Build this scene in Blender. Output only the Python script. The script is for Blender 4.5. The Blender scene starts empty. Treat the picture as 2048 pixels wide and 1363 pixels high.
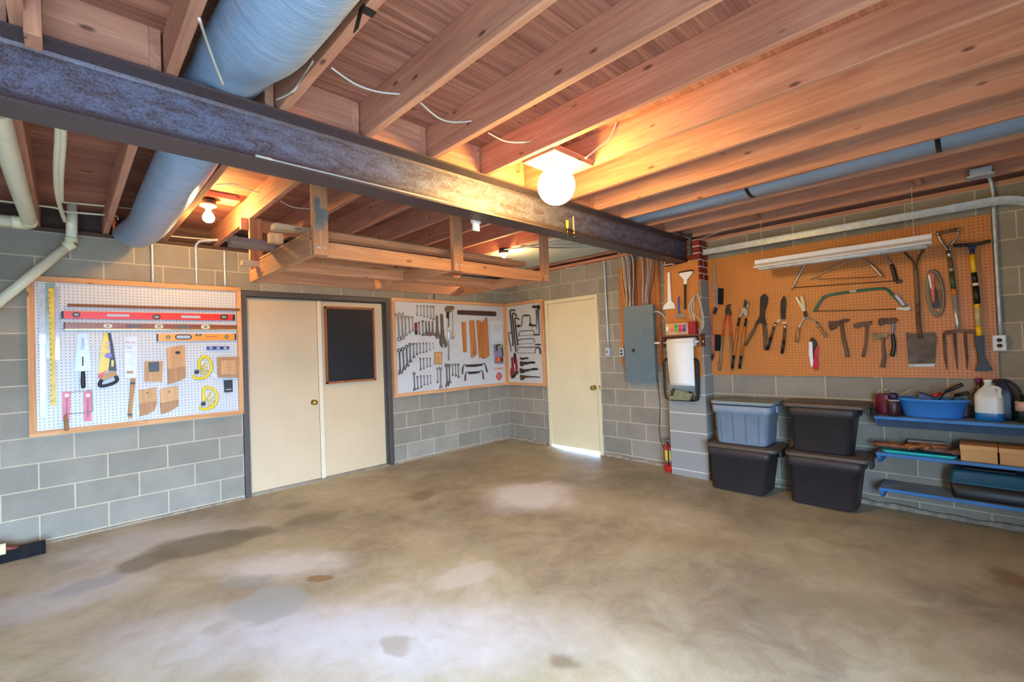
import bpy, math, random
from mathutils import Vector, Matrix
random.seed(7)
SC = bpy.context.scene
COL = SC.collection

# ---------------------------------------------------------------- camera
CP = Vector((-4.9596, -5.1887, 1.419))
YAW, PIT, ROL, FPX = 0.7741, 0.0165, -0.0369, 916.938
FW = Vector((math.sin(YAW)*math.cos(PIT), math.cos(YAW)*math.cos(PIT), math.sin(PIT)))
_rt = Vector((math.cos(YAW), -math.sin(YAW), 0)); _up = _rt.cross(FW)
RT = _rt*math.cos(ROL)+_up*math.sin(ROL); UP = -_rt*math.sin(ROL)+_up*math.cos(ROL)
cam = bpy.data.cameras.new('camera'); cam.lens = FPX/2048*36; cam.sensor_width = 36; cam.sensor_fit = 'HORIZONTAL'
cam.clip_start = 0.02
co = bpy.data.objects.new('camera', cam); COL.objects.link(co)
M = Matrix((RT, UP, -FW)).transposed().to_4x4(); M.translation = CP
co.matrix_world = M
SC.camera = co

# ---------------------------------------------------------------- daylight and exposure
SC.view_settings.view_transform = 'Standard'; SC.view_settings.look = 'None'
SC.view_settings.gamma = 1; SC.view_settings.use_curve_mapping = False
SC.view_settings.exposure = 0.62
DAY = 40.0            # strength of the sky seen through the open garage door
LAMP = 115.0          # emission of the big globe
BULB2, BULB3 = 430.0, 330.0
w = bpy.data.worlds.new('sky'); SC.world = w; w.use_nodes = True
bg = w.node_tree.nodes['Background']; bg.inputs[0].default_value = (0.43, 0.66, 1.0, 1); bg.inputs[1].default_value = DAY
# light portal in the open garage door bay behind the camera
pl = bpy.data.lights.new('door_portal', 'AREA'); pl.shape = 'RECTANGLE'; pl.size = 2.7; pl.size_y = 1.8
pl.cycles.is_portal = True
po = bpy.data.objects.new('door_portal', pl); COL.objects.link(po)
po.location = (-5.25, -6.12, .85); po.rotation_euler = (math.radians(90), 0, 0)

# ---------------------------------------------------------------- helpers: from a photo pixel to a point of a known plane
def ray(u, v):
    return FW + RT*((u-1024)/FPX) - UP*((v-681.5)/FPX)
def hit(u, v, ax, val):
    d = ray(u, v); t = (val-CP[ax])/d[ax]
    return CP + d*t
def zf(y): return 0.025+0.0137*y
def fl(u, v):
    d = ray(u, v); t = (0.025+.0137*CP.y-CP.z)/(d.z-.0137*d.y)
    return CP+d*t
def K(x0, y0, s): return lambda x, y: (x0+x/s, y0+y/s)
KL = K(40, 530, 3.787); KL2 = K(50, 540, 8.52); KL3 = K(280, 640, 6.49)
KM = K(770, 570, 5.926); KM1 = K(784, 596, 13.633); KM2 = K(784, 690, 13.633); KM3 = K(884, 600, 13.629); KM4 = K(884, 690, 13.629)
KN1 = K(1006, 596, 15.144); KN2 = K(1006, 686, 14.5)
KP = K(1200, 500, 2.963); KP2 = K(1310, 620, 6.817); KR = K(1400, 380, 3.1605)
KR1 = K(1410, 580, 7.571); KR3 = K(1560, 570, 7.176); KR4 = K(1720, 560, 7.171); KR2 = K(1700, 380, 3.408)
KS = K(1390, 740, 3.1125); KS2 = K(1740, 740, 6.649); KS3 = K(1700, 850, 5.451)
C0 = K(0, 0, 4.876); C1 = K(500, 0, 2.56); C3b = K(0, 220, 3.406); C4 = K(280, 260, 4.5425); C6 = K(0, 0, 2.434); CS = K(380, 300, 2.4976)
C7 = K(1000, 480, 4.655); C8 = K(1180, 500, 4.54); C9 = K(1240, 420, 7.571); C10 = K(900, 380, 5.689); C11 = K(980, 220, 6.0235); C12 = K(1200, 0, 2.415)
CD = K(450, 560, 3.029); PX = K(0, 0, 1)

class Frame:
    def __init__(s, S, N, ax, sgn): s.S = Vector(S); s.T = Vector((0, 0, 1)); s.N = Vector(N); s.ax = ax; s.sgn = sgn
    def P(s, a, t, d): return s.S*a+s.T*t+s.N*d
    def px(s, k, x, y, d):
        u, v = k(x, y); h = hit(u, v, s.ax, s.sgn*d)
        return (h.dot(s.S), h.z)
FA = Frame((1, 0, 0), (0, -1, 0), 1, -1)      # back wall, plane y = 0
FB = Frame((0, -1, 0), (-1, 0, 0), 0, -1)     # right wall, plane x = 0

# ---------------------------------------------------------------- mesh building
class MB:
    def __init__(s): s.v = []; s.f = []; s.sm = []
    def add(s, vs, fs, sm=False):
        o = len(s.v); s.v += [Vector(v) for v in vs]
        for f in fs: s.f.append([i+o for i in f]); s.sm.append(sm)
        return s
    def box(s, a, b):
        x0, x1 = sorted((a[0], b[0])); y0, y1 = sorted((a[1], b[1])); z0, z1 = sorted((a[2], b[2]))
        vs = [(x0,y0,z0),(x1,y0,z0),(x1,y1,z0),(x0,y1,z0),(x0,y0,z1),(x1,y0,z1),(x1,y1,z1),(x0,y1,z1)]
        return s.add(vs, [(0,3,2,1),(4,5,6,7),(0,1,5,4),(1,2,6,5),(2,3,7,6),(3,0,4,7)])
    def bar(s, a, b, w, h, up=(0, 0, 1)):
        a = Vector(a); b = Vector(b); d = (b-a).normalized(); u = Vector(up)
        r = d.cross(u)
        if r.length < 1e-4: r = d.cross(Vector((1, 0, 0)))
        r.normalize(); u = r.cross(d).normalized(); r *= w/2; u *= h/2
        vs = [a-r-u, a+r-u, a+r+u, a-r+u, b-r-u, b+r-u, b+r+u, b-r+u]
        return s.add(vs, [(0,1,2,3),(7,6,5,4),(4,5,1,0),(5,6,2,1),(6,7,3,2),(7,4,0,3)])
    def prism(s, F, pts, d0, d1):
        n = len(pts)
        vs = [F.P(a, t, d0) for a, t in pts]+[F.P(a, t, d1) for a, t in pts]
        fs = [list(range(n))[::-1], list(range(n, 2*n))]+[(i, (i+1) % n, n+(i+1) % n, n+i) for i in range(n)]
        return s.add(vs, fs)
    def ring(s, F, outer, inner, d0, d1):
        n = len(outer)
        vs = [F.P(a, t, d) for d in (d0, d1) for L in (outer, inner) for a, t in L]
        fs = []
        for i in range(n):
            j = (i+1) % n
            fs += [(2*n+i, 2*n+j, 3*n+j, 3*n+i), (j, i, n+i, n+j), (i, j, 2*n+j, 2*n+i), (n+j, n+i, 3*n+i, 3*n+j)]
        return s.add(vs, fs)
    def tube(s, pts, r, n=8, sq=None, caps=True, closed=False):
        pts = [Vector(p) for p in pts]; m = len(pts)
        rs = r if isinstance(r, (list, tuple)) else [r]*m
        vs = []; prev = None
        for i, p in enumerate(pts):
            if closed: t = pts[(i+1) % m]-pts[i-1]
            else: t = pts[min(i+1, m-1)]-pts[max(i-1, 0)]
            if t.length < 1e-7: t = pts[-1]-pts[0]
            t.normalize()
            if prev is None:
                a = Vector((0, 0, 1)) if abs(t.z) < 0.9 else Vector((0, 1, 0))
                a = (a-t*a.dot(t)).normalized()
            else:
                a = prev-t*prev.dot(t)
                a = a.normalized() if a.length > 1e-5 else t.orthogonal().normalized()
            prev = a; b = t.cross(a)
            q = (sq[i] if isinstance(sq, (list, tuple)) else sq) if sq else 1.0
            for j in range(n):
                an = 2*math.pi*j/n
                vs.append(p+a*(math.cos(an)*rs[i]*q)+b*(math.sin(an)*rs[i]))
        fs = []
        for i in range(m if closed else m-1):
            k = (i+1) % m
            for j in range(n):
                l = (j+1) % n
                fs.append((i*n+j, i*n+l, k*n+l, k*n+j))
        s.add(vs, fs, True)
        if caps and not closed:
            o = len(s.v)-m*n
            s.f.append([o+j for j in range(n)][::-1]); s.sm.append(False)
            s.f.append([o+(m-1)*n+j for j in range(n)]); s.sm.append(False)
        return s
    def lathe(s, c, axis, prof, n=20):
        ax = Vector(axis).normalized()
        return s.tube([Vector(c)+ax*h for h, r in prof], [max(r, 1e-4) for h, r in prof], n)
    def sphere(s, c, r, n=16, m=10, sz=1.0):
        vs = []; fs = []
        for i in range(m+1):
            th = math.pi*i/m
            for j in range(n):
                ph = 2*math.pi*j/n
                vs.append((c[0]+r*math.sin(th)*math.cos(ph), c[1]+r*math.sin(th)*math.sin(ph), c[2]+r*sz*math.cos(th)))
        for i in range(m):
            for j in range(n):
                k = (j+1) % n
                fs.append((i*n+j, (i+1)*n+j, (i+1)*n+k, i*n+k))
        return s.add(vs, fs, True)

WL = {}     # world location of every object made
def tagit(o, label=None, cat=None, group=None, kind=None):
    if label: o['label'] = label
    if cat: o['category'] = cat
    if group: o['group'] = group
    if kind: o['kind'] = kind
    return o
def obj(name, mb, mat, parent=None, label=None, cat=None, group=None, kind=None, bev=0, seg=2, origin=None):
    if origin is None:
        xs = [v.x for v in mb.v]; ys = [v.y for v in mb.v]; zs = [v.z for v in mb.v]
        c = Vector(((min(xs)+max(xs))/2, (min(ys)+max(ys))/2, (min(zs)+max(zs))/2))
    else: c = Vector(origin)
    me = bpy.data.meshes.new(name)
    me.from_pydata([v-c for v in mb.v], [], mb.f)
    for p, q in zip(me.polygons, mb.sm): p.use_smooth = q
    me.materials.append(mat); me.validate(); me.update()
    import bmesh
    bm = bmesh.new(); bm.from_mesh(me); bmesh.ops.recalc_face_normals(bm, faces=bm.faces); bm.to_mesh(me); bm.free()
    o = bpy.data.objects.new(name, me); COL.objects.link(o)
    if parent: o.parent = parent; o.location = c-WL[parent.name]
    else: o.location = c
    WL[o.name] = c
    if bev:
        b = o.modifiers.new('bevel', 'BEVEL'); b.width = bev; b.segments = seg; b.limit_method = 'ANGLE'; b.angle_limit = 0.7
    return tagit(o, label, cat, group, kind)
def thing(name, label, cat, loc, group=None, kind=None):
    o = bpy.data.objects.new(name, None); COL.objects.link(o)
    o.empty_display_size = 0.05; o.location = loc; WL[o.name] = Vector(loc)
    return tagit(o, label, cat, group, kind)
def dup(root, loc, label=None, rot=None, scale=None):
    r = root.copy(); COL.objects.link(r); r.location = loc; WL[r.name] = Vector(loc)
    if label: r['label'] = label
    if rot is not None: r.rotation_euler = rot
    if scale is not None: r.scale = scale
    for ch in list(root.children):
        c = ch.copy(); COL.objects.link(c); c.parent = r
        for g in ch.children:
            d = g.copy(); COL.objects.link(d); d.parent = c
    return r
def smooth(pts, n=4):
    pts = [Vector(p) for p in pts]; out = []
    for i in range(len(pts)-1):
        p0 = pts[max(i-1, 0)]; p1 = pts[i]; p2 = pts[i+1]; p3 = pts[min(i+2, len(pts)-1)]
        for k in range(n):
            t = k/n
            out.append(0.5*((2*p1)+(p2-p0)*t+(2*p0-5*p1+4*p2-p3)*t*t+(3*p1-p0-3*p2+p3)*t**3))
    out.append(pts[-1]); return out

# ---------------------------------------------------------------- materials
def lin(c): return tuple(((x/255/12.92) if x/255 <= .04045 else ((x/255+.055)/1.055)**2.4) for x in c)+(1,)
class NT:
    def __init__(s, name):
        s.m = bpy.data.materials.new(name); s.m.use_nodes = True; s.t = s.m.node_tree
        s.b = s.t.nodes['Principled BSDF']
    def n(s, ty, **kw):
        x = s.t.nodes.new(ty)
        for k, v in kw.items(): setattr(x, k, v)
        return x
    def l(s, a, b): s.t.links.new(a, b)
    def val(s, sock, v):
        if hasattr(v, 'is_output') or hasattr(v, 'links'): s.l(v, sock)
        else: sock.default_value = v
    def math(s, op, a, b=0.0, c=None):
        x = s.n('ShaderNodeMath', operation=op); s.val(x.inputs[0], a); s.val(x.inputs[1], b)
        if c is not None: s.val(x.inputs[2], c)
        return x.outputs[0]
    def mix(s, f, a, b, mode='MIX'):
        x = s.n('ShaderNodeMix', data_type='RGBA', blend_type=mode); s.val(x.inputs[0], f); s.val(x.inputs[6], a); s.val(x.inputs[7], b)
        return x.outputs[2]
    def ramp(s, f, stops):
        x = s.n('ShaderNodeValToRGB'); s.l(f, x.inputs[0]); e = x.color_ramp.elements
        while len(e) < len(stops): e.new(0.5)
        for q, (p, c) in zip(e, stops): q.position = p; q.color = c if len(c) == 4 else tuple(c)+(1,)
        return x.outputs[0]
    def noise(s, vec, sc, det=3, rough=.55, dist=0):
        x = s.n('ShaderNodeTexNoise'); s.l(vec, x.inputs['Vector']); x.inputs['Scale'].default_value = sc
        x.inputs['Detail'].default_value = det; x.inputs['Roughness'].default_value = rough; x.inputs['Distortion'].default_value = dist
        return x.outputs['Fac']
    def pos(s): return s.n('ShaderNodeNewGeometry').outputs['Position']
    def objc(s, rnd=True):
        tc = s.n('ShaderNodeTexCoord').outputs['Object']
        if not rnd: return tc
        oi = s.n('ShaderNodeObjectInfo').outputs['Random']
        mu = s.math('MULTIPLY', oi, 37.0)
        va = s.n('ShaderNodeVectorMath', operation='ADD'); s.l(tc, va.inputs[0]); s.l(mu, va.inputs[1]); return va.outputs[0]
    def mapv(s, vec, scale=(1, 1, 1), loc=(0, 0, 0), rot=(0, 0, 0), ty='POINT'):
        x = s.n('ShaderNodeMapping', vector_type=ty); s.l(vec, x.inputs[0]); x.inputs['Location'].default_value = loc
        x.inputs['Rotation'].default_value = rot; x.inputs['Scale'].default_value = scale; return x.outputs[0]
    def bump(s, h, st=.3, dist=.01):
        x = s.n('ShaderNodeBump'); s.l(h, x.inputs['Height']); x.inputs['Strength'].default_value = st; x.inputs['Distance'].default_value = dist
        s.l(x.outputs[0], s.b.inputs['Normal'])
    def fin(s, col=None, rough=.6, metal=0, spec=.5):
        if col is not None: s.val(s.b.inputs['Base Color'], col)
        s.val(s.b.inputs['Roughness'], rough); s.b.inputs['Metallic'].default_value = metal; s.b.inputs['Specular IOR Level'].default_value = spec
        return s.m
MC = {}
def plain(name, c, rough=.5, metal=0, var=.12, sc=14, spec=.5, bump=0):
    if name in MC: return MC[name]
    m = NT(name); v = m.objc(); f = m.noise(v, sc, 4)
    c = lin(c); d = tuple(x*(1-var*2) for x in c[:3])+(1,); e = tuple(min(1, x*(1+var)) for x in c[:3])+(1,)
    col = m.ramp(f, [(.3, d), (.7, e)])
    if bump: m.bump(m.noise(v, sc*6, 3), bump, .004)
    MC[name] = m.fin(col, rough, metal, spec); return MC[name]
def wood(name, c1, c2, axis=0, sc=1.0, knots=True, rough=.75, kc=None, world=False, grain=26):
    if name in MC: return MC[name]
    m = NT(name); v = m.pos() if world else m.objc()
    s = [grain*sc]*3; s[axis] = 1.3*sc
    g = m.noise(m.mapv(v, tuple(s)), 1.0, 5, .65, 1.2)
    b = [3*sc]*3; b[axis] = .8*sc
    big = m.noise(m.mapv(v, tuple(b)), 1.0, 3)
    f = m.math('ADD', m.math('MULTIPLY', g, .65), m.math('MULTIPLY', big, .35))
    col = m.ramp(f, [(.36, lin(c2)), (.5, lin(tuple((a+b)/2 for a, b in zip(c1, c2)))), (.62, lin(c1))])
    if knots:
        ks = [11*sc]*3; ks[axis] = 4.2*sc
        vo = m.n('ShaderNodeTexVoronoi'); m.l(m.mapv(v, tuple(ks)), vo.inputs['Vector']); vo.inputs['Scale'].default_value = 1
        k = m.n('ShaderNodeMapRange'); m.l(vo.outputs['Distance'], k.inputs[0]); k.inputs[1].default_value = .06; k.inputs[2].default_value = .13; k.inputs[3].default_value = 1; k.inputs[4].default_value = 0
        col = m.mix(m.math('MULTIPLY', k.outputs[0], .8), col, lin(kc or tuple(x*.45 for x in c2)))
    m.bump(g, .15, .003)
    MC[name] = m.fin(col, rough); return MC[name]
def emis(name, c, st):
    m = NT(name); m.b.inputs['Base Color'].default_value = (1, 1, 1, 1)
    m.b.inputs['Emission Color'].default_value = c; m.b.inputs['Emission Strength'].default_value = st
    return m.m
def block(name, axis):
    """concrete block wall: running bond, 16 x 8 inch; axis 0 for the back wall, 1 for the right wall"""
    m = NT(name); sx = m.n('ShaderNodeSeparateXYZ'); p = m.pos(); m.l(p, sx.inputs[0])
    if axis == 0:
        s = m.math('ADD', sx.outputs[0], m.math('MULTIPLY', m.math('LESS_THAN', sx.outputs[0], -2.9), .035))
    elif axis == 1: s = m.math('ADD', m.math('MULTIPLY', sx.outputs[1], -1), .089)
    z = m.math('SUBTRACT', sx.outputs[2], .0509)
    cb = m.n('ShaderNodeCombineXYZ'); m.l(s, cb.inputs[0]); m.l(z, cb.inputs[1])
    br = m.n('ShaderNodeTexBrick'); m.l(cb.outputs[0], br.inputs['Vector'])
    br.inputs['Scale'].default_value = 1; br.inputs['Brick Width'].default_value = .4064; br.inputs['Row Height'].default_value = .2032
    br.inputs['Mortar Size'].default_value = .0055; br.inputs['Mortar Smooth'].default_value = .25; br.inputs['Bias'].default_value = 0
    br.inputs['Color1'].default_value = lin((166, 158, 142)); br.inputs['Color2'].default_value = lin((186, 178, 162)); br.inputs['Mortar'].default_value = lin((213, 205, 184))
    fine = m.noise(p, 150, 4, .8); mid = m.noise(p, 5, 4)
    col = m.mix(.55, br.outputs['Color'], m.ramp(fine, [(.3, lin((95, 93, 90))), (.75, lin((205, 202, 196)))]), 'OVERLAY')
    col = m.mix(.35, col, m.ramp(mid, [(.35, lin((105, 103, 100))), (.65, lin((150, 148, 142)))]), 'OVERLAY')
    h = m.math('ADD', m.math('MULTIPLY', br.outputs['Fac'], .8), m.math('MULTIPLY', fine, -.25))
    m.bump(h, .45, .006); return m.fin(col, .92, spec=.2)
def peg(name, c, hole, along, pitch=.0254):
    m = NT(name); p = m.pos(); sx = m.n('ShaderNodeSeparateXYZ'); m.l(p, sx.inputs[0])
    a = m.math('SUBTRACT', m.math('FRACT', m.math('DIVIDE', m.math('ADD', sx.outputs[along], 20), pitch)), .5)
    b = m.math('SUBTRACT', m.math('FRACT', m.math('DIVIDE', sx.outputs[2], pitch)), .5)
    d = m.math('SQRT', m.math('ADD', m.math('MULTIPLY', a, a), m.math('MULTIPLY', b, b)))
    k = m.n('ShaderNodeMapRange'); m.l(d, k.inputs[0]); k.inputs[1].default_value = .11; k.inputs[2].default_value = .15; k.inputs[3].default_value = 1; k.inputs[4].default_value = 0
    base = m.ramp(m.noise(p, 4, 3), [(.3, lin(tuple(x*.96 for x in c))), (.7, lin(c))])
    h = m.math('MULTIPLY', k.outputs[0], -1.0); m.bump(h, .5, .004)
    return m.fin(m.mix(k.outputs[0], base, lin(hole)), .45)
# ---------------------------------------------------------------- shared materials
M_BLA = block('block_wall_back', 0); M_BLB = block('block_wall_right', 1)
JC = ((204, 147, 116), (166, 108, 84))
M_JOIST = wood('joist_fir', JC[0], JC[1], 1, kc=(70, 34, 24))
M_JOISTX = wood('fir_across', JC[0], JC[1], 0, kc=(70, 34, 24))
M_JOISTZ = wood('fir_upright', JC[0], JC[1], 2, kc=(70, 34, 24))
M_PINEX = wood('pine_trim_across', (226, 172, 118), (190, 128, 78), 0, kc=(120, 66, 30))
M_PINEZ = wood('pine_trim_upright', (226, 172, 118), (190, 128, 78), 2, kc=(120, 66, 30))
M_PINEY = wood('pine_trim_deep', (226, 172, 118), (190, 128, 78), 1, kc=(120, 66, 30))
M_PLY = wood('plywood_deck', (184, 124, 98), (118, 70, 54), 0, sc=.8, knots=True, world=True, kc=(70, 36, 26), grain=34)
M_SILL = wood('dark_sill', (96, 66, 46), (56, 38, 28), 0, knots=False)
M_WHITE = plain('white_enamel', (232, 232, 228), .35, var=.03)
M_BLACK = plain('black_plastic', (22, 22, 24), .45, var=.1)
M_DARK = plain('dark_iron', (62, 52, 44), .55, .5, var=.2)
M_STEEL = plain('grey_steel', (158, 154, 146), .42, .7, var=.12)
M_CHROME = plain('chrome', (205, 206, 208), .22, .95, var=.04)
M_GALV = plain('galvanised', (196, 204, 212), .4, .35, var=.1, sc=30)
M_RUST = plain('rusty_steel', (112, 84, 66), .8, .3, var=.3, sc=20)
M_CREAM = plain('cream_door_paint', (208, 183, 146), .42, var=.025, sc=3)
M_BRASS = plain('brass', (196, 160, 84), .25, .9)
M_PVC = plain('white_pvc', (230, 222, 190), .35, var=.04)
M_CABLE = plain('white_cable', (206, 200, 184), .5, var=.05)
M_HANDLE = wood('tool_handle', (186, 140, 92), (140, 96, 58), 2, knots=False)
M_HANDLED = wood('old_tool_handle', (128, 96, 66), (84, 60, 40), 2, knots=False)
M_RED = plain('red_paint', (196, 30, 28), .35, var=.06)
M_YELLOW = plain('yellow_plastic', (236, 206, 40), .4, var=.05)
M_ORANGE = plain('orange_plastic', (236, 96, 36), .4, var=.05)
M_BLUE = plain('blue_plastic', (40, 120, 200), .4, var=.05)
M_GREEN = plain('green_enamel', (20, 104, 84), .35, var=.08)

# ---------------------------------------------------------------- floor
def floor_mat():
    m = NT('stained_concrete'); p = m.pos()
    q = m.n('ShaderNodeVectorMath', operation='ADD'); m.l(p, q.inputs[0])
    nz = m.n('ShaderNodeTexNoise'); m.l(p, nz.inputs['Vector']); nz.inputs['Scale'].default_value = 2.2; nz.inputs['Detail'].default_value = 6
    sc = m.n('ShaderNodeVectorMath', operation='SCALE'); sub = m.n('ShaderNodeVectorMath', operation='SUBTRACT'); m.l(nz.outputs['Color'], sub.inputs[0]); sub.inputs[1].default_value = (.5, .5, .5)
    m.l(sub.outputs[0], sc.inputs[0]); sc.inputs['Scale'].default_value = .42; m.l(sc.outputs[0], q.inputs[1]); pd = q.outputs[0]
    big = m.noise(p, .8, 5, .6, .4); mid = m.noise(p, 4.5, 8, .72, .8); fine = m.noise(p, 90, 3, .7)
    col = m.ramp(big, [(.3, lin((182, 174, 148))), (.5, lin((202, 196, 174))), (.7, lin((216, 212, 200)))])
    col = m.mix(.7, col, m.ramp(mid, [(.32, lin((108, 103, 92))), (.66, lin((168, 166, 160)))]), 'OVERLAY')
    col = m.mix(.3, col, m.ramp(fine, [(.3, lin((96, 94, 90))), (.7, lin((150, 148, 145)))]), 'OVERLAY')
    brk = m.noise(p, 7, 7, .7, .5)
    def stain_or_light(u, v, du, dv, rot, c, st, soft=.5):
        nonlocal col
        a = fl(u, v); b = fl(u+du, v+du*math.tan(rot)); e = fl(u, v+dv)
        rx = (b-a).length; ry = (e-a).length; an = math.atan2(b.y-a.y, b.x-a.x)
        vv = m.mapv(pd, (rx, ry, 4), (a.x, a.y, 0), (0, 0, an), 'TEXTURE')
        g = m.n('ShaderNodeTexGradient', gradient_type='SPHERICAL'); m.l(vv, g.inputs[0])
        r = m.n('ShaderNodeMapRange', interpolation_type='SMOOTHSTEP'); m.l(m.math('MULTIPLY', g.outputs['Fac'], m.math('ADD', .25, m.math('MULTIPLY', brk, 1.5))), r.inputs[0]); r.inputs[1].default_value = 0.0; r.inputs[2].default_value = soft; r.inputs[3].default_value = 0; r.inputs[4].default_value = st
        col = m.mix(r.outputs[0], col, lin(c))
    # pale mineral bloom, then daylight painted in across the near floor
    stain_or_light(1060, 990, 130, 50, 0, (232, 230, 226), .85, .7)
    stain_or_light(300, 1085, 260, 50, -.2, (218, 220, 222), .5, .8)
    stain_or_light(560, 1130, 200, 45, 0, (226, 225, 220), .65, .8)
    stain_or_light(930, 1150, 80, 28, -.25, (214, 208, 198), .5, .5)
    stain_or_light(150, 1180, 260, 60, -.25, (212, 216, 220), .45, .8)
    stain_or_light(700, 1270, 700, 130, 0, (214, 216, 222), .7, .9)  # broad cool wash puts the daylight into the floor colour
    # damp and oil marks
    dk = (118, 110, 88)
    stain_or_light(300, 1115, 85, 26, -.35, dk, .75, .4); stain_or_light(410, 1082, 120, 25, -.12, dk, .8, .4); stain_or_light(500, 1063, 70, 15, -.02, dk, .7, .4)
    stain_or_light(630, 1035, 60, 15, -.2, (120, 110, 84), .7, .5); stain_or_light(585, 1010, 40, 8, -.15, (126, 116, 92), .55, .5)
    stain_or_light(845, 990, 45, 14, -.05, (122, 108, 84), .7, .6); stain_or_light(1040, 960, 80, 12, -.1, (150, 138, 112), .6, .6)
    stain_or_light(490, 1165, 65, 24, .0, (158, 162, 156), .65, .5); stain_or_light(535, 1212, 95, 44, 0, (164, 168, 164), .8, .25)
    stain_or_light(420, 1268, 26, 16, -.3, (172, 170, 160), .7, .4)
    stain_or_light(645, 1156, 24, 9, -.1, (140, 104, 64), .8, .4); stain_or_light(810, 1285, 34, 20, -.1, (166, 156, 140), .7, .4)
    stain_or_light(1130, 1322, 55, 30, 0, (128, 112, 86), .75, .7)
    stain_or_light(175, 1165, 80, 18, -.3, (140, 148, 158), .5, .5); stain_or_light(130, 1130, 60, 10, -.2, (140, 140, 130), .4, .5)
    stain_or_light(2030, 1165, 60, 40, .1, (116, 86, 52), .6, .6); stain_or_light(1600, 1200, 260, 40, .15, (146, 136, 108), .5, .8)
    stain_or_light(1450, 1090, 260, 30, .1, (150, 138, 108), .45, .8)
    m.bump(m.math('ADD', fine, m.math('MULTIPLY', mid, .4)), .12, .004)
    m.fin(col, m.ramp(mid, [(.3, (.42,)*3+(1,)), (.7, (.62,)*3+(1,))]), spec=.35)
    return m.m
X0, Y0, YF = -7.6, -6.1, -6.1
b = MB()
n = 24
for i in range(n+1):
    for j in range(2):
        y = 0.25+(Y0-0.5-0.25)*i/n
        b.v.append(Vector((X0-.3 if j == 0 else 0.25, y, zf(y))))
for i in range(n): b.f.append([2*i, 2*i+2, 2*i+3, 2*i+1]); b.sm.append(False)
k = len(b.v)
b.add([(X0-.3, .25, -.25), (.25, .25, -.25), (.25, Y0-.5, -.25), (X0-.3, Y0-.5, -.25)], [(0, 3, 2, 1)])
obj('floor', b, floor_mat(), kind='structure')

b = MB(); b.box((-40, Y0-.65, -.32), (30, -60, -.30)); b.box((-40, .3, -.32), (30, 40, -.30)); b.box((.3, -60, -.32), (40, .3, -.30))
obj('floor_added_ground', b, plain('added_ground', (120, 120, 118), .9, var=.1, sc=1), kind='structure')  # unseen ground outside, added to hold back sky light from below

# ---------------------------------------------------------------- walls (boxes round the openings)
T = .19
dA0, dA1, dAz = -3.69, -2.02, 2.11       # double door opening in the back wall
b = MB(); b.box((X0, 0, -.2), (dA0, T, 2.49)); b.box((dA1, 0, -.2), (0, T, 2.49)); b.box((dA0, 0, dAz), (dA1, T, 2.49))
obj('wall_back', b, M_BLA, kind='structure')
dB0, dB1, dBz = -.825, -1.733, 2.084     # side door opening in the right wall
b = MB(); b.box((0, T, -.2), (T, dB0, 2.49)); b.box((0, dB1, -.2), (T, Y0, 2.49)); b.box((0, dB0, dBz), (T, dB1, 2.49))
obj('wall_right', b, M_BLB, kind='structure')
M_FRONT = plain('front_wall_paint', (176, 172, 162), .9, var=.1, sc=3)
b = MB(); b.box((X0, Y0-T, -.2), (-6.6, Y0, 2.49)); b.box((-3.9, Y0-T, -.2), (T, Y0, 2.49)); b.box((-6.6, Y0-T, 1.75), (-3.9, Y0, 2.49))  # unseen wall, its door opening kept low to shape the daylight
obj('wall_front', b, M_FRONT, kind='structure')
b = MB(); b.box((X0-T, Y0, -.2), (X0, T, 2.49)); obj('wall_left', b, M_FRONT, kind='structure')
# lintel course over the side door, one long block
# footing ledge along the walls: a rough curb of cement
M_CEM = plain('rough_cement', (160, 144, 124), .95, var=.2, sc=20, bump=.6)
def curb(name, pts, h, d):
    b = MB(); rnd = random.Random(3)
    for (a, c) in pts:
        L = (Vector(c)-Vector(a)).length; m = max(2, int(L/.12)); prev = None
        for i in range(m+1):
            q = Vector(a).lerp(Vector(c), i/m); z = zf(q.y)
            nrm = Vector((0, -1, 0)) if abs(a[1]-c[1]) < 1e-3 else Vector((-1, 0, 0))
            w = d*rnd.uniform(.6, 1.3); hh = h*rnd.uniform(.7, 1.2)
            o = len(b.v); b.v += [q+Vector((0, 0, z-.02)), q+nrm*w+Vector((0, 0, z-.02)), q+nrm*w*.6+Vector((0, 0, z+hh*.8)), q+Vector((0, 0, z+hh))]
            if i:
                for s, e in ((0, 1), (1, 2), (2, 3), (3, 0)): b.f.append([o-4+s, o-4+e, o+e, o+s]); b.sm.append(True)
    return obj(name, b, M_CEM, kind='structure')
curb('baseboard_back', [((X0, 0, 0), (dA0-.03, 0, 0)), ((dA1+.03, 0, 0), (0, 0, 0))], .018, .018)
curb('baseboard_right', [((0, 0, 0), (0, dB0+.05, 0)), ((0, dB1-.05, 0), (0, -2.76, 0)), ((0, -3.18, 0), (0, Y0, 0))], .04, .02)

# pilaster with a brick cap carrying the steel beam
PXF = -.215
py0, py1 = -2.765, -3.172
def pil_mat():
    m = NT('pilaster_block'); sx = m.n('ShaderNodeSeparateXYZ'); m.l(m.pos(), sx.inputs[0]); p = m.pos()
    z = m.math('FRACT', m.math('DIVIDE', m.math('SUBTRACT', sx.outputs[2], .0509), .2032))
    k = m.math('LESS_THAN', m.math('ABSOLUTE', m.math('SUBTRACT', m.math('FRACT', m.math('ADD', z, .5)), .5)), .027)
    fine = m.noise(p, 260, 3, .7)
    base = m.mix(.55, lin((166, 163, 156)), m.ramp(fine, [(.3, lin((95, 94, 92))), (.75, lin((205, 203, 198)))]), 'OVERLAY')
    m.bump(m.math('SUBTRACT', m.math('MULTIPLY', fine, -.25), m.math('MULTIPLY', k, -.6)), .4, .006)
    return m.fin(m.mix(k, base, lin((208, 202, 188))), .92, spec=.2)
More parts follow.
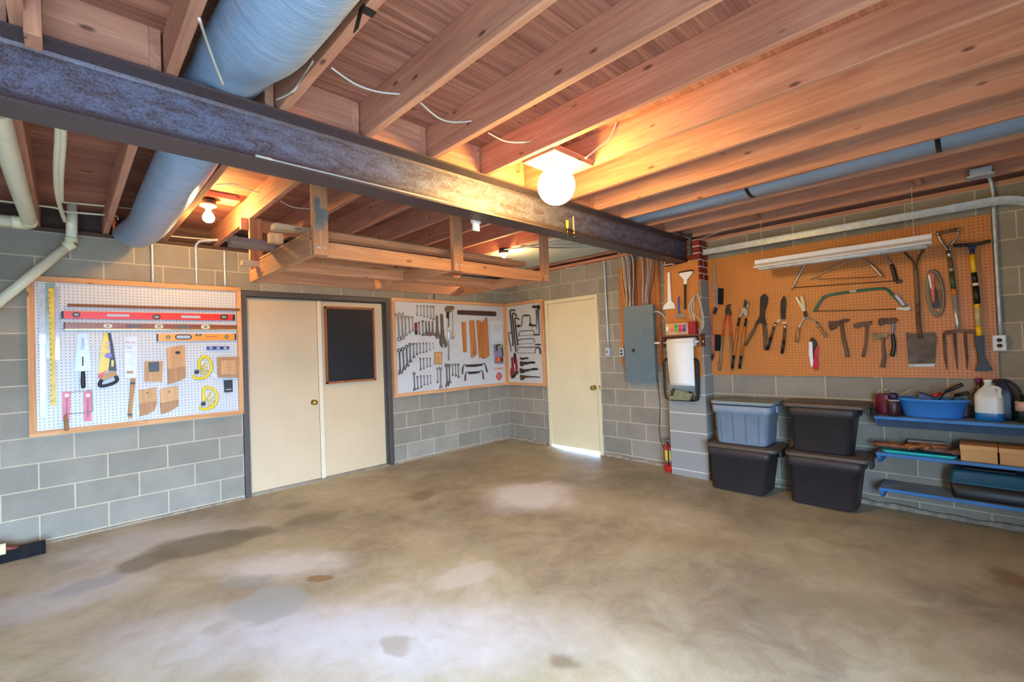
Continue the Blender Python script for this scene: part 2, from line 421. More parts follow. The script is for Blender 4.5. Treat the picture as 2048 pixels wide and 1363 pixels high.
def brick_mat():
    m = NT('red_brick'); sx = m.n('ShaderNodeSeparateXYZ'); p = m.pos(); m.l(p, sx.inputs[0])
    s = m.math('ADD', sx.outputs[1], sx.outputs[0]); cb = m.n('ShaderNodeCombineXYZ'); m.l(s, cb.inputs[0]); m.l(m.math('SUBTRACT', sx.outputs[2], 2.06), cb.inputs[1])
    br = m.n('ShaderNodeTexBrick'); m.l(cb.outputs[0], br.inputs['Vector']); br.inputs['Scale'].default_value = 1
    br.inputs['Brick Width'].default_value = .2; br.inputs['Row Height'].default_value = .0715; br.inputs['Mortar Size'].default_value = .0055
    br.inputs['Color1'].default_value = lin((142, 58, 40)); br.inputs['Color2'].default_value = lin((112, 44, 34)); br.inputs['Mortar'].default_value = lin((214, 206, 198)); br.inputs['Bias'].default_value = 0
    m.bump(m.math('MULTIPLY', br.outputs['Fac'], -1), .4, .006)
    return m.fin(br.outputs['Color'], .9, spec=.2)
M_BRICK = brick_mat()
b = MB(); b.box((PXF, py0, -.1), (0, py1, 2.06)); obj('wall_pilaster', b, pil_mat(), kind='structure')
b = MB(); b.box((PXF, py0, 2.06), (0, py1, 2.265)); b.box((PXF, -3.045, 2.265), (0, py1, 2.49)); b.box((PXF, py0, 2.265), (0, -2.895, 2.49))
b.box((-.06, -2.895, 2.265), (0, -3.045, 2.49))
obj('wall_pilaster_brick', b, M_BRICK, kind='structure')
# mortar blobs round the beam seat
M_MORT = plain('pale_mortar', (206, 198, 188), .95, bump=.6)

# ---------------------------------------------------------------- steel I-beam along x
def beam_mat():
    m = NT('scale_and_sheen_steel'); p = m.pos(); sx = m.n('ShaderNodeSeparateXYZ'); m.l(p, sx.inputs[0])
    v = m.mapv(p, (9, 9, 22)); a = m.noise(v, 1, 6, .75, .6); sp = m.noise(p, 130, 3, .75)
    web = m.n('ShaderNodeMapRange', interpolation_type='SMOOTHSTEP'); m.l(m.math('ABSOLUTE', m.math('SUBTRACT', sx.outputs[2], 2.41)), web.inputs[0]); web.inputs[1].default_value = .1; web.inputs[2].default_value = .06; web.inputs[3].default_value = 0; web.inputs[4].default_value = 1
    f = m.math('ADD', m.math('MULTIPLY', a, .6), m.math('MULTIPLY', sp, .4))
    mk = m.n('ShaderNodeMapRange'); m.l(f, mk.inputs[0]); mk.inputs[1].default_value = .40; mk.inputs[2].default_value = .62
    mk2 = m.math('MULTIPLY', mk.outputs[0], web.outputs[0])
    col = m.mix(mk2, m.ramp(sp, [(.3, lin((70, 56, 58))), (.7, lin((94, 78, 78)))]), lin((124, 132, 158)))  # mill scale mottling, with bluish daylight sheen painted onto the web
    m.bump(sp, .15, .002)
    r = m.math('SUBTRACT', .52, m.math('MULTIPLY', mk2, .1))
    return m.fin(col, r, .35, .5)
by0, by1, bz0, bz1 = -3.045, -2.895, 2.27, 2.523
ym = (by0+by1)/2
b = MB(); fx = -.07; bx0 = X0
pts = [(by0, bz0), (by1, bz0), (by1, bz0+.011), (ym+.012, bz0+.022), (ym+.005, bz0+.035), (ym+.005, bz1-.035), (ym+.012, bz1-.022), (by1, bz1-.011), (by1, bz1), (by0, bz1), (by0, bz1-.011), (ym-.012, bz1-.022), (ym-.005, bz1-.035), (ym-.005, bz0+.035), (ym-.012, bz0+.022), (by0, bz0+.011)]
N = len(pts); b.add([(bx0, y, z) for y, z in pts]+[(fx, y, z) for y, z in pts], [list(range(N)), list(range(N, 2*N))[::-1]]+[(i, (i+1) % N, N+(i+1) % N, N+i) for i in range(N)])
obj('steel_beam', b, beam_mat(), label='dark rusty steel I-beam crossing the ceiling to the brick-topped pillar', cat='beam')

# ---------------------------------------------------------------- joists, plywood deck, blocking
ZC = 2.709
b = MB(); b.box((X0, Y0-.1, ZC), (.2, .2, ZC+.02)); obj('ceiling', b, M_PLY, kind='structure')
JX = [-.156-.4064*k for k in range(19)]            # right edges of the front joists
ordn = ['first', 'second', 'third', 'fourth', 'fifth', 'sixth', 'seventh', 'eighth', 'ninth', 'tenth', 'eleventh', 'twelfth', 'thirteenth', 'fourteenth', 'fifteenth', 'sixteenth', 'seventeenth', 'eighteenth', 'nineteenth']
proto = None; protob = None; protoc = None
for k, x in enumerate(JX):
    lab = 'wooden ceiling joist in front of the steel beam, %s counted from the right wall' % ordn[k]
    if proto is None:
        b = MB(); b.box((x-.038, Y0, 2.525), (x, -2.93, ZC))
        proto = obj('ceiling_joist', b, M_JOIST, label=lab, cat='joist', group='ceiling joists in front of the beam', bev=.003)
    elif x > -7.5:
        dup(proto, Vector((x-.019, WL[proto.name].y, WL[proto.name].z)), lab)
    xb = x-.045
    lab = 'wooden ceiling joist behind the steel beam, %s counted from the right wall' % ordn[k]
    if protob is None:
        b = MB(); b.box((xb-.038, -3.0, 2.525), (xb, .17, ZC))
        protob = obj('ceiling_joist', b, M_JOIST, label=lab, cat='joist', group='ceiling joists behind the beam', bev=.003)
    elif x > -7.5: dup(protob, Vector((xb-.019, WL[protob.name].y, WL[protob.name].z)), lab)
    if k != 2 and x-.4064 > -7.5 and abs(x+4.2202) > .05 and abs(x+4.6266) < 9:
        lab = 'short blocking board on the beam beside the %s ceiling joist from the right wall' % ordn[k]
        if protoc is None:
            b = MB(); b.box((x-.038-.0845-.32, -3.0, 2.524), (x-.0835, -2.962, ZC-.001))
            protoc = obj('blocking_board', b, M_JOISTX, label=lab, cat='blocking', group='blocking boards over the beam')
        else: dup(protoc, Vector((WL[protoc.name].x+(x-JX[0]), WL[protoc.name].y, WL[protoc.name].z)), lab)
# short cripple stud hanging beside the beam, near the upper left
b = MB(); b.box((-5.036, -3.145, 2.46), (-4.995, -3.048, 2.70))
o = obj('hanging_stud', b, M_JOISTZ, label='short wooden stud hanging in front of the beam at upper left', cat='stud', bev=.002)
# sill plates and rims (setting)
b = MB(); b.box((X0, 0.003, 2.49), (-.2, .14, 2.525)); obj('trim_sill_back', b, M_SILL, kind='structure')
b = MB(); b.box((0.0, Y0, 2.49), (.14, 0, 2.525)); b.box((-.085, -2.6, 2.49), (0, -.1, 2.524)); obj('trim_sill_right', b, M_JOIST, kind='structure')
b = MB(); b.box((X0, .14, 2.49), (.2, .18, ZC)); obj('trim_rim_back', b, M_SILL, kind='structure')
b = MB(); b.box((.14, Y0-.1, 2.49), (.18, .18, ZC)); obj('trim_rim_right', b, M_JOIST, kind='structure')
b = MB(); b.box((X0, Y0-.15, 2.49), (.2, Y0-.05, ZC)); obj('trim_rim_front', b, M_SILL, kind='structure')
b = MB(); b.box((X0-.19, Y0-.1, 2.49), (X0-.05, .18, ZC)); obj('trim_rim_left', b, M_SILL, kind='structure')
# grey-green plasterboard screwed under the far joists in the corner
M_DRY = plain('green_plasterboard', (176, 182, 168), .85, var=.04, sc=3)
b = MB(); b.box((-1.42, -2.62, 2.509), (-.42, -.02, 2.5235)); obj('plasterboard_panel', b, M_DRY, label='grey-green plasterboard panel under the joists in the far corner', cat='panel')
# cross braces between the last two joists on the right
for i, y in enumerate((-3.75, -4.9)):
    b = MB(); b.bar((-.52, y, 2.60), (-.205, y, 2.60), .038, .09); obj('cross_brace', b, M_JOISTX, label=['wooden cross brace between the last right joists, nearer the pillar', 'wooden cross brace between the last right joists, farther from the pillar'][i], cat='brace', group='cross braces')

# ---------------------------------------------------------------- lamps
M_GLOBE = emis('glowing_globe', (1.0, .63, .16, 1), LAMP)
M_BULB2 = emis('glowing_bulb_left', (1.0, .58, .17, 1), BULB2)
M_BULB3 = emis('glowing_bulb_right', (1.0, .64, .30, 1), BULB3)
b = MB(); b.box((-3.0, -3.575, 2.512), (-2.632, -3.33, 2.55)); obj('lamp_board', b, M_JOISTX, label='short board bridging two joists above the big bright globe lamp', cat='board', bev=.002)
t = thing('ceiling_lamp', 'big bright round globe lamp under the joists, brightest light', 'lamp', (-2.83, -3.44, 2.512))
b = MB(); b.lathe((-2.83, -3.44, 2.512), (0, 0, -1), [(0, 0), (0, .062), (.012, .062), (.018, .05), (.02, 0)]); obj('lamp_holder', b, M_WHITE, t)
b = MB(); b.sphere((-2.83, -3.44, 2.385), .112, 28, 18); obj('glass_globe', b, M_GLOBE, t)
def bare_bulb(c, ztop, mat, label, rb):
    t = thing('bare_bulb_lamp', label, 'lamp', (c[0], c[1], ztop), 'bare bulb lamps')
    b = MB(); b.lathe((c[0], c[1], ztop), (0, 0, -1), [(0, 0), (0, .05), (.045, .055), (.05, .0)]); obj('lamp_base', b, M_BLACK, t)
    b = MB(); b.lathe((c[0], c[1], ztop-.045), (0, 0, -1), [(0, .055), (.012, .06), (.02, .045), (.022, .02), (.04, .02), (.04, 0)]); obj('lamp_socket', b, M_WHITE, t)
    b = MB(); z = ztop-.082
    b.lathe((c[0], c[1], z), (0, 0, -1), [(0, .0), (0, .014), (.02, .018), (.045, rb*.85), (.065, rb), (.085, rb*.9), (.1, rb*.55), (.107, 0)]); obj('light_bulb', b, mat, t)
bare_bulb((-4.145, -1.05), 2.665, M_BULB2, 'bare glowing bulb on black holder beside the far silver duct', .040)
bare_bulb((-1.48, -1.55), 2.522, M_BULB3, 'bare glowing bulb behind the hanging rack near the far corner', .038)
# block carrying the left bulb
b = MB(); b.box((-4.28, -1.13, 2.665), (-3.943, -.97, 2.703)); obj('lamp_board', b, M_JOISTX, label='short board bridging two joists above the left bare bulb', cat='board')
# ---------------------------------------------------------------- doors
M_BRONZE = plain('dark_bronze_frame', (78, 70, 64), .5, var=.06, sc=4)
M_GAP = plain('door_gap_shade', (60, 54, 48), .8)
t = thing('door_1', None, None, (-2.85, .1, 0), kind='structure')
b = MB()
fo, fi = .012, .075
fl0, fr0, ft = -3.685, -2.022, 2.105
b.box((fl0, -.012, 0.0), (fl0+.052, .10, ft)); b.box((fr0-.052, -.012, 0.0), (fr0, .10, ft)); b.box((fl0+.0522, -.012, ft-.052), (fr0-.0522, .0445, ft))
b.box((fl0-.002, .045, 0.0), (fl0+.062, .085, ft)); b.box((fr0-.075, .045, 0.0), (fr0, .085, ft)); b.box((fl0+.0625, .045, ft-.064), (fr0-.0755, .085, ft))
obj('door_frame', b, M_BRONZE, t, bev=.003)
DY = .06
lx0, lx1 = fl0+.055, -2.905
b = MB(); b.box((lx0, DY, .045), (lx1-.003, DY+.04, 2.05)); leaf = obj('door_leaf', b, M_CREAM, t, label='plain cream left door leaf with brass knob', bev=.002)
b = MB(); b.box((lx1+.048, DY+.005, .045), (fr0-.055, DY+.04, 2.05)); leaf2 = obj('door_leaf', b, M_CREAM, t, bev=.002)
b = MB(); b.box((lx1+.0, DY-.014, .04), (lx1+.045, DY+.03, 2.05)); obj('astragal', b, plain('cream_strip', (226, 208, 176), .4, var=.02), t, bev=.003)
M_ALU = plain('threshold_metal', (176, 166, 146), .4, .5)
b = MB(); b.box((fl0+.05, .0, .0), (fr0-.05, .12, .03)); b.box((fl0+.05, .02, .03), (fr0-.05, .035, .036)); b.box((fl0+.05, .05, .03), (fr0-.05, .11, .043)); obj('threshold', b, M_ALU, t)
b = MB(); b.box((fl0-.02, .12, .0), (fr0+.02, .18, 2.2)); obj('door_backing', b, M_GAP, t)  # dark sheet behind the leaves, its colour stands in for shade in the gaps
def knob(F, s, z, d, parent, lean=0):
    c = F.P(s, z, d)
    b = MB(); b.lathe(c, F.N, [(0, 0), (0, .032), (.006, .031), (.012, .016), (.03, .013), (.036, .022), (.045, .029), (.06, .028), (.068, .018), (.07, 0)], 24)
    o = obj('door_knob', b, M_BRASS, parent, label='round brass knob'); return o
s, z = FA.px(CD, 543, 740, -DY+.03); knob(FA, s, z, -DY-.003, leaf)
t = thing('door_2', None, None, (0, -1.28, 0), kind='structure')
b = MB(); e = .018
b.box((-e, dB0, .0), (.10, dB0-.048, dBz)); b.box((-e, dB1+.048, .0), (.10, dB1, dBz)); b.box((-e, dB0-.0485, dBz-.05), (.10, dB1+.0485, dBz))
M_CREAM2 = plain('cream_side_door_paint', (226, 212, 172), .45, var=.025, sc=3)
obj('door_frame', b, M_CREAM2, t, bev=.003)
b = MB(); b.box((.004, dB0-.052, .035), (.032, dB1+.052, 2.03)); leaf = obj('door_leaf', b, M_CREAM2, t, bev=.002)
b = MB(); b.box((.034, dB0-.04, .05), (.044, dB0-.06, 2.05)); b.box((.034, dB1+.04, .05), (.044, dB1+.06, 2.05)); b.box((.034, dB0-.04, 2.02), (.044, dB1+.04, 2.05)); obj('door_stop', b, M_CREAM2, t)
s, z = FB.px(K(980, 560, 3.786), 780, 815, .03); knob(FB, s, z, -.004, leaf)
b = MB(); b.prism(FB, [(-dB1-.004, z-.035), (-dB1+.004-.012, z-.035), (-dB1-.016, z+.035), (-dB1-.004, z+.035)], .018, .021); obj('strike_plate', b, M_DARK, t)

# chalkboard on the right-hand leaf
d = -DY+.035
c4 = [FA.px(CD, *q, d) for q in ((602, 155), (905, 172), (915, 605), (614, 630))]
x0 = (c4[0][0]+c4[3][0])/2; x1 = (c4[1][0]+c4[2][0])/2; z1 = (c4[0][1]+c4[1][1])/2; z0 = (c4[2][1]+c4[3][1])/2
t = thing('chalkboard', 'black chalkboard in a narrow reddish wood frame on the right door leaf', 'chalkboard', FA.P((x0+x1)/2, z0, d))
b = MB(); b.box((x0+.01, -d+.005, z0+.01), (x1-.01, -d+.02, z1-.01)); obj('writing_surface', b, plain('slate_black', (14, 15, 20), .6, var=.15, sc=6), t)
M_OAK = wood('red_oak_frame', (176, 104, 56), (130, 70, 34), 2, knots=False)
fw_ = .024
for nm, a0, a1 in (('l', (x0, z0), (x0+fw_, z1)), ('r', (x1-fw_, z0), (x1, z1)), ('b', (x0, z0), (x1, z0+fw_)), ('t', (x0, z1-fw_), (x1, z1))):
    b = MB(); b.box((a0[0], -d-.004, a0[1]), (a1[0], -d+.0195, a1[1])); obj('frame_rail', b, M_OAK, t, bev=.002)

# ---------------------------------------------------------------- pegboards
M_PEGW = peg('white_pegboard', (208, 208, 206), (58, 56, 56), 0)
M_PEGW2 = peg('white_pegboard_corner', (206, 204, 196), (58, 54, 50), 1)
M_PEGB = peg('brown_pegboard', (200, 124, 54), (84, 50, 26), 1)
def framed_board(F, s0, s1, z0, z1, label, mat, cl=1, cr=1, w=.042, D=.04):
    t = thing('pegboard', label, 'pegboard', F.P((s0+s1)/2, z0, 0))
    b = MB(); b.prism(F, [(s0+.004, z0+.004), (s1-.004, z0+.004), (s1-.004, z1-.004), (s0+.004, z1-.004)], .012, .020); obj('perforated_panel', b, mat, t)
    across = M_PINEX if F is FA else M_PINEY
    for q, m_ in (([(s0, z0), (s1, z0), (s1, z0+w), (s0, z0+w)], across), ([(s0, z1-w), (s1, z1-w), (s1, z1), (s0, z1)], across),
              ([(s0, z0+w), (s0+w, z0+w), (s0+w, z1-w), (s0, z1-w)], M_PINEZ), ([(s1-w, z0+w), (s1, z0+w), (s1, z1-w), (s1-w, z1-w)], M_PINEZ)):
        b = MB(); b.prism(F, q, .001, D); obj('frame_rail', b, m_, t, bev=.002)
    return t
def avg(F, k, pts, d):
    q = [F.px(k, *p, d) for p in pts]
    return (q[0][0]+q[3][0])/2, (q[1][0]+q[2][0])/2, (q[2][1]+q[3][1])/2, (q[0][1]+q[1][1])/2
s0, s1, z0, z1 = avg(FA, PX, ((52, 552), (483, 573), (487, 827), (58, 876)), .04)
framed_board(FA, s0, s1, z0, z1, 'wood-framed white pegboard with levels and saws left of the double door', M_PEGW)
s0, s1, z0, z1 = avg(FA, PX, ((783, 595), (1012, 607), (1016, 769), (790, 795)), .04)
s1 = -.042
framed_board(FA, s0, s1, z0, z1, 'wood-framed white pegboard full of wrenches right of the double door', M_PEGW)
s0_, s1_, z0_, z1_ = avg(FB, PX, ((1016, 607), (1083, 598), (1092, 772), (1018, 769)), .04)
framed_board(FB, .002, s1_, z0, z1, 'narrow wood-framed white pegboard in the room corner beside the side door', M_PEGW2)
s0, s1, z0, z1 = avg(FB, PX, ((1415, 518), (1983, 429), (1997, 757), (1425, 749)), .02)
t = thing('pegboard', 'large brown pegboard with garden tools on the right wall', 'pegboard', FB.P((s0+s1)/2, z0, 0))
b = MB(); b.prism(FB, [(s0, z0), (s1, z0), (s1, z1), (s0, z1)], .014, .020); obj('perforated_panel', b, M_PEGB, t)
for i in range(4):
    s = s0+.05+(s1-s0-.1)*i/3
    b = MB(); b.prism(FB, [(s-.02, z0-.006), (s+.02, z0-.006), (s+.02, z1), (s-.02, z1)], .001, .0138); obj('batten', b, M_PINEZ, t)

# ---------------------------------------------------------------- breaker panel, its backer board, outlets, conduits
M_BACK = wood('orange_backer_board', (196, 122, 62), (150, 84, 40), 2, knots=True)
def sp(F, k, pts, d): return [F.px(k, *p, d) for p in pts]
q = sp(FB, KP, ((107, 85), (345, 60), (365, 678), (132, 682)), .02)
b = MB(); b.prism(FB, [(q[0][0], q[3][1]), (q[1][0], q[3][1]), (q[1][0], 2.47), (q[0][0], 2.38)], .001, .02)
obj('backer_board', b, M_BACK, label='tall orange-brown wooden board behind the grey breaker panel', cat='board')
M_PANEL = plain('panel_grey_enamel', (104, 122, 128), .45, .1, var=.05)
t = thing('breaker_panel', 'tall blue-grey electrical breaker panel on a wooden board', 'electrical panel', FB.P(2.36, .97, .02))
d = .1
b = MB(); b.prism(FB, [(2.17, .972), (2.552, .972), (2.552, 1.866), (2.17, 1.866)], .021, .094); obj('cabinet', b, M_PANEL, t, bev=.002)
b = MB(); b.prism(FB, [(2.163, .965), (2.558, .965), (2.558, 1.872), (2.163, 1.872)], .0945, .1); cov = obj('cover', b, M_PANEL, t, bev=.001)
q = sp(FB, KP, ((175, 460), (267, 460), (272, 727), (188, 727)), .104)
a0, a1 = (q[0][0]+q[3][0])/2, (q[1][0]+q[2][0])/2; c0, c1 = (q[2][1]+q[3][1])/2, (q[0][1]+q[1][1])/2
b = MB(); b.prism(FB, [(a0, c0), (a1, c0), (a1, c1), (a0, c1)], .1002, .104); obj('panel_door', b, M_PANEL, t, bev=.0015)
s, z = FB.px(KP, 198, 593, .105)
b = MB(); b.prism(FB, [(s-.018, z-.02), (s+.018, z-.02), (s+.018, z+.02), (s-.018, z+.02)], .1042, .108); lt = obj('latch', b, plain('latch_dark', (60, 68, 70), .4, .4), t)
for kx, ky in ((150, 345), (300, 340), (152, 552), (305, 550), (165, 765), (318, 765)):
    s, z = FB.px(KP, kx, ky, .1); b = MB(); b.lathe(FB.P(s, z, .1002), FB.N, [(0, 0), (0, .006), (.003, .005), (.004, 0)], 8); obj('screw', b, M_CHROME, t)
# small outlet box at the panel's left
def outlet(F, k, x, y, d0, hw, hh, name, label, cat, mat, sockets=True, face=None):
    s, z = F.px(k, x, y, d0+.05)
    t = thing(name, label, cat, F.P(s, z, d0))
    b = MB(); b.prism(F, [(s-hw, z-hh), (s+hw, z-hh), (s+hw, z+hh), (s-hw, z+hh)], d0+.001, d0+.048); obj('box', b, mat, t, bev=.003)
    b = MB(); b.prism(F, [(s-hw*.9, z-hh*.95), (s+hw*.9, z-hh*.95), (s+hw*.9, z+hh*.95), (s-hw*.9, z+hh*.95)], d0+.0485, d0+.052); obj('cover_plate', b, face or mat, t, bev=.001)
    if sockets:
        for dz in (-.02, .02):
            b = MB(); b.lathe(F.P(s, z+dz, d0+.0522), F.N, [(0, 0), (0, .015), (.003, .0145), (.003, 0)], 14); obj('socket', b, plain('socket_dark', (44, 40, 38), .5), t)
    else:
        b = MB(); b.prism(F, [(s-.004, z-.01), (s+.004, z-.01), (s+.004, z+.012), (s-.004, z+.012)], d0+.0522, d0+.064); obj('toggle', b, M_BLACK, t)
    return s, z
outlet(FB, KP, 127, 605, .02, .03, .052, 'outlet_box', 'small grey double outlet at the left edge of the breaker panel', 'outlet', M_GALV)
cs, cz = outlet(FB, KP, 42, 602, 0, .033, .056, 'switch_box', 'galvanised switch box under the conduit beside the side door', 'switch', M_GALV, sockets=False)
M_BOXW = plain('outlet_white', (214, 216, 218), .4)
os_, oz_ = outlet(FB, KR, 1893, 965, 0, .036, .058, 'outlet_box', 'white outlet box under the conduit right of the brown pegboard', 'outlet', M_BOXW)
b = MB(); b.tube(smooth([FB.P(cs+.0, cz+.05, .02), FB.P(cs-.006, 2.0, .02), FB.P(cs-.01, 2.45, .02), FB.P(cs-.03, 2.50, .04), FB.P(cs-.08, 2.515, .06)]), .011, 10)
obj('conduit', b, M_GALV, label='galvanised conduit rising from the switch box beside the side door', cat='conduit')
a = sp(FB, KR2, ((965, 150), (1012, 940)), .02); 
b = MB(); b.tube(smooth([FB.P(os_+.008, oz_+.05, .02), FB.P(os_+.008, 2.2, .02), FB.P(os_+.008, 2.46, .02), FB.P(os_-.01, 2.56, .06), FB.P(os_-.05, 2.60, .16)]), .012, 10)
obj('conduit', b, M_GALV, label='galvanised conduit rising from the white outlet box on the right wall', cat='conduit')
b = MB(); c = hit(*C12(1838, 830), 2, 2.55)
b.box((c.x-.06, c.y-.07, 2.512), (c.x+.06, c.y+.07, 2.522)); b.box((c.x-.05, c.y-.055, 2.522), (c.x+.05, c.y+.055, 2.57)); obj('junction_box', b, M_GALV, label='grey metal junction box on the joists at upper right', cat='box', bev=.002)
for i, (x, zt) in enumerate(((-4.380, 2.505), (-4.052, 2.505), (-3.818, 2.50))):
    pts = [(x, -.016, 2.126), (x, -.016, 2.40), (x, -.02, 2.49)]
    if i < 2: pts += [(x+.015, -.04, 2.53), (x+.06, -.05, 2.55), (x+.13, -.04, 2.555)]
    b = MB(); b.tube(smooth(pts), .011, 10)
    obj('conduit', b, M_GALV, label='thin metal conduit above the left pegboard, %s of the three' % ['leftmost', 'middle one', 'rightmost'][i], cat='conduit', group='conduits above the left pegboard')
b = MB(); xx = FA.px(KM, 582, 130, .01)[0]; b.tube([(xx, -.008, 2.125), (xx, -.008, 2.2), (xx, -.008, 2.49)], .006, 8); obj('conduit', b, M_BLACK, label='thin black line above the wrench pegboard', cat='conduit')
# cables dropping into the panel
cab = [(120, 148, 'y'), (133, 155, 'w'), (142, 160, 'w'), (150, 168, 'g'), (158, 172, 'w'), (168, 180, 'w'), (178, 186, 'g'), (186, 192, 'k'), (196, 198, 'w'), (204, 205, 'k'), (212, 216, 'k'),
       (250, 256, 'w'), (259, 262, 'g'), (268, 268, 'g'), (283, 272, 'w'), (300, 282, 'w'), (310, 284, 'g'), (330, 300, 'k')]
cm = {'y': plain('yellow_cable', (224, 180, 40), .5), 'w': M_CABLE, 'g': plain('grey_cable', (120, 116, 112), .5), 'k': plain('dark_cable', (58, 48, 42), .5)}
nm_ = {'y': 'yellow', 'w': 'white', 'g': 'grey', 'k': 'dark'}
for i, (xa, xb, c) in enumerate(cab):
    sa, _ = FB.px(KP, xa, 70, .04); sb, _ = FB.px(KP, xb, 325, .05)
    dd = .032+.009*(i % 3)
    if i >= 11: zt = 2.47
    else: zt = 2.50
    b = MB(); b.tube(smooth([FB.P(sa-.02, zt+.05, dd+.05), FB.P(sa, zt-.06, dd), FB.P(sa*.6+sb*.4+.01*((i*7) % 3-1), 2.2, dd), FB.P(sb+.012*((i*5) % 3-1), 2.0, dd+.004), FB.P(sb, 1.868, dd+.008)], 4), .0055 if c != 'k' else .005, 6)
    if c == 'y': lb = 'yellow cable dropping into the top of the breaker panel'
    else: lb = '%s cable dropping into the breaker panel, %s from the left' % (nm_[c], ordn[i])
    obj('electrical_cable', b, cm[c], label=lb, cat='cable', group='cables above the breaker panel')
s, z = FB.px(KP, 325, 365, .06)
b = MB(); b.tube(smooth([FB.P(s-.03, z+.0, .06), FB.P(s+.04, z-.005, .05), FB.P(s+.1, z-.06, .03), FB.P(s+.135, z-.15, .02), FB.P(s+.14, z-.2, .012)]), .012, 8); obj('flexible_conduit', b, M_GALV, label='short grey flexible conduit curving out of the right side of the panel', cat='conduit')
ext = fl(1336, 942)
p0 = FB.P(2.568, .99, .07)
pts = [p0]+[FB.P(FB.px(KP, x, y, .03)[0], FB.px(KP, x, y, .03)[1], .03) for x, y in ((350, 850), (358, 950), (352, 1060), (362, 1130), (378, 1175), (388, 1195))]
b = MB(); b.tube(smooth(pts), .0035, 6); obj('power_cord', b, M_BLACK, label='thin black cord hanging from the breaker panel to the extinguisher', cat='cord')

# ---------------------------------------------------------------- hanging lumber rack
zb = 2.016; rx0, rx1, ry0, ry1 = -3.905, -1.838, -2.43, -1.215
H = .092
M_RK = wood('rack_lumber_across', (204, 144, 100), (164, 104, 66), 0, kc=(110, 60, 34)); M_RKY = wood('rack_lumber_deep', (204, 144, 100), (164, 104, 66), 1, kc=(110, 60, 34)); M_RKZ = wood('rack_lumber_upright', (196, 138, 98), (150, 96, 62), 2, kc=(110, 60, 34))
t = thing('hanging_rack', 'wooden lumber rack hung below the joists behind the steel beam', 'rack', ((rx0+rx1)/2, (ry0+ry1)/2, zb))
b = MB(); b.box((rx0+.04, ry0, zb), (rx1, ry0+.038, zb+H)); obj('front_rail', b, M_RK, t, bev=.003)
b = MB(); b.box((rx0+.04, ry1-.038, zb), (rx1, ry1, zb+H)); obj('back_rail', b, M_RK, t, bev=.003)
b = MB(); b.box((rx0+.04, (ry0+ry1)/2+.05, zb+.01), (rx1, (ry0+ry1)/2+.088, zb+H)); obj('middle_rail', b, M_RK, t, bev=.003)
for x, z_ in ((rx0, .06), (-2.885, .0), (rx1-.04, .0)):
    b = MB(); b.box((x, ry0-.0+(0.0385 if x != rx0 else 0), zb), (x+.0395, ry1-(.0385 if x != rx0 else 0), zb+H)); obj('cross_rail', b, M_RKY, t, bev=.003)
b = MB(); b.box((rx0+.002, ry0+.03, zb+H+.001), (rx0+.09, ry1-.22, zb+H+.02)); b.box((rx0+.004, ry0+.03, zb+H+.022), (rx0+.09, ry1-.22, zb+H+.042)); b.box((rx0+.001, ry0+.04, zb+H+.044), (rx0+.088, ry1-.23, zb+H+.06))
obj('stacked_slats', b, M_RKY, t, bev=.002)
# posts
def pxx(k, x, y, Y): return hit(*k(x, y), 1, Y).x
posts = [(pxx(CS, 640, 400, ry0), .089, ry0-.0385, 2.62, zb+.0, 'front'), (pxx(CS, 1300, 450, ry0), .089, ry0-.0385, 2.62, zb+.0, 'front'), (pxx(CS, 1745, 550, ry0), .089, ry0-.0385, 2.62, zb, 'front')]
posts[0] = (-3.90, .089, ry0-.0385, 2.62, zb, 'front')
for i, (x, wd, y, zt, z0_, nm) in enumerate(posts):
    b = MB(); b.box((x, y, z0_), (x+wd, y+.038, zt if i else zt)); po_ = obj('post', b, M_RKZ, t, bev=.002)
    for dx in (.025, .064):
        b = MB(); b.lathe((x+dx, y-.0005, zb+.045), (0, -1, 0), [(0, 0), (0, .008), (.003, .007), (.005, 0)], 8); obj('bolt', b, M_GALV, po_)
for x in (rx0, -2.885, rx1-.089):
    b = MB(); b.box((x, ry1+.0005, zb-.001), (x+.089, ry1+.0385, 2.5225)); obj('post', b, M_RKZ, t, bev=.002)
b = MB(); b.box((rx0-.05, ry1+.039, 2.4355), (rx1+.03, ry1+.077, 2.524)); obj('ledger', b, M_RK, t, bev=.002)
# steel mending plate on the left front post
a = [FA.px(C4, x, y, 2.4685) for x, y in ((1610, 625), (1630, 612), (1655, 625), (1658, 690), (1655, 725), (1690, 722), (1720, 735), (1736, 770), (1730, 830), (1705, 840), (1692, 915), (1665, 900), (1650, 920), (1625, 900), (1618, 850), (1625, 770), (1608, 730))]
ds = -3.90-min(p[0] for p in a)+.008
b = MB(); b.prism(FA, [(p[0]+ds, p[1]) for p in a], 2.4690, 2.4725); mp = obj('mending_plate', b, M_STEEL, t, label='ragged galvanised plate with holes')
# timber stored on the rack
def timber(x0, x1, y, z, wd, h, mat, label):
    b = MB(); b.box((x0, y, z), (x1, y+wd, z+h)); obj('stored_timber', b, mat, label=label, cat='timber', group='timber stored on the hanging rack', bev=.003)
M_PALE = wood('pale_stud', (214, 178, 136), (180, 140, 100), 0, kc=(130, 90, 60)); M_GREYW = wood('weathered_stud', (150, 116, 96), (112, 82, 68), 0, kc=(70, 50, 40))
zz = zb+H+.001
xe = hit(*C4(820, 950), 1, -1.75).x; ze = hit(*C4(820, 985), 1, -1.75).z
timber(xe, -2.3, -1.76, zb+H+.062, .089, .060, M_GREYW, 'weathered brown timber sticking out far left over the rack, upper one')
xe = hit(*C4(915, 1180), 1, -1.35).x
timber(xe, -2.9, -1.40, zz, .06, .04, M_PALE, 'short pale timber end poking out left of the rack, lower one')
xe = hit(*C4(1180, 930), 1, -2.0).x
timber(xe, -1.9, -2.10, zb+H+.125, .085, .038, M_PALE, 'long pale timber lying on top of the rack pile')
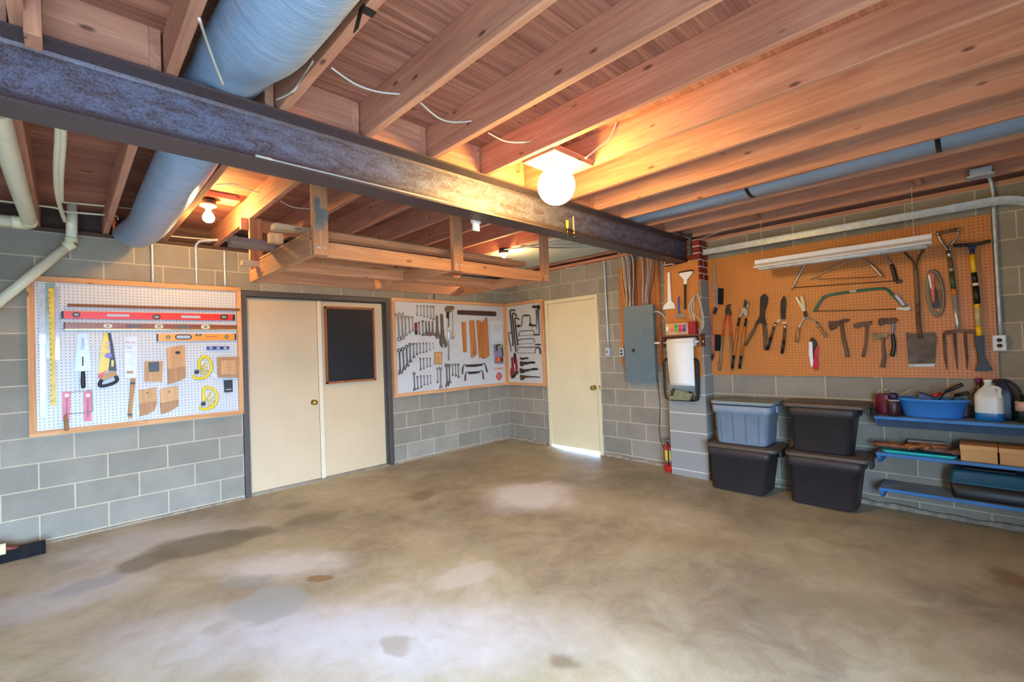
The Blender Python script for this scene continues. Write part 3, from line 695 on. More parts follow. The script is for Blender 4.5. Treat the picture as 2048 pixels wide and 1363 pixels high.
timber(-3.72, -1.9, -2.12, zb+H+.062, .09, .060, M_GREYW, 'long brownish timber under the pale one on the rack')
timber(-3.75, -1.92, -2.3, zz+.061, .089, .038, M_RK, 'timber lying just behind the front rail of the rack')
timber(-3.62, -2.1, -1.6, zz+.061, .089, .038, M_RK, 'timber lying at the middle of the rack')
b = MB(); q = hit(*C4(1200, 1150), 1, -1.95); b.box((q.x-.02, -1.99, zz+.061), (q.x+.06, -1.93, zz+.122)); obj('wood_offcut', b, M_PINEZ, label='small upright pine offcut at the left end of the rack', cat='offcut')

# ---------------------------------------------------------------- clamp, scraper and rod on the beam
t = thing('bar_clamp', 'small bar clamp with yellow handle gripping the bottom of the beam', 'clamp', (0, 0, 0))
def on(Y, k, x, y): return hit(*k(x, y), 1, Y)
YB = by0-.018
t.location = on(YB, C10, 1405, 520); WL[t.name] = Vector(t.location)
a = on(YB, C10, 1403, 300); c = on(YB, C10, 1415, 530)
b = MB(); b.box((a.x-.005, YB-.004, c.z), (a.x+.005, YB+.004, a.z)); obj('bar', b, plain('clamp_bar', (210, 190, 170), .4, .5), t)
h0 = on(YB, C10, 1333, 340); h1 = on(YB, C10, 1333, 435); h2 = on(YB, C10, 1330, 520)
b = MB(); b.lathe((h0.x, YB, h0.z), (0, 0, -1), [(0, 0), (0.003, .009), (.02, .011), (h0.z-h1.z-.01, .009), (h0.z-h1.z, .005), (h0.z-h1.z, 0)], 12); obj('handle', b, M_YELLOW, t)
b = MB(); b.tube([(h0.x, YB, h1.z+.001), (h0.x, YB, h2.z-.0)], .003, 8); obj('screw', b, M_STEEL, t)
b = MB(); jz = on(YB, C10, 1370, 458).z; b.box((h0.x-.004, YB-.005, jz-.005), (a.x-.0055, YB+.005, jz+.005)); b.box((h0.x-.012, YB-.01, bz0-.017), (a.x+.005, YB+.03, bz0-.004)); obj('jaw', b, M_DARK, t)
a = on(by1+.03, C10, 250, 355); c = on(by1+.03, C10, 280, 465)
b = MB(); b.box((a.x-.0, by1+.012, c.z), (a.x+.05, by1+.03, a.z-.01)); b.box((a.x-.006, by1+.005, a.z-.01), (a.x+.056, by1+.036, a.z+.01)); obj('clip', b, M_WHITE, label='white plastic clip hanging behind the bottom edge of the beam', cat='clip', bev=.002)
a = on(by0+.004, C4, 1190, 262); c = on(by0+.004, C1, 1250, 1090)
b = MB(); b.tube([(a.x, by0+.012, bz0+.018), (c.x, by0+.012, bz0+.018)], .006, 8); b.lathe((a.x, by0+.012, bz0+.018), (1, 0, 0), [(-.06, 0), (-.06, .009), (0, .009), (.01, .006), (.01, 0)], 10)
obj('thin_rod', b, M_CABLE, label='long thin pale rod lying on the bottom ledge of the steel beam', cat='rod')

# ---------------------------------------------------------------- ducts
def duct_mat():
    m = NT('foil_duct_wrap'); v = m.objc(False); p = m.pos()
    wv = m.n('ShaderNodeTexWave', wave_type='BANDS', bands_direction='Y', wave_profile='SIN'); m.l(m.mapv(p, (1, 1, 1), rot=(0, 0, .25)), wv.inputs[0]); wv.inputs['Scale'].default_value = 24; wv.inputs['Distortion'].default_value = 5; wv.inputs['Detail'].default_value = 3; wv.inputs['Detail Scale'].default_value = 2
    n = m.noise(m.mapv(p, (5, 40, 5)), 1, 5, .6, 1.5)
    m.bump(m.math('ADD', m.math('MULTIPLY', wv.outputs['Fac'], .5), n), .22, .008)
    return m.fin(m.ramp(n, [(.3, lin((132, 158, 190))), (.7, lin((168, 190, 216)))]), .34, .3)
M_DUCT = duct_mat()
def duct(name, pts, rx, rz, mat, label, n=28, k=6):
    P_ = smooth(pts, k); m = len(P_); u = [i/(m-1)*(len(pts)-1) for i in range(m)]
    f = lambda L, t: L[min(int(t), len(L)-1)]*(1-(t-int(t)))+L[min(int(t)+1, len(L)-1)]*(t-int(t))
    RX = [f(rx, t) for t in u]; RZ = [f(rz, t) for t in u]
    b = MB(); b.tube(P_, RX, n, sq=[z/x for z, x in zip(RZ, RX)]); return obj(name, b, mat, label=label, cat='duct')
duct('insulated_duct', [(-4.440, -6.05, 2.54), (-4.440, -5.5, 2.54), (-4.440, -4.2, 2.54), (-4.442, -3.55, 2.55), (-4.445, -3.2, 2.60), (-4.448, -3.0, 2.614), (-4.462, -2.8, 2.610), (-4.475, -2.6, 2.54), (-4.478, -2.3, 2.492), (-4.478, -1.4, 2.486), (-4.478, -.7, 2.486), (-4.52, -.35, 2.485), (-4.56, -.12, 2.52)],
     [.145, .145, .145, .145, .14, .13, .13, .128, .128, .128, .128, .12, .10], [.145, .145, .145, .14, .1, .086, .086, .115, .128, .128, .128, .12, .08], M_DUCT, 'big silver foil-wrapped duct running over the steel beam')
M_DUCT2 = plain('pale_duct_wrap', (140, 162, 192), .4, .2, var=.04, sc=4, bump=.1)
t = thing('round_duct', 'long pale blue-grey round duct between the right-hand joists', 'duct', (-1.19, -4.5, 2.6))
b = MB(); b.tube([(-1.19, Y0, 2.606), (-1.19, -5.5, 2.606), (-1.19, -4.0, 2.606), (-1.19, -2.9, 2.613), (-1.19, -2.2, 2.613)], [.155, .155, .155, .14, .12], 24, sq=[.62, .62, .62, .62, .7]); obj('duct_pipe', b, M_DUCT2, t)
for k_, x, y in ((C12, 1635, 710), (C12, 712, 930)):
    yy = hit(*k_(x, y), 2, 2.52).y
    b = MB(); b.tube([(-1.19, yy-.012, 2.606), (-1.19, yy+.012, 2.606)], .1575, 24, sq=.635); obj('strap', b, M_BLACK, t)
# ---------------------------------------------------------------- plumbing at the left
x1 = -5.13
t = thing('drain_pipe', 'thick white drain pipe under the joists at the upper left edge', 'pipe', (x1, -1.3, 2.5), 'white plastic pipes')
b = MB(); b.tube(smooth([(x1-.02, -2.42, 2.66), (x1-.02, -2.40, 2.56), (x1-.02, -2.33, 2.502), (x1-.018, -2.2, 2.497), (x1-.01, -1.2, 2.496), (x1, -.5, 2.495), (x1, -.32, 2.493)], 5), .044, 18); obj('pipe_run', b, M_PVC, t)
b = MB(); b.tube(smooth([(x1, -.33, 2.4925), (x1, -.27, 2.491), (x1-.03, -.235, 2.49), (x1-.09, -.23, 2.49)], 5), .047, 18); obj('elbow', b, plain('cream_pvc', (228, 220, 176), .35, var=.03), t)
b = MB(); b.tube([(x1-.085, -.23, 2.489), (x1-.9, -.23, 2.487)], .044, 18); obj('pipe_run', b, M_PVC, t)
b = MB(); b.tube([(x1-.019, -2.375, 2.515), (x1-.02, -2.405, 2.6)], .05, 18); obj('cleanout_hub', b, M_PVC, t)
yd = -.14
pv = lambda x, y: hit(*C3b(x, y), 1, yd)
a = pv(490, 590); c = pv(487, 880); e = pv(455, 930); g = pv(0, 1300)
t = thing('waste_pipe', 'white waste pipe dropping and slanting down left across the pegboard corner', 'pipe', c, 'white plastic pipes')
b = MB(); b.tube([(a.x, yd, 2.70), (c.x, yd, c.z-.005)], .035, 18); obj('pipe_run', b, M_PVC, t)
b = MB(); b.tube(smooth([(c.x, yd, c.z+.01), (c.x, yd, c.z-.03), (e.x+.03, yd, e.z+.03), (e.x-.01, yd, e.z-.005)], 5), .04, 18); obj('elbow', b, plain('cream_pvc', (228, 220, 176), .35, var=.03), t)
dr = Vector((g.x-e.x, 0, g.z-e.z)); b = MB(); b.tube([(e.x, yd, e.z), Vector((e.x, yd, e.z))+dr*1.35], .035, 18); obj('pipe_run', b, M_PVC, t)
for i, (xa, r) in enumerate(((400, .0135), (424, .0135))):
    q = [hit(*C3b(x, y), 2, 2.545) for x, y in (((385, 130), (372, 400), (385, 590), (435, 755)) if i == 0 else ((425, 130), (408, 480), (412, 620)))]
    pts = [(p.x+.005, p.y, 2.545) for p in q]; pts = [(pts[0][0], -2.75, 2.56)]+pts
    b = MB(); b.tube(smooth(pts, 5), r, 10); obj('water_pipe', b, M_PVC, label=['thin white water pipe at upper left, curved left one of the pair', 'thin white water pipe at upper left, straighter right one of the pair'][i], cat='pipe', group='thin water pipes along the joists')
for i, (ya, yb) in enumerate(((627, 672), (690, 716))):
    z = 2.56-.03*i; Y = -.3
    p1 = hit(*C3b(425, ya), 1, Y); p2 = hit(*C3b(905 if i == 0 else 800, yb if i == 0 else 722), 1, Y)
    pts = [p1, p2] if i == 0 else [hit(*C3b(0, 618), 1, Y), hit(*C3b(380, 665), 1, Y), p1, p2]
    pts = [(p.x, Y, max(min(p.z, 2.64), 2.54) if 0 else p.z) for p in pts]
    e_ = pts[-1]; pts = pts+[(e_[0]+.002, Y-.01, e_[2]-.07 if i == 0 else e_[2]-.03)]
    b = MB(); b.tube(pts, .007, 8); obj('water_pipe', b, M_PVC, label=['half-inch white pipe crossing the joists above the left pegboard, upper one', 'half-inch white pipe crossing the joists above the left pegboard, lower one'][i], cat='pipe', group='thin cross pipes')
q = hit(*C3b(762, 740), 1, -.28); b = MB(); b.bar((q.x, -.28, q.z+.06), (q.x+.012, -.28, q.z-.08), .02, .014); b.bar((q.x+.015, -.28, q.z+.02), (q.x+.02, -.28, q.z-.04), .015, .01); obj('flag_ribbon', b, M_ORANGE, label='small orange marking ribbon on a joist above the left pegboard', cat='ribbon')
# cable looping through the front joists, end of each loop in a drilled hole
def sag(pts, label, r=.0045, m=M_CABLE, g='cables between the joists'):
    b = MB(); b.tube(smooth(pts, 6), r, 6); obj('joist_cable', b, m, label=label, cat='cable', group=g)
def jpt(k, x, y, X): return hit(*k(x, y), 0, X)
sag([jpt(C6, 970, 92, -4.664+.0), jpt(C6, 1010, 210, -4.60), jpt(C6, 1050, 320, -4.55), jpt(C6, 1085, 410, -4.50)], 'white cable hanging in front of the silver duct at upper left')
sag([hit(*C1(135, 510), 0, -4.27), hit(*C1(215, 470), 0, -4.26), hit(*C1(270, 400), 0, -4.255), hit(*C1(325, 312), 0, -4.2585)], 'white cable loop on the joist just right of the silver duct')
sag([hit(*C1(415, 345), 2, 2.60), hit(*C1(540, 430), 2, 2.575), hit(*C1(660, 470), 2, 2.58), hit(*C1(795, 483), 2, 2.60)], 'white cable sagging between the second and third joists right of the duct')
sag([hit(*C1(872, 525), 2, 2.60), hit(*C1(960, 600), 2, 2.575), hit(*C1(1040, 625), 2, 2.575), hit(*C1(1150, 618), 2, 2.60)], 'white cable sagging between the third and fourth joists right of the duct')
sag([hit(*C1(1220, 680), 2, 2.60), hit(*C1(1300, 720), 2, 2.575), hit(*C1(1380, 728), 2, 2.575), hit(*C1(1450, 722), 2, 2.60)], 'white cable sagging between joists just left of the bright globe lamp')
sag([hit(*C11(1530, 130), 0, -2.64), hit(*C11(1440, 330), 0, -2.655), hit(*C11(1280, 470), 0, -2.70), hit(*C11(1150, 580), 0, -2.75)], 'grey-white cable running to the board above the bright globe lamp', .006)
sag([hit(*C4(690, 495), 2, 2.66), hit(*C4(850, 490), 2, 2.66), hit(*C4(960, 530), 2, 2.66), hit(*C4(1165, 592), 2, 2.66)], 'thin cable crossing above the left bare bulb')
sag([hit(*C4(1275, 645), 2, 2.60), hit(*C4(1390, 700), 2, 2.59), hit(*C4(1560, 715), 2, 2.60)], 'thin cable sagging behind the front left post of the rack')
t = thing('cable_bundle', 'bundle of white and grey cables lying under the plasterboard behind the beam', 'cable bundle', (-.9, -2.1, 2.5))
for i in range(7):
    y0_ = -1.0-.045*i
    pts = [(-1.52+.03*i, y0_-.6, 2.50), (-1.35, y0_-.85, 2.497-.004*(i % 2)), (-1.05, y0_-1.0-.03*i, 2.494-.004*(i % 3)), (-.75, -2.3-.05*i, 2.497), (-.5, -2.72-.02*i, 2.503), (-.2, -2.78+.03*i, 2.53)]
    pts = [(x, max(y, -2.86), z) for x, y, z in pts]
    b = MB(); b.tube(smooth(pts, 5), .0055, 6); obj('cable_strand', b, [M_CABLE, cm['g'], M_CABLE][i % 3], t)
b = MB(); b.tube(smooth([FB.P(x_, z_, .05) for x_, z_ in sp(FB, C7, ((560, 250), (640, 262), (740, 240), (830, 195), (930, 170)), .05)], 5), .006, 6); obj('electrical_cable', b, M_CABLE, label='white cable sagging along the top of the wall over the side door', cat='cable')
b = MB(); b.tube(smooth([(-4.05, -.1, 2.53), (-4.0, -.12, 2.54), (-3.85, -.15, 2.555), (-3.7, -.2, 2.56)], 5), .006, 6); b.tube(smooth([(-4.3, -.1, 2.55), (-4.1, -.12, 2.55), (-3.9, -.15, 2.56), (-3.75, -.22, 2.6)], 5), .006, 6); obj('electrical_cable', b, M_CABLE, label='cables running from the conduits over the left pegboard', cat='cable')

# ---------------------------------------------------------------- garage door track, hanger, fluorescent fixture
t = thing('door_track', 'galvanised garage door track running along the right wall and curving down', 'track', (-.12, -4.2, 2.35))
def chan(pts, w, h, th=.002):
    """C channel opening toward the room: path pts, width w across, height h"""
    b = MB(); pts = [Vector(p) for p in pts]; m = len(pts)
    prof = [(-h/2, w), (-h/2, 0), (h/2, 0), (h/2, w), (h/2-.006, w), (h/2-.003, .003), (-h/2+.003, .003), (-h/2+.006, w)]
    vs = []
    for i, p in enumerate(pts):
        tg = (pts[min(i+1, m-1)]-pts[max(i-1, 0)]).normalized(); up = Vector((-1, 0, 0)).cross(tg); 
        if up.z < 0 and abs(tg.y) > .5: up = -up
        for a_, c_ in prof: vs.append(p+up*a_+Vector((1, 0, 0))*(w/2-c_))
    n_ = len(prof); fs = [list(range(n_)), list(range((m-1)*n_, m*n_))[::-1]]
    for i in range(m-1):
        for j in range(n_): k_ = (j+1) % n_; fs.append((i*n_+j, i*n_+k_, (i+1)*n_+k_, (i+1)*n_+j))
    b.add(vs, fs); return b
arc = [(-.13, -5.27-.38*math.sin(a), 1.975+.38*math.cos(a)) for a in [i*math.pi/24 for i in range(13)]]
obj('horizontal_rail', chan([(-.13, -3.06, 2.355), (-.13, -4.4, 2.355), (-.13, -5.15, 2.355)]+arc+[(-.13, -5.652, 1.4), (-.13, -5.652, .0)], .028, .058), M_GALV, t)
b = MB(); a = FB.px(C9, 1150, 400, .22); c = FB.px(C9, 1150, 630, .22)
bx = -.232
b.box((bx, -3.10, 2.33), (bx+.004, -3.065, 2.56)); b.box((bx, -3.10, 2.33), (bx+.03, -3.096, 2.56)); b.bar((bx, -3.09, 2.52), (bx-.2, -3.04, 2.56), .03, .004); obj('hanger_bracket', b, plain('dark_bracket', (92, 96, 104), .5, .5), t)
b = MB(); b.tube([(-.2, -3.13, 2.47), (-.2, -3.45, 2.545)], .004, 6); obj('spring_cable', b, M_GALV, t)
M_FL = plain('fixture_white', (226, 228, 232), .35, var=.02)
fxx = -.36; fy0 = hit(*KR(350, 470), 0, fxx).y; fy1 = hit(*KR(1467, 310), 0, fxx).y
z0 = 2.075; z1 = 2.15
t = thing('strip_light', 'unlit long white fluorescent fixture hanging in front of the brown pegboard', 'light fixture', (fxx, (fy0+fy1)/2, z0))
pr_ = [(fxx-.018, z1), (fxx+.018, z1), (fxx+.022, z1-.035), (fxx+.06, z0+.012), (fxx+.062, z0), (fxx+.03, z0+.006), (fxx-.03, z0+.006), (fxx-.062, z0), (fxx-.06, z0+.012), (fxx-.022, z1-.035)]
n_ = len(pr_); b = MB(); b.add([(x, fy0, z) for x, z in pr_]+[(x, fy1, z) for x, z in pr_], [list(range(n_)), list(range(n_, 2*n_))[::-1]]+[(i, (i+1) % n_, n_+(i+1) % n_, n_+i) for i in range(n_)]); obj('housing', b, M_FL, t)
for dx in (-.03, .03):
    b = MB(); b.tube([(fxx+dx, fy0-.03, z0-.008), (fxx+dx, fy1+.03, z0-.008)], .013, 10); obj('tube', b, plain('unlit_tube', (205, 208, 210), .2), t)
for yy in (fy0-.06, fy1+.1):
    b = MB()
    for i in range(16):
        z = z1+.0+i*.0235; b.bar((fxx+(.003 if i % 2 else -.003), yy, z), (fxx+(-.003 if i % 2 else .003), yy, z+.021), .003, .003)
    obj('chain', b, M_GALV, t)

q0 = hit(*C0(120, 6), 2, 2.60); q1 = hit(*C0(290, 48), 2, 2.60)
b = MB(); b.box((q1.x-.11, q1.y+.0, 2.60), (q1.x+.0, q1.y-.12, 2.68)); obj('junction_box', b, plain('blue_box', (60, 130, 190), .4), label='blue plastic electrical box beside the hanging stud at the upper left corner', cat='box', bev=.003)
q0 = hit(688, 12, 2, 2.50); b = MB(); b.bar((-4.286, q0.y, 2.44), (-4.262, q0.y+.0, 2.53), .03, .004); b.bar((-4.262, q0.y, 2.5215), (-4.22, q0.y, 2.5215), .03, .004); obj('duct_strap', b, M_BLACK, label='black strap holding the silver duct at the top edge', cat='strap')
# ---------------------------------------------------------------- storage bins
def rrect(cx, cy, hx, hy, r, n=5):
    out = []
    for qx, qy, a0 in ((1, 1, 0), (-1, 1, 90), (-1, -1, 180), (1, -1, 270)):
        for i in range(n+1):
            a = math.radians(a0+90*i/n); out.append((cx+qx*(hx-r)+r*math.cos(a), cy+qy*(hy-r)+r*math.sin(a)))
    return out
def loft(b, rings, cap0=True, cap1=True, sm=True):
    n = len(rings[0]); vs = [v for r in rings for v in r]; fs = []
    for i in range(len(rings)-1):
        for j in range(n):
            k = (j+1) % n; fs.append((i*n+j, i*n+k, (i+1)*n+k, (i+1)*n+j))
    b.add(vs, fs, sm)
    o = len(b.v)-len(vs)
    if cap0: b.f.append([o+j for j in range(n)][::-1]); b.sm.append(False)
    if cap1: b.f.append([o+(len(rings)-1)*n+j for j in range(n)]); b.sm.append(False)
    return b
def zr(z, *a): return [(x, y, z) for x, y in rrect(*a)]
M_BINB = plain('black_bin_plastic', (52, 46, 46), .5, var=.08, sc=8, bump=.1)
M_BINL = plain('grey_bin_plastic', (134, 146, 158), .5, var=.05, sc=8, bump=.1)
M_LIDB = plain('brown_black_lid', (88, 76, 66), .45, var=.06, sc=8)
def bin_(yb, yt, z0, z1, mb_, ml, label, grooves=0, xf=-.425, xb=-.085, flat=False):
    cxb = (xf+xb)/2; cyb = sum(yb)/2; hxb = abs(xf-xb)/2; hyb = abs(yb[0]-yb[1])/2
    cyt = sum(yt)/2; hyt = abs(yt[0]-yt[1])/2; hxt = hxb+.04; h = z1-z0
    t = thing('storage_bin', label, 'storage bin', (cxb, cyb, z0), 'stacked storage bins')
    b = MB(); zc = z0+h*.72; f = .72
    L = lambda f_: (cxb, cyb+(cyt-cyb)*f_*.7, hxb+.014*f_, hyb+min(.028, hyt-.03-hyb)*f_, .05)
    e = lambda t_, d: (t_[0], t_[1], t_[2]+d, t_[3]+d, t_[4])
    loft(b, [zr(z0, *e(L(0), -.015)), zr(z0+.012, *L(0)), zr(zc, *L(.72)), zr(zc+.004, *e(L(.72), .017)), zr(z1-.045, *e(L(.95), .017)), zr(z1-.042, *e(L(.95), .005))])
    body = obj('bin_body', b, mb_, t)
    if grooves:
        for i in range(4):
            yy = cyb+hyb*.74-i*hyb*.49; b = MB()
            for q in (0,):
                a = L(.03); c = L(.70)
                b.bar((cxb-a[2]-.001, yy, z0+.03), (cxb-c[2]-.001, cyb+(yy-cyb)*1.06, zc-.005), .006, .004, up=(-1, 0, 0))
            obj('bin_rib', b, plain('bin_groove', (84, 94, 106), .6), t)
    b = MB(); tt = (cxb, cyt, hxt, hyt, .055)
    R = [zr(z1-.040, *e(tt, -.004)), zr(z1-.036, *tt), zr(z1-.012, *e(tt, -.002)), zr(z1-.006, *e(tt, -.012)), zr(z1-.012, *e(tt, -.022)), zr(z1-.013, *e(tt, -.035)), zr(z1, *e(tt, -.045))] if not flat else [zr(z1-.032, *e(tt, -.006)), zr(z1-.030, *tt), zr(z1-.004, *e(tt, -.001)), zr(z1, *e(tt, -.006)), zr(z1-.008, *e(tt, -.02))]
    loft(b, R); lid = obj('bin_lid', b, ml, t)
    for sg in (1, -1):
        b = MB(); y = cyt+sg*(hyt-.012); b.box((cxb-.06, y-.012, z1-.10), (cxb+.06, y+.008, z1-.0405)); obj('bin_handle', b, mb_, t, bev=.006)
    return t
bin_((-3.275, -3.755), (-3.245, -3.88), -.018, .432, M_BINB, M_LIDB, 'black storage bin on the floor under the grey bin', xf=-.425)
bin_((-3.345, -3.79), (-3.305, -3.87), .434, .845, M_BINL, plain('grey_bin_lid', (128, 138, 140), .5, var=.04), 'grey-blue ribbed storage bin stacked on a black bin beside the pillar', grooves=1, xf=-.42, xb=-.10, flat=True)
bin_((-3.955, -4.42), (-3.925, -4.535), -.026, .432, M_BINB, M_LIDB, 'brown-black storage bin on the floor, lower of the right stack', xf=-.38)
bin_((-3.985, -4.40), (-3.925, -4.535), .434, .862, M_BINB, M_LIDB, 'brown-black storage bin on top of the right stack', xf=-.38)

# ---------------------------------------------------------------- blue wall shelves and what stands on them
M_SHB = plain('blue_shelf_paint', (46, 112, 176), .5, var=.12, sc=5)
M_SHT = plain('dusty_blue_board', (120, 140, 160), .7, var=.15, sc=6)
M_SHD = plain('shaded_blue_paint', (22, 52, 84), .6, var=.1, sc=5)  # shelf blue darkened, the recessed apron's shadow is in its colour
ye = -6.05
def wshelf(z, label, apron, left):
    t = thing('wall_shelf', label, 'shelf', (-.15, -5.3, z-.02), 'blue wall shelves')
    b = MB(); b.box((-.29, left, z-.018), (-.002, ye, z)); obj('shelf_board', b, M_SHT, t, bev=.002)
    b = MB(); b.box((-.305, left, z-.024), (-.2905, ye, z+.001)); obj('front_lip', b, M_SHB, t, bev=.002)
    if apron: b = MB(); b.box((-.27, left-.02, z-.085), (-.255, ye, z-.0185)); obj('apron', b, M_SHD, t)
    for y in (left-.005, left-.78, left-1.5):
        if y != left-.005 and y > -5.4 and not apron: continue
        b = MB(); b.prism(Frame((-1, 0, 0), (0, 1, 0), 1, 1), [(.004, z-.0185), (.285 if not apron else .25, z-.0185), (.285 if not apron else .25, z-.05), (.255 if not apron else .24, z-.085), (.004, z-.1)], y-.022, y); obj('bracket', b, M_SHB, t, bev=.002)
    return t
ZT, ZM, ZL = .771, .479, .200
wshelf(ZT, 'top blue wall shelf holding the tub and jug', True, -4.56)
wshelf(ZM, 'middle blue wall shelf holding gloves and cardboard boxes', False, -4.562)
wshelf(ZL, 'lowest blue wall shelf holding the dark toolbox', False, -4.568)
def vl(k, xl, xr, yt, d):
    a = FB.px(k, xl, yt, d)[0]; c = FB.px(k, xr, yt, d)[0]; z = FB.px(k, (xl+xr)/2, yt, d)[1]
    return (a+c)/2, (c-a)/2, z
s, r, zt = vl(KS2, 62, 360, 320, .12)
t = thing('paint_can', 'dark red ribbed plastic canister at the left end of the top shelf', 'canister', FB.P(s, ZT+.001, .12))
h = zt-ZT; prof = [(0, 0), (0, r*.96)]
for i in range(7): prof += [(h*(i+.15)/7, r*.97), (h*(i+.5)/7, r), (h*(i+.85)/7, r*.97)]
prof += [(h, r*.97), (h, 0)]
b = MB(); b.lathe(FB.P(s, ZT+.001, .12), (0, 0, 1), prof, 24); obj('can_body', b, plain('maroon_can', (104, 22, 44), .35, var=.08), t)
b = MB(); b.tube(smooth([FB.P(s-r*.8, zt+.001, .12), FB.P(s-r*.3, zt+.05, .12), FB.P(s+.0, zt+.035, .12), FB.P(s+r*.3, zt+.05, .12), FB.P(s+r*.8, zt+.001, .12)], 4), .002, 6); obj('wire_handle', b, M_CHROME, t)
s, r, zt = vl(KS2, 225, 400, 400, .235)
t = thing('jar', 'small dark jar with white rim between the red canister and blue tub', 'jar', FB.P(s, ZT+.001, .235))
b = MB(); b.lathe(FB.P(s, ZT+.001, .235), (0, 0, 1), [(0, 0), (0, r*.9), (.004, r), (zt-ZT-.012, r), (zt-ZT-.006, r*.9), (zt-ZT-.006, 0)], 20); obj('jar_body', b, plain('dark_maroon', (58, 26, 34), .4, var=.2), t)
b = MB(); b.lathe(FB.P(s, zt-.004, .235), (0, 0, 1), [(0, 0), (0, r*.92), (.01, r*.92), (.011, 0)], 20); obj('jar_lid', b, plain('dusty_white', (170, 164, 158), .5), t)
b = MB(); b.lathe(FB.P(s-.0, zt+.008, .215), (0, 0, 1), [(0, 0), (0, r*.7), (.035, r*.75), (.05, r*.5), (.05, 0)], 14); obj('round_pot', b, plain('purple_black', (42, 26, 60), .4), label='small dark purple pot on the jar beside the blue tub', cat='pot')
# blue oval tub
d0 = .165
sl, _ = FB.px(KS2, 340, 370, d0); sr, _ = FB.px(KS2, 1338, 400, d0); bl, _ = FB.px(KS2, 435, 640, d0+.08); br, _ = FB.px(KS2, 1235, 690, d0+.08)
zt = FB.px(KS2, 800, 390, .29)[1]
cs_ = (sl+sr)/2; hw = (sr-sl)/2; cb = (bl+br)/2; hb = (br-bl)/2
t = thing('plastic_tub', 'bright blue oval plastic tub with wire handle on the top shelf', 'tub', FB.P(cs_, ZT, .165))
def ell(c, z, a, bb, d, n=36): return [FB.P(c+a*math.cos(2*math.pi*i/n), z, d+bb*math.sin(2*math.pi*i/n)) for i in range(n)]
M_TUB = plain('tub_blue', (58, 128, 206), .42, var=.05, sc=6)
b = MB(); z0 = ZT+.001
loft(b, [ell(cb, z0, hb*.97, .095, d0), ell(cb, z0+.008, hb, .10, d0), ell(cs_, zt-.02, hw*.93, .122, d0), ell(cs_, zt-.018, hw*.99, .134, d0), ell(cs_, zt, hw, .137, d0), ell(cs_, zt+.001, hw*.93, .12, d0), ell(cb, z0+.012, hb*.95, .092, d0)], True, True)
obj('tub_body', b, M_TUB, t)
b = MB(); b.tube(smooth([FB.P(cs_-hw*.92, zt-.004, d0-.02), FB.P(cs_-hw*.5, zt+.065, d0-.03), FB.P(cs_, zt+.085, d0-.04), FB.P(cs_+hw*.5, zt+.065, d0-.03), FB.P(cs_+hw*.92, zt-.004, d0-.02)], 6), .0035, 6); obj('wire_handle', b, M_STEEL, t)
# tools in the tub
def kp(k, x, y, d): return FB.P(*F2(k, x, y, d))
def F2(k, x, y, d): q = FB.px(k, x, y, d); return q[0], q[1], d
for i, (a, c) in enumerate((((900, 330), (1235, 185)), ((1060, 350), (1310, 300)))):
    p = kp(KS2, a[0], a[1], .15); q = kp(KS2, c[0], c[1], .14+.05*i); m_ = p.lerp(q, .3)
    t2 = thing('hand_tool', ['long black-handled tool leaning up out of the blue tub', 'shorter black-handled tool leaning over the right rim of the blue tub'][i], 'hand tool', p)
    b = MB(); b.tube([m_, q.lerp(m_, .06), q], [.012, .015, .012], 10); obj('handle', b, M_BLACK, t2)
    b = MB(); b.tube([p+Vector((0, 0, -.05)), m_], .006, 8); obj('shank', b, M_DARK, t2)
p = kp(KS2, 640, 285, .17); q = kp(KS2, 830, 345, .20); u = kp(KS2, 945, 310, .17)
t2 = thing('trowel', 'small garden hand tool with navy blade and red handle lying in the blue tub', 'hand tool', q)
b = MB(); b.bar(p, q, .025, .006); obj('blade', b, plain('navy_metal', (40, 50, 110), .4, .3), t2)
b = MB(); b.tube([q, u], [.011, .014], 10); obj('handle', b, M_RED, t2)
b = MB(); w0 = cs_-hw*.55
b.prism(FB, [(w0, z0+.02), (w0+.14, z0+.02), (w0+.12, zt+.025), (w0+.05, zt+.03)], .13, .15); obj('grey_rag', b, plain('rag', (96, 120, 160), .9), label='grey-blue rag standing inside the blue tub', cat='rag', bev=.005)
# translucent jug with blue fluid
M_MILK = NT('milky_plastic'); M_MILK = M_MILK.fin(lin((206, 208, 202)), .35); M_MILK.node_tree.nodes['Principled BSDF'].inputs['Subsurface Weight'].default_value = .0
M_FLUID = plain('blue_fluid', (18, 104, 168), .25, var=.05)
s, r, _ = vl(KS2, 1375, 1795, 450, .16); zt = FB.px(KS2, 1550, 150, .16)[1]; zl = FB.px(KS2, 1580, 575, .24)[1]; zs = FB.px(KS2, 1580, 350, .18)[1]
t = thing('windshield_fluid_jug', 'milky plastic gallon jug part full of blue fluid on the top shelf', 'jug', FB.P(s, ZT, .16))
R = r*.94
def sq(z, f): return [Vector(FB.P(s+x, z, .16+y)) for x, y in rrect(0, 0, R*f, R*f*.95, R*f*.55)]
b = MB(); loft(b, [sq(z0, .93), sq(z0+.01, 1), sq(zl, 1)], True, False); obj('fluid_part', b, M_FLUID, t)
b = MB(); loft(b, [sq(zl, 1), sq(zs-.01, 1), sq(zs+.01, .96), sq(zs+(zt-zs)*.4, .72), sq(zt-.03, .32), sq(zt-.02, .26), sq(zt-.004, .25)], False, True); obj('jug_body', b, M_MILK, t)
b = MB(); b.lathe(FB.P(s, zt-.0035, .16), (0, 0, 1), [(0, 0), (0, .024), (.018, .023), (.019, 0)], 18); obj('jug_cap', b, M_WHITE, t)
b = MB(); b.tube(smooth([FB.P(s+.012, zt-.03, .16+.03), FB.P(s+.055, zt-.045, .16+.045), FB.P(s+R*.72, zs+.03, .16+.055), FB.P(s+R*.8, zs-.005, .16+.06)], 4), .011, 10); obj('jug_handle', b, M_MILK, t)
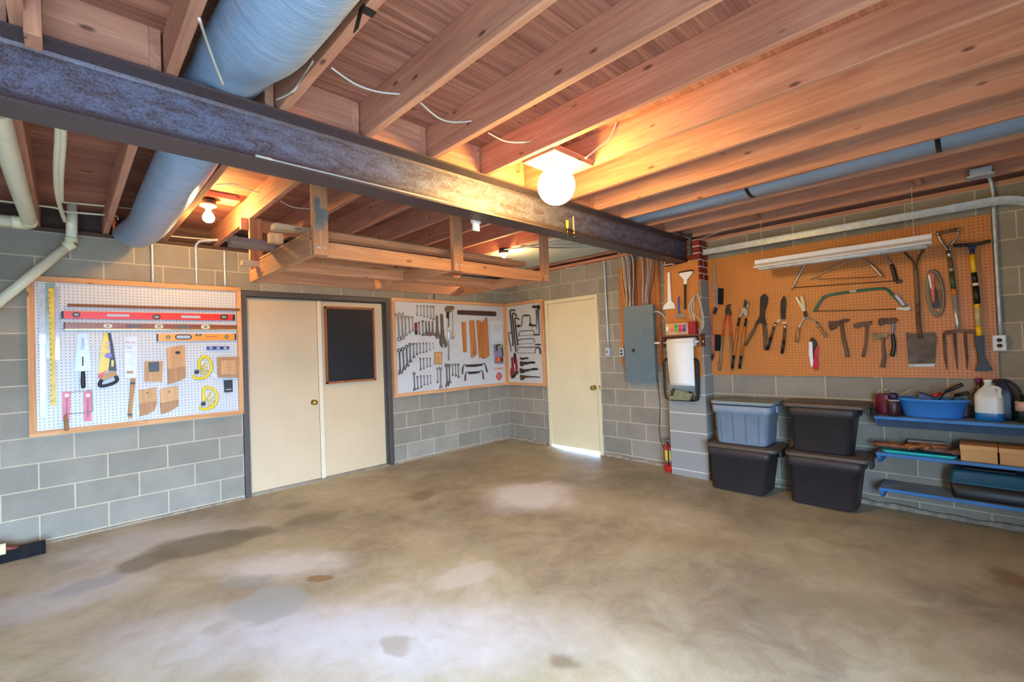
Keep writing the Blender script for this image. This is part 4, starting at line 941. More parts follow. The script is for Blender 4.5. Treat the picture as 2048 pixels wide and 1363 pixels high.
# dark jug behind, purple-capped bottle, arch of hose
s2, r2, _ = vl(KS2, 1640, 1900, 400, .07)
b = MB(); zz_ = FB.px(KS2, 1700, 135, .07)[1]
t = thing('dark_bottle', 'dark navy jug half hidden behind the milky jug', 'jug', FB.P(s2, ZT, .07))
sq2 = lambda z, f: [Vector(FB.P(s2+x, z, .042+y)) for x, y in rrect(0, 0, .062*f, .036*f, .03*f)]
loft(b, [sq2(z0, .95), sq2(z0+.01, 1), sq2(zs+.0, 1), sq2(zs+.05, .8), sq2(zz_-.01, .35), sq2(zz_, .3)]); obj('jug_body', b, plain('navy_plastic', (30, 34, 60), .4), t)
b = MB(); b.tube(smooth([FB.P(s2-.05, zz_-.01, .11), FB.P(s2+.02, zz_+.005, .11), FB.P(s2+.075, zs+.06, .11), FB.P(s2+.095, zs-.02, .11), FB.P(s2+.1, ZT+.10, .11), FB.P(s2+.09, ZT+.012, .11)], 5), .009, 8); obj('hose_loop', b, M_BLACK, label='black hose looping down beside the jugs on the top shelf', cat='hose')
s3, z3 = FB.px(KS2, 1445, 130, .05)
t = thing('spray_bottle', 'narrow bottle with purple cap behind the milky jug', 'bottle', FB.P(s3, ZT, .05))
b = MB(); b.lathe(FB.P(s3, z0, .05), (0, 0, 1), [(0, 0), (0, .036), (.18, .036), (z3-z0-.05, .016), (z3-z0-.02, .015), (z3-z0-.02, 0)], 16); obj('bottle_body', b, plain('brown_glass', (70, 52, 40), .2), t)
b = MB(); b.lathe(FB.P(s3, z3-.0205, .05), (0, 0, 1), [(0, 0), (0, .02), (.035, .018), (.036, 0)], 16); obj('bottle_cap', b, plain('purple_cap', (120, 30, 96), .4), t)
s, z = FB.px(KS2, 2030, 330, .16)
t = thing('oil_bottle', 'dark green bottle with pale label at the right picture edge', 'bottle', FB.P(s, ZT, .16))
b = MB(); zc_ = FB.px(KS2, 2030, 400, .16)[1]; b.lathe(FB.P(s+.015, z0, .16), (0, 0, 1), [(0, 0), (0, .05), (.005, .054), (zc_-z0-.03, .054), (zc_-z0, .03), (z-z0-.02, .022), (z-z0-.02, 0)], 20); obj('bottle_body', b, plain('dark_green_glass', (20, 48, 36), .2), t)
b = MB(); b.lathe(FB.P(s+.015, z-.0195, .16), (0, 0, 1), [(0, 0), (0, .024), (.02, .023), (.021, 0)], 16); obj('bottle_cap', b, M_BLACK, t)
za = FB.px(KS2, 2030, 545, .2)[1]; zb_ = FB.px(KS2, 2030, 420, .2)[1]; b = MB(); b.lathe(FB.P(s+.015, za, .16), (0, 0, 1), [(0, .0545), (0, .0552), (zb_-za, .0552), (zb_-za, .0545)], 20); obj('paper_label', b, plain('pale_label', (206, 170, 158), .6), t)
# middle shelf
M_TEAL = plain('teal_tray', (30, 178, 178), .45, var=.04)
a = FB.px(KS, 1158, 490, .28); c = FB.px(KS, 1632, 545, .28)
b = MB(); loft(b, [[Vector(FB.P((a[0]+c[0])/2+x, ZM+.001+zz_, .17+y)) for x, y in rrect(0, 0, (c[0]-a[0])/2*f, .118*f, .03)] for zz_, f in ((0, .95), (.022, 1), (.024, .98), (.008, .93))]); obj('plastic_tray', b, M_TEAL, label='turquoise plastic tray under the work gloves on the middle shelf', cat='tray')
M_LEATH = plain('glove_leather', (150, 96, 60), .85, var=.2, sc=30, bump=.5)
def glove(x, y, ang, sc, label, z, tilt=0, m=M_LEATH):
    s, zq = FB.px(KS, x, y, .2)
    t = thing('work_glove', label, 'glove', FB.P(s, z, .19), 'work gloves on the middle shelf')
    ca, sa = math.cos(ang), math.sin(ang)
    W = lambda u, v, h: FB.P(s+(u*ca-v*sa)*sc, z+h*sc+tilt*u*sc, .19+(u*sa+v*ca)*sc)
    b = MB(); b.tube([W(-.12, 0, .02), W(-.06, 0, .018), W(0, 0, .022), W(.05, 0, .02), W(.062, 0, .016)], [.045*sc, .042*sc, .05*sc, .045*sc, .02*sc], 12, sq=.42)
    obj('palm', b, m, t)
    for i, (v, L) in enumerate(((-.034, .07), (-.012, .082), (.011, .078), (.033, .062))):
        b = MB(); b.tube([W(.045, v, .018), W(.06+L*.5, v*1.15, .024), W(.06+L, v*1.2, .012)], [.0125*sc, .0125*sc, .009*sc], 8); obj('finger', b, m, t)
    b = MB(); b.tube([W(-.01, -.04, .02), W(.02, -.068, .025), W(.045, -.082, .016)], [.014*sc, .014*sc, .01*sc], 8); obj('thumb', b, m, t)
glove(1230, 470, .15, 1.0, 'brown leather work glove at the left end of the turquoise tray', ZM+.028)
glove(1440, 480, 2.7, 1.0, 'brown leather work glove piled in the middle of the tray', ZM+.045, m=plain('glove_leather_tan', (170, 108, 64), .85, var=.2, sc=30, bump=.5))
glove(1520, 495, .3, .95, 'dusty grey-brown work glove at the right end of the tray', ZM+.026, m=plain('glove_dusty', (128, 92, 76), .9, var=.2, sc=30))
a = kp(KS, 1325, 435, .06); c = kp(KS, 1560, 455, .06)
b = MB(); a.z = c.z = ZM+.075; b.bar(a, c, .05, .02); obj('wood_scrap', b, plain('pale_scrap', (170, 160, 150), .7), label='pale grey stick lying behind the gloves on the middle shelf', cat='stick', bev=.003)
b = MB(); b.box((-.10, a.y, ZM+.001), (-.03, c.y, ZM+.064)); obj('small_box', b, M_BLACK, label='low dark box under the pale stick behind the gloves', cat='box', bev=.003)
M_CARD = plain('brown_cardboard', (196, 150, 98), .8, var=.05, sc=8); M_CARD2 = plain('cardboard_lid', (204, 158, 104), .8, var=.05, sc=8)
for i, (xa, xb) in enumerate(((1650, 1887), (1892, 2120))):
    sa = FB.px(KS, xa, 520, .27)[0]; sb = FB.px(KS, xb, 530, .27)[0]; zt = ZM+.118
    t = thing('cardboard_box', ['brown cardboard shoe box with lid, left one on the middle shelf', 'brown cardboard box at the right picture edge of the middle shelf'][i], 'box', FB.P((sa+sb)/2, ZM, .15), 'cardboard boxes on the middle shelf')
    b = MB(); b.box((-.275, -sa-.003, ZM+.001), (-.02, -sb+.003, zt-.035)); obj('box_body', b, M_CARD, t, bev=.001)
    b = MB(); b.box((-.28, -sa, zt-.034 if i == 0 else zt-.034), (-.015, -sb, zt)); obj('box_lid', b, M_CARD2, t, bev=.001)
# toolbox on the lowest shelf
sa = FB.px(KS, 1582, 680, .26)[0]; sb = FB.px(KS, 2110, 760, .26)[0]
zt = ZL+.205
t = thing('toolbox', 'large dark toolbox with teal-blue lid on the lowest shelf', 'toolbox', FB.P((sa+sb)/2, ZL, .15))
cc = ((sa+sb)/2); hh = (sb-sa)/2
def bx(z, f, g=1): return [Vector(FB.P(cc+x, z, .155+y)) for x, y in rrect(0, 0, hh*f, .125*g, .03)]
b = MB(); loft(b, [bx(ZL+.001, .93, .9), bx(ZL+.01, .95, .93), bx(ZL+.11, .99, .98)]); obj('toolbox_base', b, M_BLACK, t)
b = MB(); loft(b, [bx(ZL+.1105, .99, 1), bx(ZL+.113, 1, 1.04), bx(ZL+.12, 1, 1.04), bx(ZL+.122, .985, 1), bx(zt-.015, .93, .9), bx(zt, .88, .8)]); obj('toolbox_lid', b, plain('teal_blue_lid', (26, 84, 110), .45, var=.05), t)
b = MB(); b.box((-.2, -cc+.14, zt-.03), (-.11, -cc-.14, zt+.012)); obj('handle', b, M_BLACK, t, bev=.008)

# ---------------------------------------------------------------- fire extinguisher
e_ = fl(1338, 944); ex = Vector((-.16, e_.y+.03, zf(e_.y)))
s_, z_t = FB.px(KP, 400, 1150, .16)
ex = Vector((-.155, -FB.px(KP, 408, 1230, .155)[0], zf(-2.69)+.001))
t = thing('fire_extinguisher', 'small red fire extinguisher on the floor against the pillar', 'fire extinguisher', ex)
hgt = .30
b = MB(); b.lathe(ex, (0, 0, 1), [(0, 0), (0, .04), (.008, .046), (hgt-.04, .046), (hgt-.012, .032), (hgt, .016), (hgt, 0)], 24); obj('cylinder', b, M_RED, t)
b = MB(); b.lathe(ex+Vector((0, 0, hgt+.0005)), (0, 0, 1), [(0, 0), (0, .013), (.03, .013), (.03, .018), (.045, .018), (.046, 0)], 14); obj('valve', b, M_STEEL, t)
b = MB(); b.bar(ex+Vector((.01, -.01, hgt+.055)), ex+Vector((-.07, .04, hgt+.075)), .016, .006); b.bar(ex+Vector((.01, -.01, hgt+.042)), ex+Vector((-.065, .035, hgt+.035)), .014, .006); obj('lever', b, M_CHROME, t)
b = MB()
vv = []
for i in range(7):
    a = math.radians(150+i*16)
    vv.append((ex.x+.0475*math.cos(a), ex.y+.0475*math.sin(a)))
n_ = len(vv); b.add([(x, y, ex.z+.13) for x, y in vv]+[(x, y, ex.z+.24) for x, y in vv], [(i, i+1, n_+i+1, n_+i) for i in range(n_-1)]); lb_ = obj('label_sticker', b, plain('yellow_sticker', (224, 196, 60), .5), t)
b = MB(); b.tube(smooth([ex+Vector((-.02, -.0, hgt+.03)), ex+Vector((-.06, -.03, hgt-.02)), ex+Vector((-.062, -.03, .14)), ex+Vector((-.058, -.025, .07))], 4), .008, 8); obj('hose', b, M_BLACK, t)
b = MB(); b.lathe(ex+Vector((0, 0, .10)), (0, 0, 1), [(0, .0465), (0, .048), (.03, .048), (.03, .0465)], 24); obj('strap_band', b, M_STEEL, t)

# ---------------------------------------------------------------- push broom at the left edge
a = fl(-60, 1143); c = fl(92, 1106)
dr = (c-a).normalized(); nn = Vector((-dr.y, dr.x, 0))
t = thing('push_broom', 'push broom with black bristles and red block lying at the left picture edge', 'broom', (a+c)/2)
def rowp(f, off, z): q = a.lerp(c, f)+nn*off; return Vector((q.x, q.y, zf(q.y)+z))
b = MB(); vs = []
rnd = random.Random(5)
fr = [i/60 for i in range(61)]
for f in fr:
    j = rnd.uniform(-.006, .006)
    vs += [rowp(f, 0+j, .003), rowp(f, .075, .003), rowp(f, .065, .085), rowp(f, .012+j*.4, .085)]
n_ = 4; fs = [(0, 1, 2, 3), tuple(len(vs)-4+i for i in (3, 2, 1, 0))]
for i in range(60):
    for j in range(4): k_ = (j+1) % 4; fs.append((i*4+j, i*4+k_, (i+1)*4+k_, (i+1)*4+j))
b.add(vs, fs); obj('bristles', b, plain('black_bristle', (14, 12, 16), .9, bump=1, sc=60), t)
b = MB(); q = [rowp(-.0, .01, .0855), rowp(.62, .01, .0855), rowp(.62, .068, .0855), rowp(-.0, .068, .0855), rowp(-.0, .015, .145), rowp(.22, .015, .145), rowp(.22, .062, .145), rowp(-.0, .062, .145)]
b.add(q, [(0, 3, 2, 1), (4, 5, 6, 7), (0, 1, 5, 4), (1, 2, 6, 5), (2, 3, 7, 6), (3, 0, 4, 7)]); obj('broom_block', b, wood('red_block', (140, 56, 44), (100, 36, 30), 0, knots=False), t)
p = rowp(.36, -.004, .03); b = MB(); b.box((p.x-.025, p.y-.02, p.z), (p.x+.0, p.y, p.z+.13)); b.box((p.x+.006, p.y-.015, p.z+.04), (p.x+.036, p.y+.004, p.z+.115)); obj('brace', b, plain('cream_brace', (204, 192, 140), .6), t, bev=.003)

# ---------------------------------------------------------------- things on the pillar
PF = -PXF
M_PEGS = M_PEGB
q = sp(FB, KP, ((375, 112), (572, 80), (603, 780), (405, 790)), PF+.02)
sL = q[0][0]+.005; sR = -py1-.012
zt, zb_ = 2.255, 1.055
t = thing('pegboard', 'narrow brown pegboard on the front of the block pillar', 'pegboard', FB.P((sL+sR)/2, zb_, PF), None)
b = MB(); b.prism(FB, [(sL, zb_), (sR, zb_), (sR, zt+.02), (sL, zt-.01)], PF+.010, PF+.018); obj('perforated_panel', b, M_PEGS, t)
for s in (-py0+.03, -py1-.04):
    b = MB(); b.prism(FB, [(s-.02, zb_+.01), (s+.02, zb_+.01), (s+.02, zt), (s-.02, zt)], PF+.001, PF+.0098); obj('batten', b, M_PINEZ, t)
D0 = PF+.02
def pr(name, F, k, pts, d0, th, mat, parent=None, bev=0, **kw):
    o_ = [F.px(k, x, y, d0+th) for x, y in pts]; b = MB(); b.prism(F, o_, d0, d0+th); return obj(name, b, mat, parent, bev=bev, **kw)
def tb(name, F, k, pts, d, r, mat, parent=None, sm=4, n=8, sq=None, closed=False, **kw):
    P_ = []
    for p in pts: dd = d if len(p) < 3 else p[2]; P_.append(F.P(*F.px(k, p[0], p[1], dd), dd))
    if sm and len(P_) > 2:
        rr = r
        if isinstance(r, (list, tuple)):
            rr = []
            for i in range(len(P_)-1): rr += [r[i]+(r[i+1]-r[i])*j/sm for j in range(sm)]
            rr.append(r[-1])
        P_ = smooth(P_, sm); r = rr
    b = MB(); b.tube(P_, r, n, sq=sq, closed=closed); return obj(name, b, mat, parent, **kw)
def T_(name, F, k, x, y, d, label, cat, group=None):
    q = F.px(k, x, y, d); return thing(name, label, cat, F.P(q[0], q[1], d), group)
def hook(F, k, x, y, parent=None): pass
pr('scraper', FB, KP, ((399, 132), (412, 130), (422, 300), (440, 318), (445, 345), (372, 352), (375, 330), (400, 305)), D0+.004, .01, M_WHITE, label='white plastic ice scraper hanging on the pillar, leftmost', cat='scraper', bev=.002)
t = T_('squeegee', FB, KP, 505, 150, D0+.01, 'white-headed squeegee with black grip hanging on the pillar', 'squeegee')
pr('head', FB, KP, ((468, 133), (545, 122), (543, 140), (516, 172), (512, 200), (496, 202), (495, 172), (472, 150)), D0+.004, .02, M_WHITE, t, bev=.002)
pr('rubber_blade', FB, KP, ((464, 128), (546, 114), (547, 122), (465, 136)), D0+.002, .03, M_BLACK, t)
tb('grip', FB, KP, ((504, 203), (504, 350)), D0+.014, .011, plain('dark_rubber', (46, 48, 44), .7), t, 0)
t = T_('hammer_scraper', FB, KP, 468, 300, D0+.01, 'small blue-handled window scraper hanging on the pillar', 'scraper')
tb('handle', FB, KP, ((467, 275), (465, 320), (470, 376)), D0+.012, [.007, .010, .008], plain('blue_grip', (40, 96, 190), .4), t, 0)
pr('blade_head', FB, KP, ((452, 378), (498, 376), (503, 388), (498, 402), (440, 400), (438, 394)), D0+.004, .018, M_STEEL, t, bev=.002)
# rope coil
t = T_('rope_coil', FB, KP, 580, 300, D0+.02, 'coil of thin white rope hanging at the right of the pillar board', 'rope')
for i, pts in enumerate((((575, 258), (545, 300), (548, 380), (575, 470), (590, 490), (612, 450), (612, 380), (590, 290), (578, 258)), ((572, 258), (535, 310), (555, 400), (580, 480), (600, 480), (616, 430), (600, 330), (580, 262)), ((570, 262), (525, 330), (540, 410), (575, 470), (585, 480), (603, 470), (606, 400), (588, 300), (574, 262)), ((575, 256), (555, 290), (562, 380), (600, 420), (590, 470), (565, 440), (556, 380), (530, 340), (568, 262)), ((590, 485), (596, 497), (600, 505)))):
    tb('rope_strand', FB, KP, pts, D0+.012+.006*i, .0042, plain('rope_white', (206, 198, 180), .8), t, 5, 6)
# sticker box, little shelf and paper roll
sa, sb = FB.px(KP, 392, 470, D0+.09)[0], FB.px(KP, 524, 470, D0+.09)[0]; sc_ = FB.px(KP, 550, 470, D0+.09)[0]
zs_ = FB.px(KP, 460, 502, D0+.10)[1]; zt_ = FB.px(KP, 460, 432, D0+.09)[1]
t = thing('paper_roll_holder', 'dark wood shelf and roll holder under the sticker box on the pillar', 'roll holder', FB.P((sa+sb)/2, zs_, D0))
S1 = FB.px(KP, 352, 505, D0+.12)[0]; S2 = FB.px(KP, 596, 500, D0+.12)[0]
M_RH = wood('roll_holder_wood', (140, 86, 50), (98, 56, 32), 1, knots=False)
b = MB(); b.prism(FB, [(S1, zs_-.014), (S2, zs_-.014), (S2, zs_), (S1, zs_)], D0+.001, D0+.12); obj('shelf_board', b, M_RH, t)
b = MB(); b.prism(FB, [(S1, zs_-.10), (S2-.03, zs_-.10), (S2-.03, zs_-.0145), (S1, zs_-.0145)], D0+.001, D0+.012); obj('back_board', b, M_RH, t)
zr_ = FB.px(KP, 470, 545, D0+.07)[1]
for i, s in enumerate((S1, S2-.02)):
    b = MB(); b.prism(FB, [(s, zs_-.13), (s+.02, zs_-.13), (s+.02, zs_-.0145), (s, zs_-.0145)], D0+.0125, D0+.12); obj('side_board', b, M_RH, t, bev=.002)
b = MB(); sd0 = FB.px(KP, 325, 548, D0+.07)[0]
b.tube([FB.P(sd0, zr_, D0+.07), FB.P(S1-.001, zr_, D0+.07)], .011, 12); b.tube([FB.P(S1+.0205, zr_, D0+.07), FB.P(S2-.021, zr_, D0+.07)], .011, 12); obj('dowel', b, M_WHITE, t)
b = MB(); b.lathe(FB.P(S2+.0005, zr_, D0+.07), (0, -1, 0), [(0, 0), (0, .01), (.006, .009), (.007, 0)], 12); obj('dowel_end', b, M_WHITE, t)
r0, r1 = FB.px(KP, 392, 540, D0+.115)[0], FB.px(KP, 553, 540, D0+.115)[0]
t = thing('paper_roll', 'roll of white paper hanging down in front of the pillar', 'paper roll', FB.P((r0+r1)/2, zr_, D0+.07))
M_PAPER = plain('white_paper', (238, 236, 228), .7, var=.01)
b = MB(); R = .044; ring = []
b.tube([FB.P(r0, zr_, D0+.07), FB.P(r1, zr_, D0+.07)], R, 28); obj('roll', b, M_PAPER, t)
e0 = FB.px(KP, 418, 800, D0+.10); e1 = FB.px(KP, 563, 800, D0+.10)
b = MB(); vs = []
for i in range(13):
    f = i/12; a0 = r0+(e0[0]-r0)*f; a1 = r1+(e1[0]-r1)*f; z = zr_+.01+(e0[1]-zr_-.01)*f; d = D0+.07+R+.002-.012*f+.006*math.sin(f*3.1)
    vs += [FB.P(a0, z, d), FB.P(a1, z, d), FB.P(a1, z, d-.0015), FB.P(a0, z, d-.0015)]
fs = [(0, 1, 2, 3), (48, 51, 50, 49)]
for i in range(12):
    for j in range(4): k_ = (j+1) % 4; fs.append((i*4+j, i*4+k_, (i+1)*4+k_, (i+1)*4+j))
b.add(vs, fs, True); obj('hanging_sheet', b, M_PAPER, t)
t = thing('label_box', 'small flat box with bright coloured squares on the pillar shelf', 'box', FB.P((sa+sc_)/2, zs_, D0+.05))
zc_ = zs_+.001
b = MB(); b.prism(FB, [(sa, zc_), (sb, zc_), (sb, zt_), (sa, zt_)], D0+.03, D0+.10); obj('box_body', b, plain('tan_card', (196, 158, 120), .6), t)
b = MB(); b.prism(FB, [(sb+.0005, zc_), (sc_+.03, zc_), (sc_+.03, zt_+.008), (sb+.0005, zt_+.008)], D0+.02, D0+.098); obj('red_end', b, plain('dark_red_card', (150, 22, 28), .5), t)
cols = [[(240, 140, 40), (60, 160, 70), (226, 60, 80), (120, 80, 170)], [(236, 110, 70), (90, 180, 90), (200, 40, 50), (70, 60, 150)]]
for rI in range(2):
    for c_ in range(4):
        xa = 206+c_*56; xb = xa+50; y0_ = 200+rI*50-c_*1.5; y1_ = y0_+44
        qa = FB.px(KP2, xa, y0_, D0+.1); qb = FB.px(KP2, xb, y1_, D0+.1)
        b = MB(); b.prism(FB, [(qa[0], qb[1]), (qb[0], qb[1]), (qb[0], qa[1]), (qa[0], qa[1])], D0+.1002, D0+.1012); obj('colour_square', b, plain('sq%d%d' % (rI, c_), cols[rI][c_], .5, var=.02), t)
qa = FB.px(KP2, 150, 228, D0+.1); qb = FB.px(KP2, 180, 282, D0+.1)
b = MB(); b.prism(FB, [(qa[0], qb[1]), (qb[0], qb[1]), (qb[0], qa[1]), (qa[0], qa[1])], D0+.1002, D0+.1012); obj('white_square', b, M_WHITE, t)
# folded stool of black tube with olive seat
t = T_('folding_stool', FB, KP2, 380, 1000, D0+.03, 'folded black tube stool with olive cloth seat hanging behind the paper', 'stool')
for i, (dx, d) in enumerate(((0, D0+.012), (-28, D0+.045))):
    pts = ((200+dx*.3, 665), (145+dx*.2, 675), (122-dx*.3, 730), (128-dx*.3, 950), (140-dx*.2, 1160), (190, 1210), (330, 1225), (540, 1232), (592+dx, 1200), (603+dx, 1120), (600+dx, 900), (596+dx, 720), (570+dx, 675), (520+dx, 665))
    tb('tube_frame', FB, KP2, pts, d, .0105, M_BLACK, t, 4, 10)
b = MB(); 
o_ = [FB.px(KP2, x, y, D0+.05) for x, y in ((190, 1215), (205, 1170), (270, 1080), (330, 1085), (420, 1115), (495, 1120), (500, 1180), (480, 1232))]
b.prism(FB, o_, D0+.056, D0+.075); obj('cloth_seat', b, plain('olive_canvas', (132, 130, 96), .85, var=.12, sc=20), t, bev=.008, seg=3)
tb('strap', FB, KP2, ((222, 1165), (235, 1085), (265, 1078), (240, 1160)), D0+.08, .006, M_BLACK, t)
tb('strap', FB, KP2, ((465, 1120), (510, 1125), (520, 1170), (500, 1225)), D0+.08, .009, M_BLACK, t)
# ---------------------------------------------------------------- tools: shared helpers
def txt(F, k, x, y, d, size, s, mat, parent, rot=0.0, name='lettering'):
    cu = bpy.data.curves.new(name, 'FONT'); cu.body = s; cu.size = size; cu.extrude = .0004; cu.align_x = 'CENTER'; cu.align_y = 'CENTER'
    tmp = bpy.data.objects.new('tmp', cu); COL.objects.link(tmp); bpy.context.view_layer.update()
    me = bpy.data.meshes.new_from_object(tmp); COL.objects.unlink(tmp); bpy.data.objects.remove(tmp)
    me.materials.clear(); me.materials.append(mat); o = bpy.data.objects.new(name, me); COL.objects.link(o)
    q = F.px(k, x, y, d); loc = F.P(q[0], q[1], d)
    m = Matrix((F.S, F.T, F.N)).transposed() @ Matrix.Rotation(rot, 3, 'Z')
    o.rotation_euler = m.to_euler(); o.parent = parent; o.location = loc-WL[parent.name]; WL[o.name] = loc
    return o
def disc(name, F, k, x, y, d0, th, r, mat, parent, n=18, sx=1.0, **kw):
    q = F.px(k, x, y, d0+th); pts = [(q[0]+r*sx*math.cos(2*math.pi*i/n), q[1]+r*math.sin(2*math.pi*i/n)) for i in range(n)]
    b = MB(); b.prism(F, pts, d0, d0+th); return obj(name, b, mat, parent, **kw)
def stad(F, k, x0, y0, x1, y1, d, n=7):
    """rounded slot between two px corners, returned as plane coordinates"""
    a = F.px(k, x0, y0, d); c = F.px(k, x1, y1, d); cz = (a[1]+c[1])/2; r = abs(a[1]-c[1])/2; s0, s1 = min(a[0], c[0])+r, max(a[0], c[0])-r
    P_ = [(s1+r*math.cos(t), cz+r*math.sin(t)) for t in [math.pi/2-math.pi*i/n for i in range(n+1)]]
    return P_+[(s0-r*math.cos(t), cz-r*math.sin(t)) for t in [math.pi/2-math.pi*i/n for i in range(n+1)]]
def slot(name, F, k, x0, y0, x1, y1, d0, th, mat, parent):
    b = MB(); b.prism(F, stad(F, k, x0, y0, x1, y1, d0+th), d0, d0+th); return obj(name, b, mat, parent)
PD = .022
M_HOLE = plain('slot_background', (178, 186, 196), .5, var=.04)
M_VIAL = plain('vial_green', (150, 170, 120), .25, var=.05)
# ---------------------------------------------------------------- left pegboard
F = FA
t = T_('acrylic_ruler', F, KL, 170, 640, PD, 'long clear acrylic ruler hanging at the far left of the left pegboard', 'ruler')
pr('ruler_blade', F, KL, ((148, 180), (190, 178), (196, 1155), (150, 1158)), PD, .004, plain('clear_acrylic', (186, 196, 206), .15, var=.1, sc=30), t)
pr('price_sticker', F, KL, ((142, 522), (198, 522), (198, 592), (142, 592)), PD+.0045, .001, M_WHITE, t)
pr('plastic_sleeve', F, KL, ((188, 132), (262, 130), (262, 700), (200, 705)), PD, .002, plain('green_tint_sleeve', (150, 170, 156), .2, var=.1), label='empty greenish clear plastic sleeve behind the yellow yardstick', cat='sleeve')
t = T_('yardstick', F, KL, 240, 600, PD+.004, 'long yellow yardstick hanging beside the clear ruler', 'yardstick')
pr('stick', F, KL, ((216, 175), (260, 173), (272, 1062), (230, 1066)), PD+.003, .006, plain('yardstick_yellow', (222, 186, 44), .45, var=.1, sc=25), t)
for i in range(22):
    y = 205+i*39; xx = 216+14*(y-175)/890
    pr('tick_mark', F, KL, ((xx+2, y), (xx+16, y), (xx+16, y+5), (xx+2, y+5)), PD+.0092, .0006, M_BLACK, t)
pr('clear_strip', F, KL, ((264, 160), (296, 165), (300, 712), (270, 716)), PD+.001, .006, plain('shiny_clear', (206, 206, 226), .08, .3, var=.03), label='shiny clear plastic strip hanging right of the yellow yardstick', cat='strip')
pr('wood_batten', F, KL, ((358, 292), (1667, 328), (1667, 345), (358, 312)), .0405, .010, wood('brown_batten', (142, 92, 58), (110, 66, 40), 0, knots=False), label='thin brown wooden batten above the red level', cat='batten', bev=.001)
t = T_('spirit_level', F, KL, 970, 385, PD, 'long red spirit level, topmost level on the left pegboard', 'spirit level', 'spirit levels')
pr('level_body', F, KL, ((330, 347), (1612, 372), (1612, 418), (330, 404)), PD, .022, plain('level_red', (226, 52, 36), .3, var=.03), t, bev=.001)
pr('end_cap', F, KL, ((312, 347), (331, 347), (331, 404), (312, 404)), PD-.0, .023, M_BLACK, t, bev=.002); pr('end_cap', F, KL, ((1611, 372), (1629, 373), (1629, 419), (1611, 418)), PD, .023, M_BLACK, t, bev=.002)
for x, y in ((427, 374), (1034, 391), (1547, 392)):
    w_ = 26; slot('vial_frame', F, KL, x-w_-6, y-20, x+w_+6, y+20, PD+.0222, .002, M_BLACK, t); slot('vial', F, KL, x-w_+5, y-11, x+w_-5, y+11, PD+.0244, .0015, plain('vial_grey', (150, 146, 124), .25), t)
for x0, x1, y in ((655, 832, 380), (1220, 1368, 391)): slot('hand_slot', F, KL, x0, y-11, x1, y+11, PD+.0222, .001, M_HOLE, t)
t = T_('spirit_level', F, KL, 980, 465, PD, 'long brown wood and brass spirit level under the red level', 'spirit level', 'spirit levels')
pr('level_body', F, KL, ((336, 434), (1644, 454), (1644, 482), (336, 482)), PD, .022, wood('mahogany_level', (160, 92, 44), (120, 62, 26), 0, knots=False, rough=.3), t, bev=.001)
pr('brass_edge', F, KL, ((336, 482.5), (1644, 482.5), (1644, 490), (336, 489)), PD, .023, plain('brass_edge', (206, 176, 110), .25, .8), t)
pr('end_cap', F, KL, ((330, 432), (340, 432), (340, 490), (330, 490)), PD, .0225, M_DARK, t)
for x, y in ((666, 459), (1053, 463), (1405, 467)):
    slot('vial_frame', F, KL, x-34, y-15, x+34, y+15, PD+.0222, .0015, plain('ivory', (222, 210, 180), .4), t); pr('vial', F, KL, ((x-14, y-9), (x+14, y-9), (x+14, y+9), (x-14, y+9)), PD+.0238, .001, plain('vial_grey', (150, 146, 124), .25), t)
for x0, x1, y in ((800, 920, 461), (1185, 1288, 467)): slot('hand_slot', F, KL, x0, y-11, x1, y+11, PD+.0222, .001, plain('slot_dark', (96, 92, 96), .5), t)
t = T_('spirit_level', F, KL, 1330, 547, PD, 'short orange spirit level with black grip hole under the brown level', 'spirit level', 'spirit levels')
pr('level_body', F, KL, ((1046, 520), (1626, 520), (1626, 568), (1046, 576)), PD, .022, plain('level_orange', (236, 152, 56), .3, .1, var=.03), t, bev=.001)
pr('end_cap', F, KL, ((1038, 520), (1047, 520), (1047, 576), (1038, 576)), PD, .023, M_BLACK, t); pr('end_cap', F, KL, ((1626, 518), (1636, 518), (1636, 568), (1626, 568)), PD, .023, M_BLACK, t)
slot('grip_rim', F, KL3, 455, 185, 675, 248, PD+.0222, .003, M_BLACK, t); slot('hand_slot', F, KL3, 472, 198, 658, 236, PD+.0254, .001, M_HOLE, t)
for x, y in ((367, 221), (1125, 215)):
    disc('vial_frame', F, KL3, x, y, PD+.0222, .002, .0165, M_BLACK, t); disc('vial', F, KL3, x, y, PD+.0244, .0015, .0105, M_VIAL, t)
pr('top_vial', F, KL3, ((712, 178), (805, 178), (785, 204), (735, 204)), PD+.0222, .002, M_BLACK, t); pr('vial', F, KL3, ((732, 180), (788, 180), (772, 196), (744, 196)), PD+.0244, .001, M_VIAL, t)
txt(F, KL3, 935, 214, PD+.0225, .019, 'BOSTITCH', M_BLACK, t)
t = T_('torpedo_level', F, KL3, 1010, 360, PD, 'small blue torpedo level in clear packaging', 'spirit level')
pr('clear_package', F, KL3, ((838, 345), (860, 335), (1185, 332), (1185, 378), (1160, 385), (836, 390)), PD, .004, plain('clear_pack', (206, 212, 224), .15), t)
pr('level_body', F, KL3, ((866, 340), (1158, 338), (1158, 378), (866, 382)), PD+.0045, .015, plain('navy_level', (34, 44, 140), .35), t, bev=.002)
for x in (922, 1015, 1108): slot('vial', F, KL3, x-24, 344, x+24, 376, PD+.0198, .002, plain('vial_pale', (160, 172, 150), .3), t)
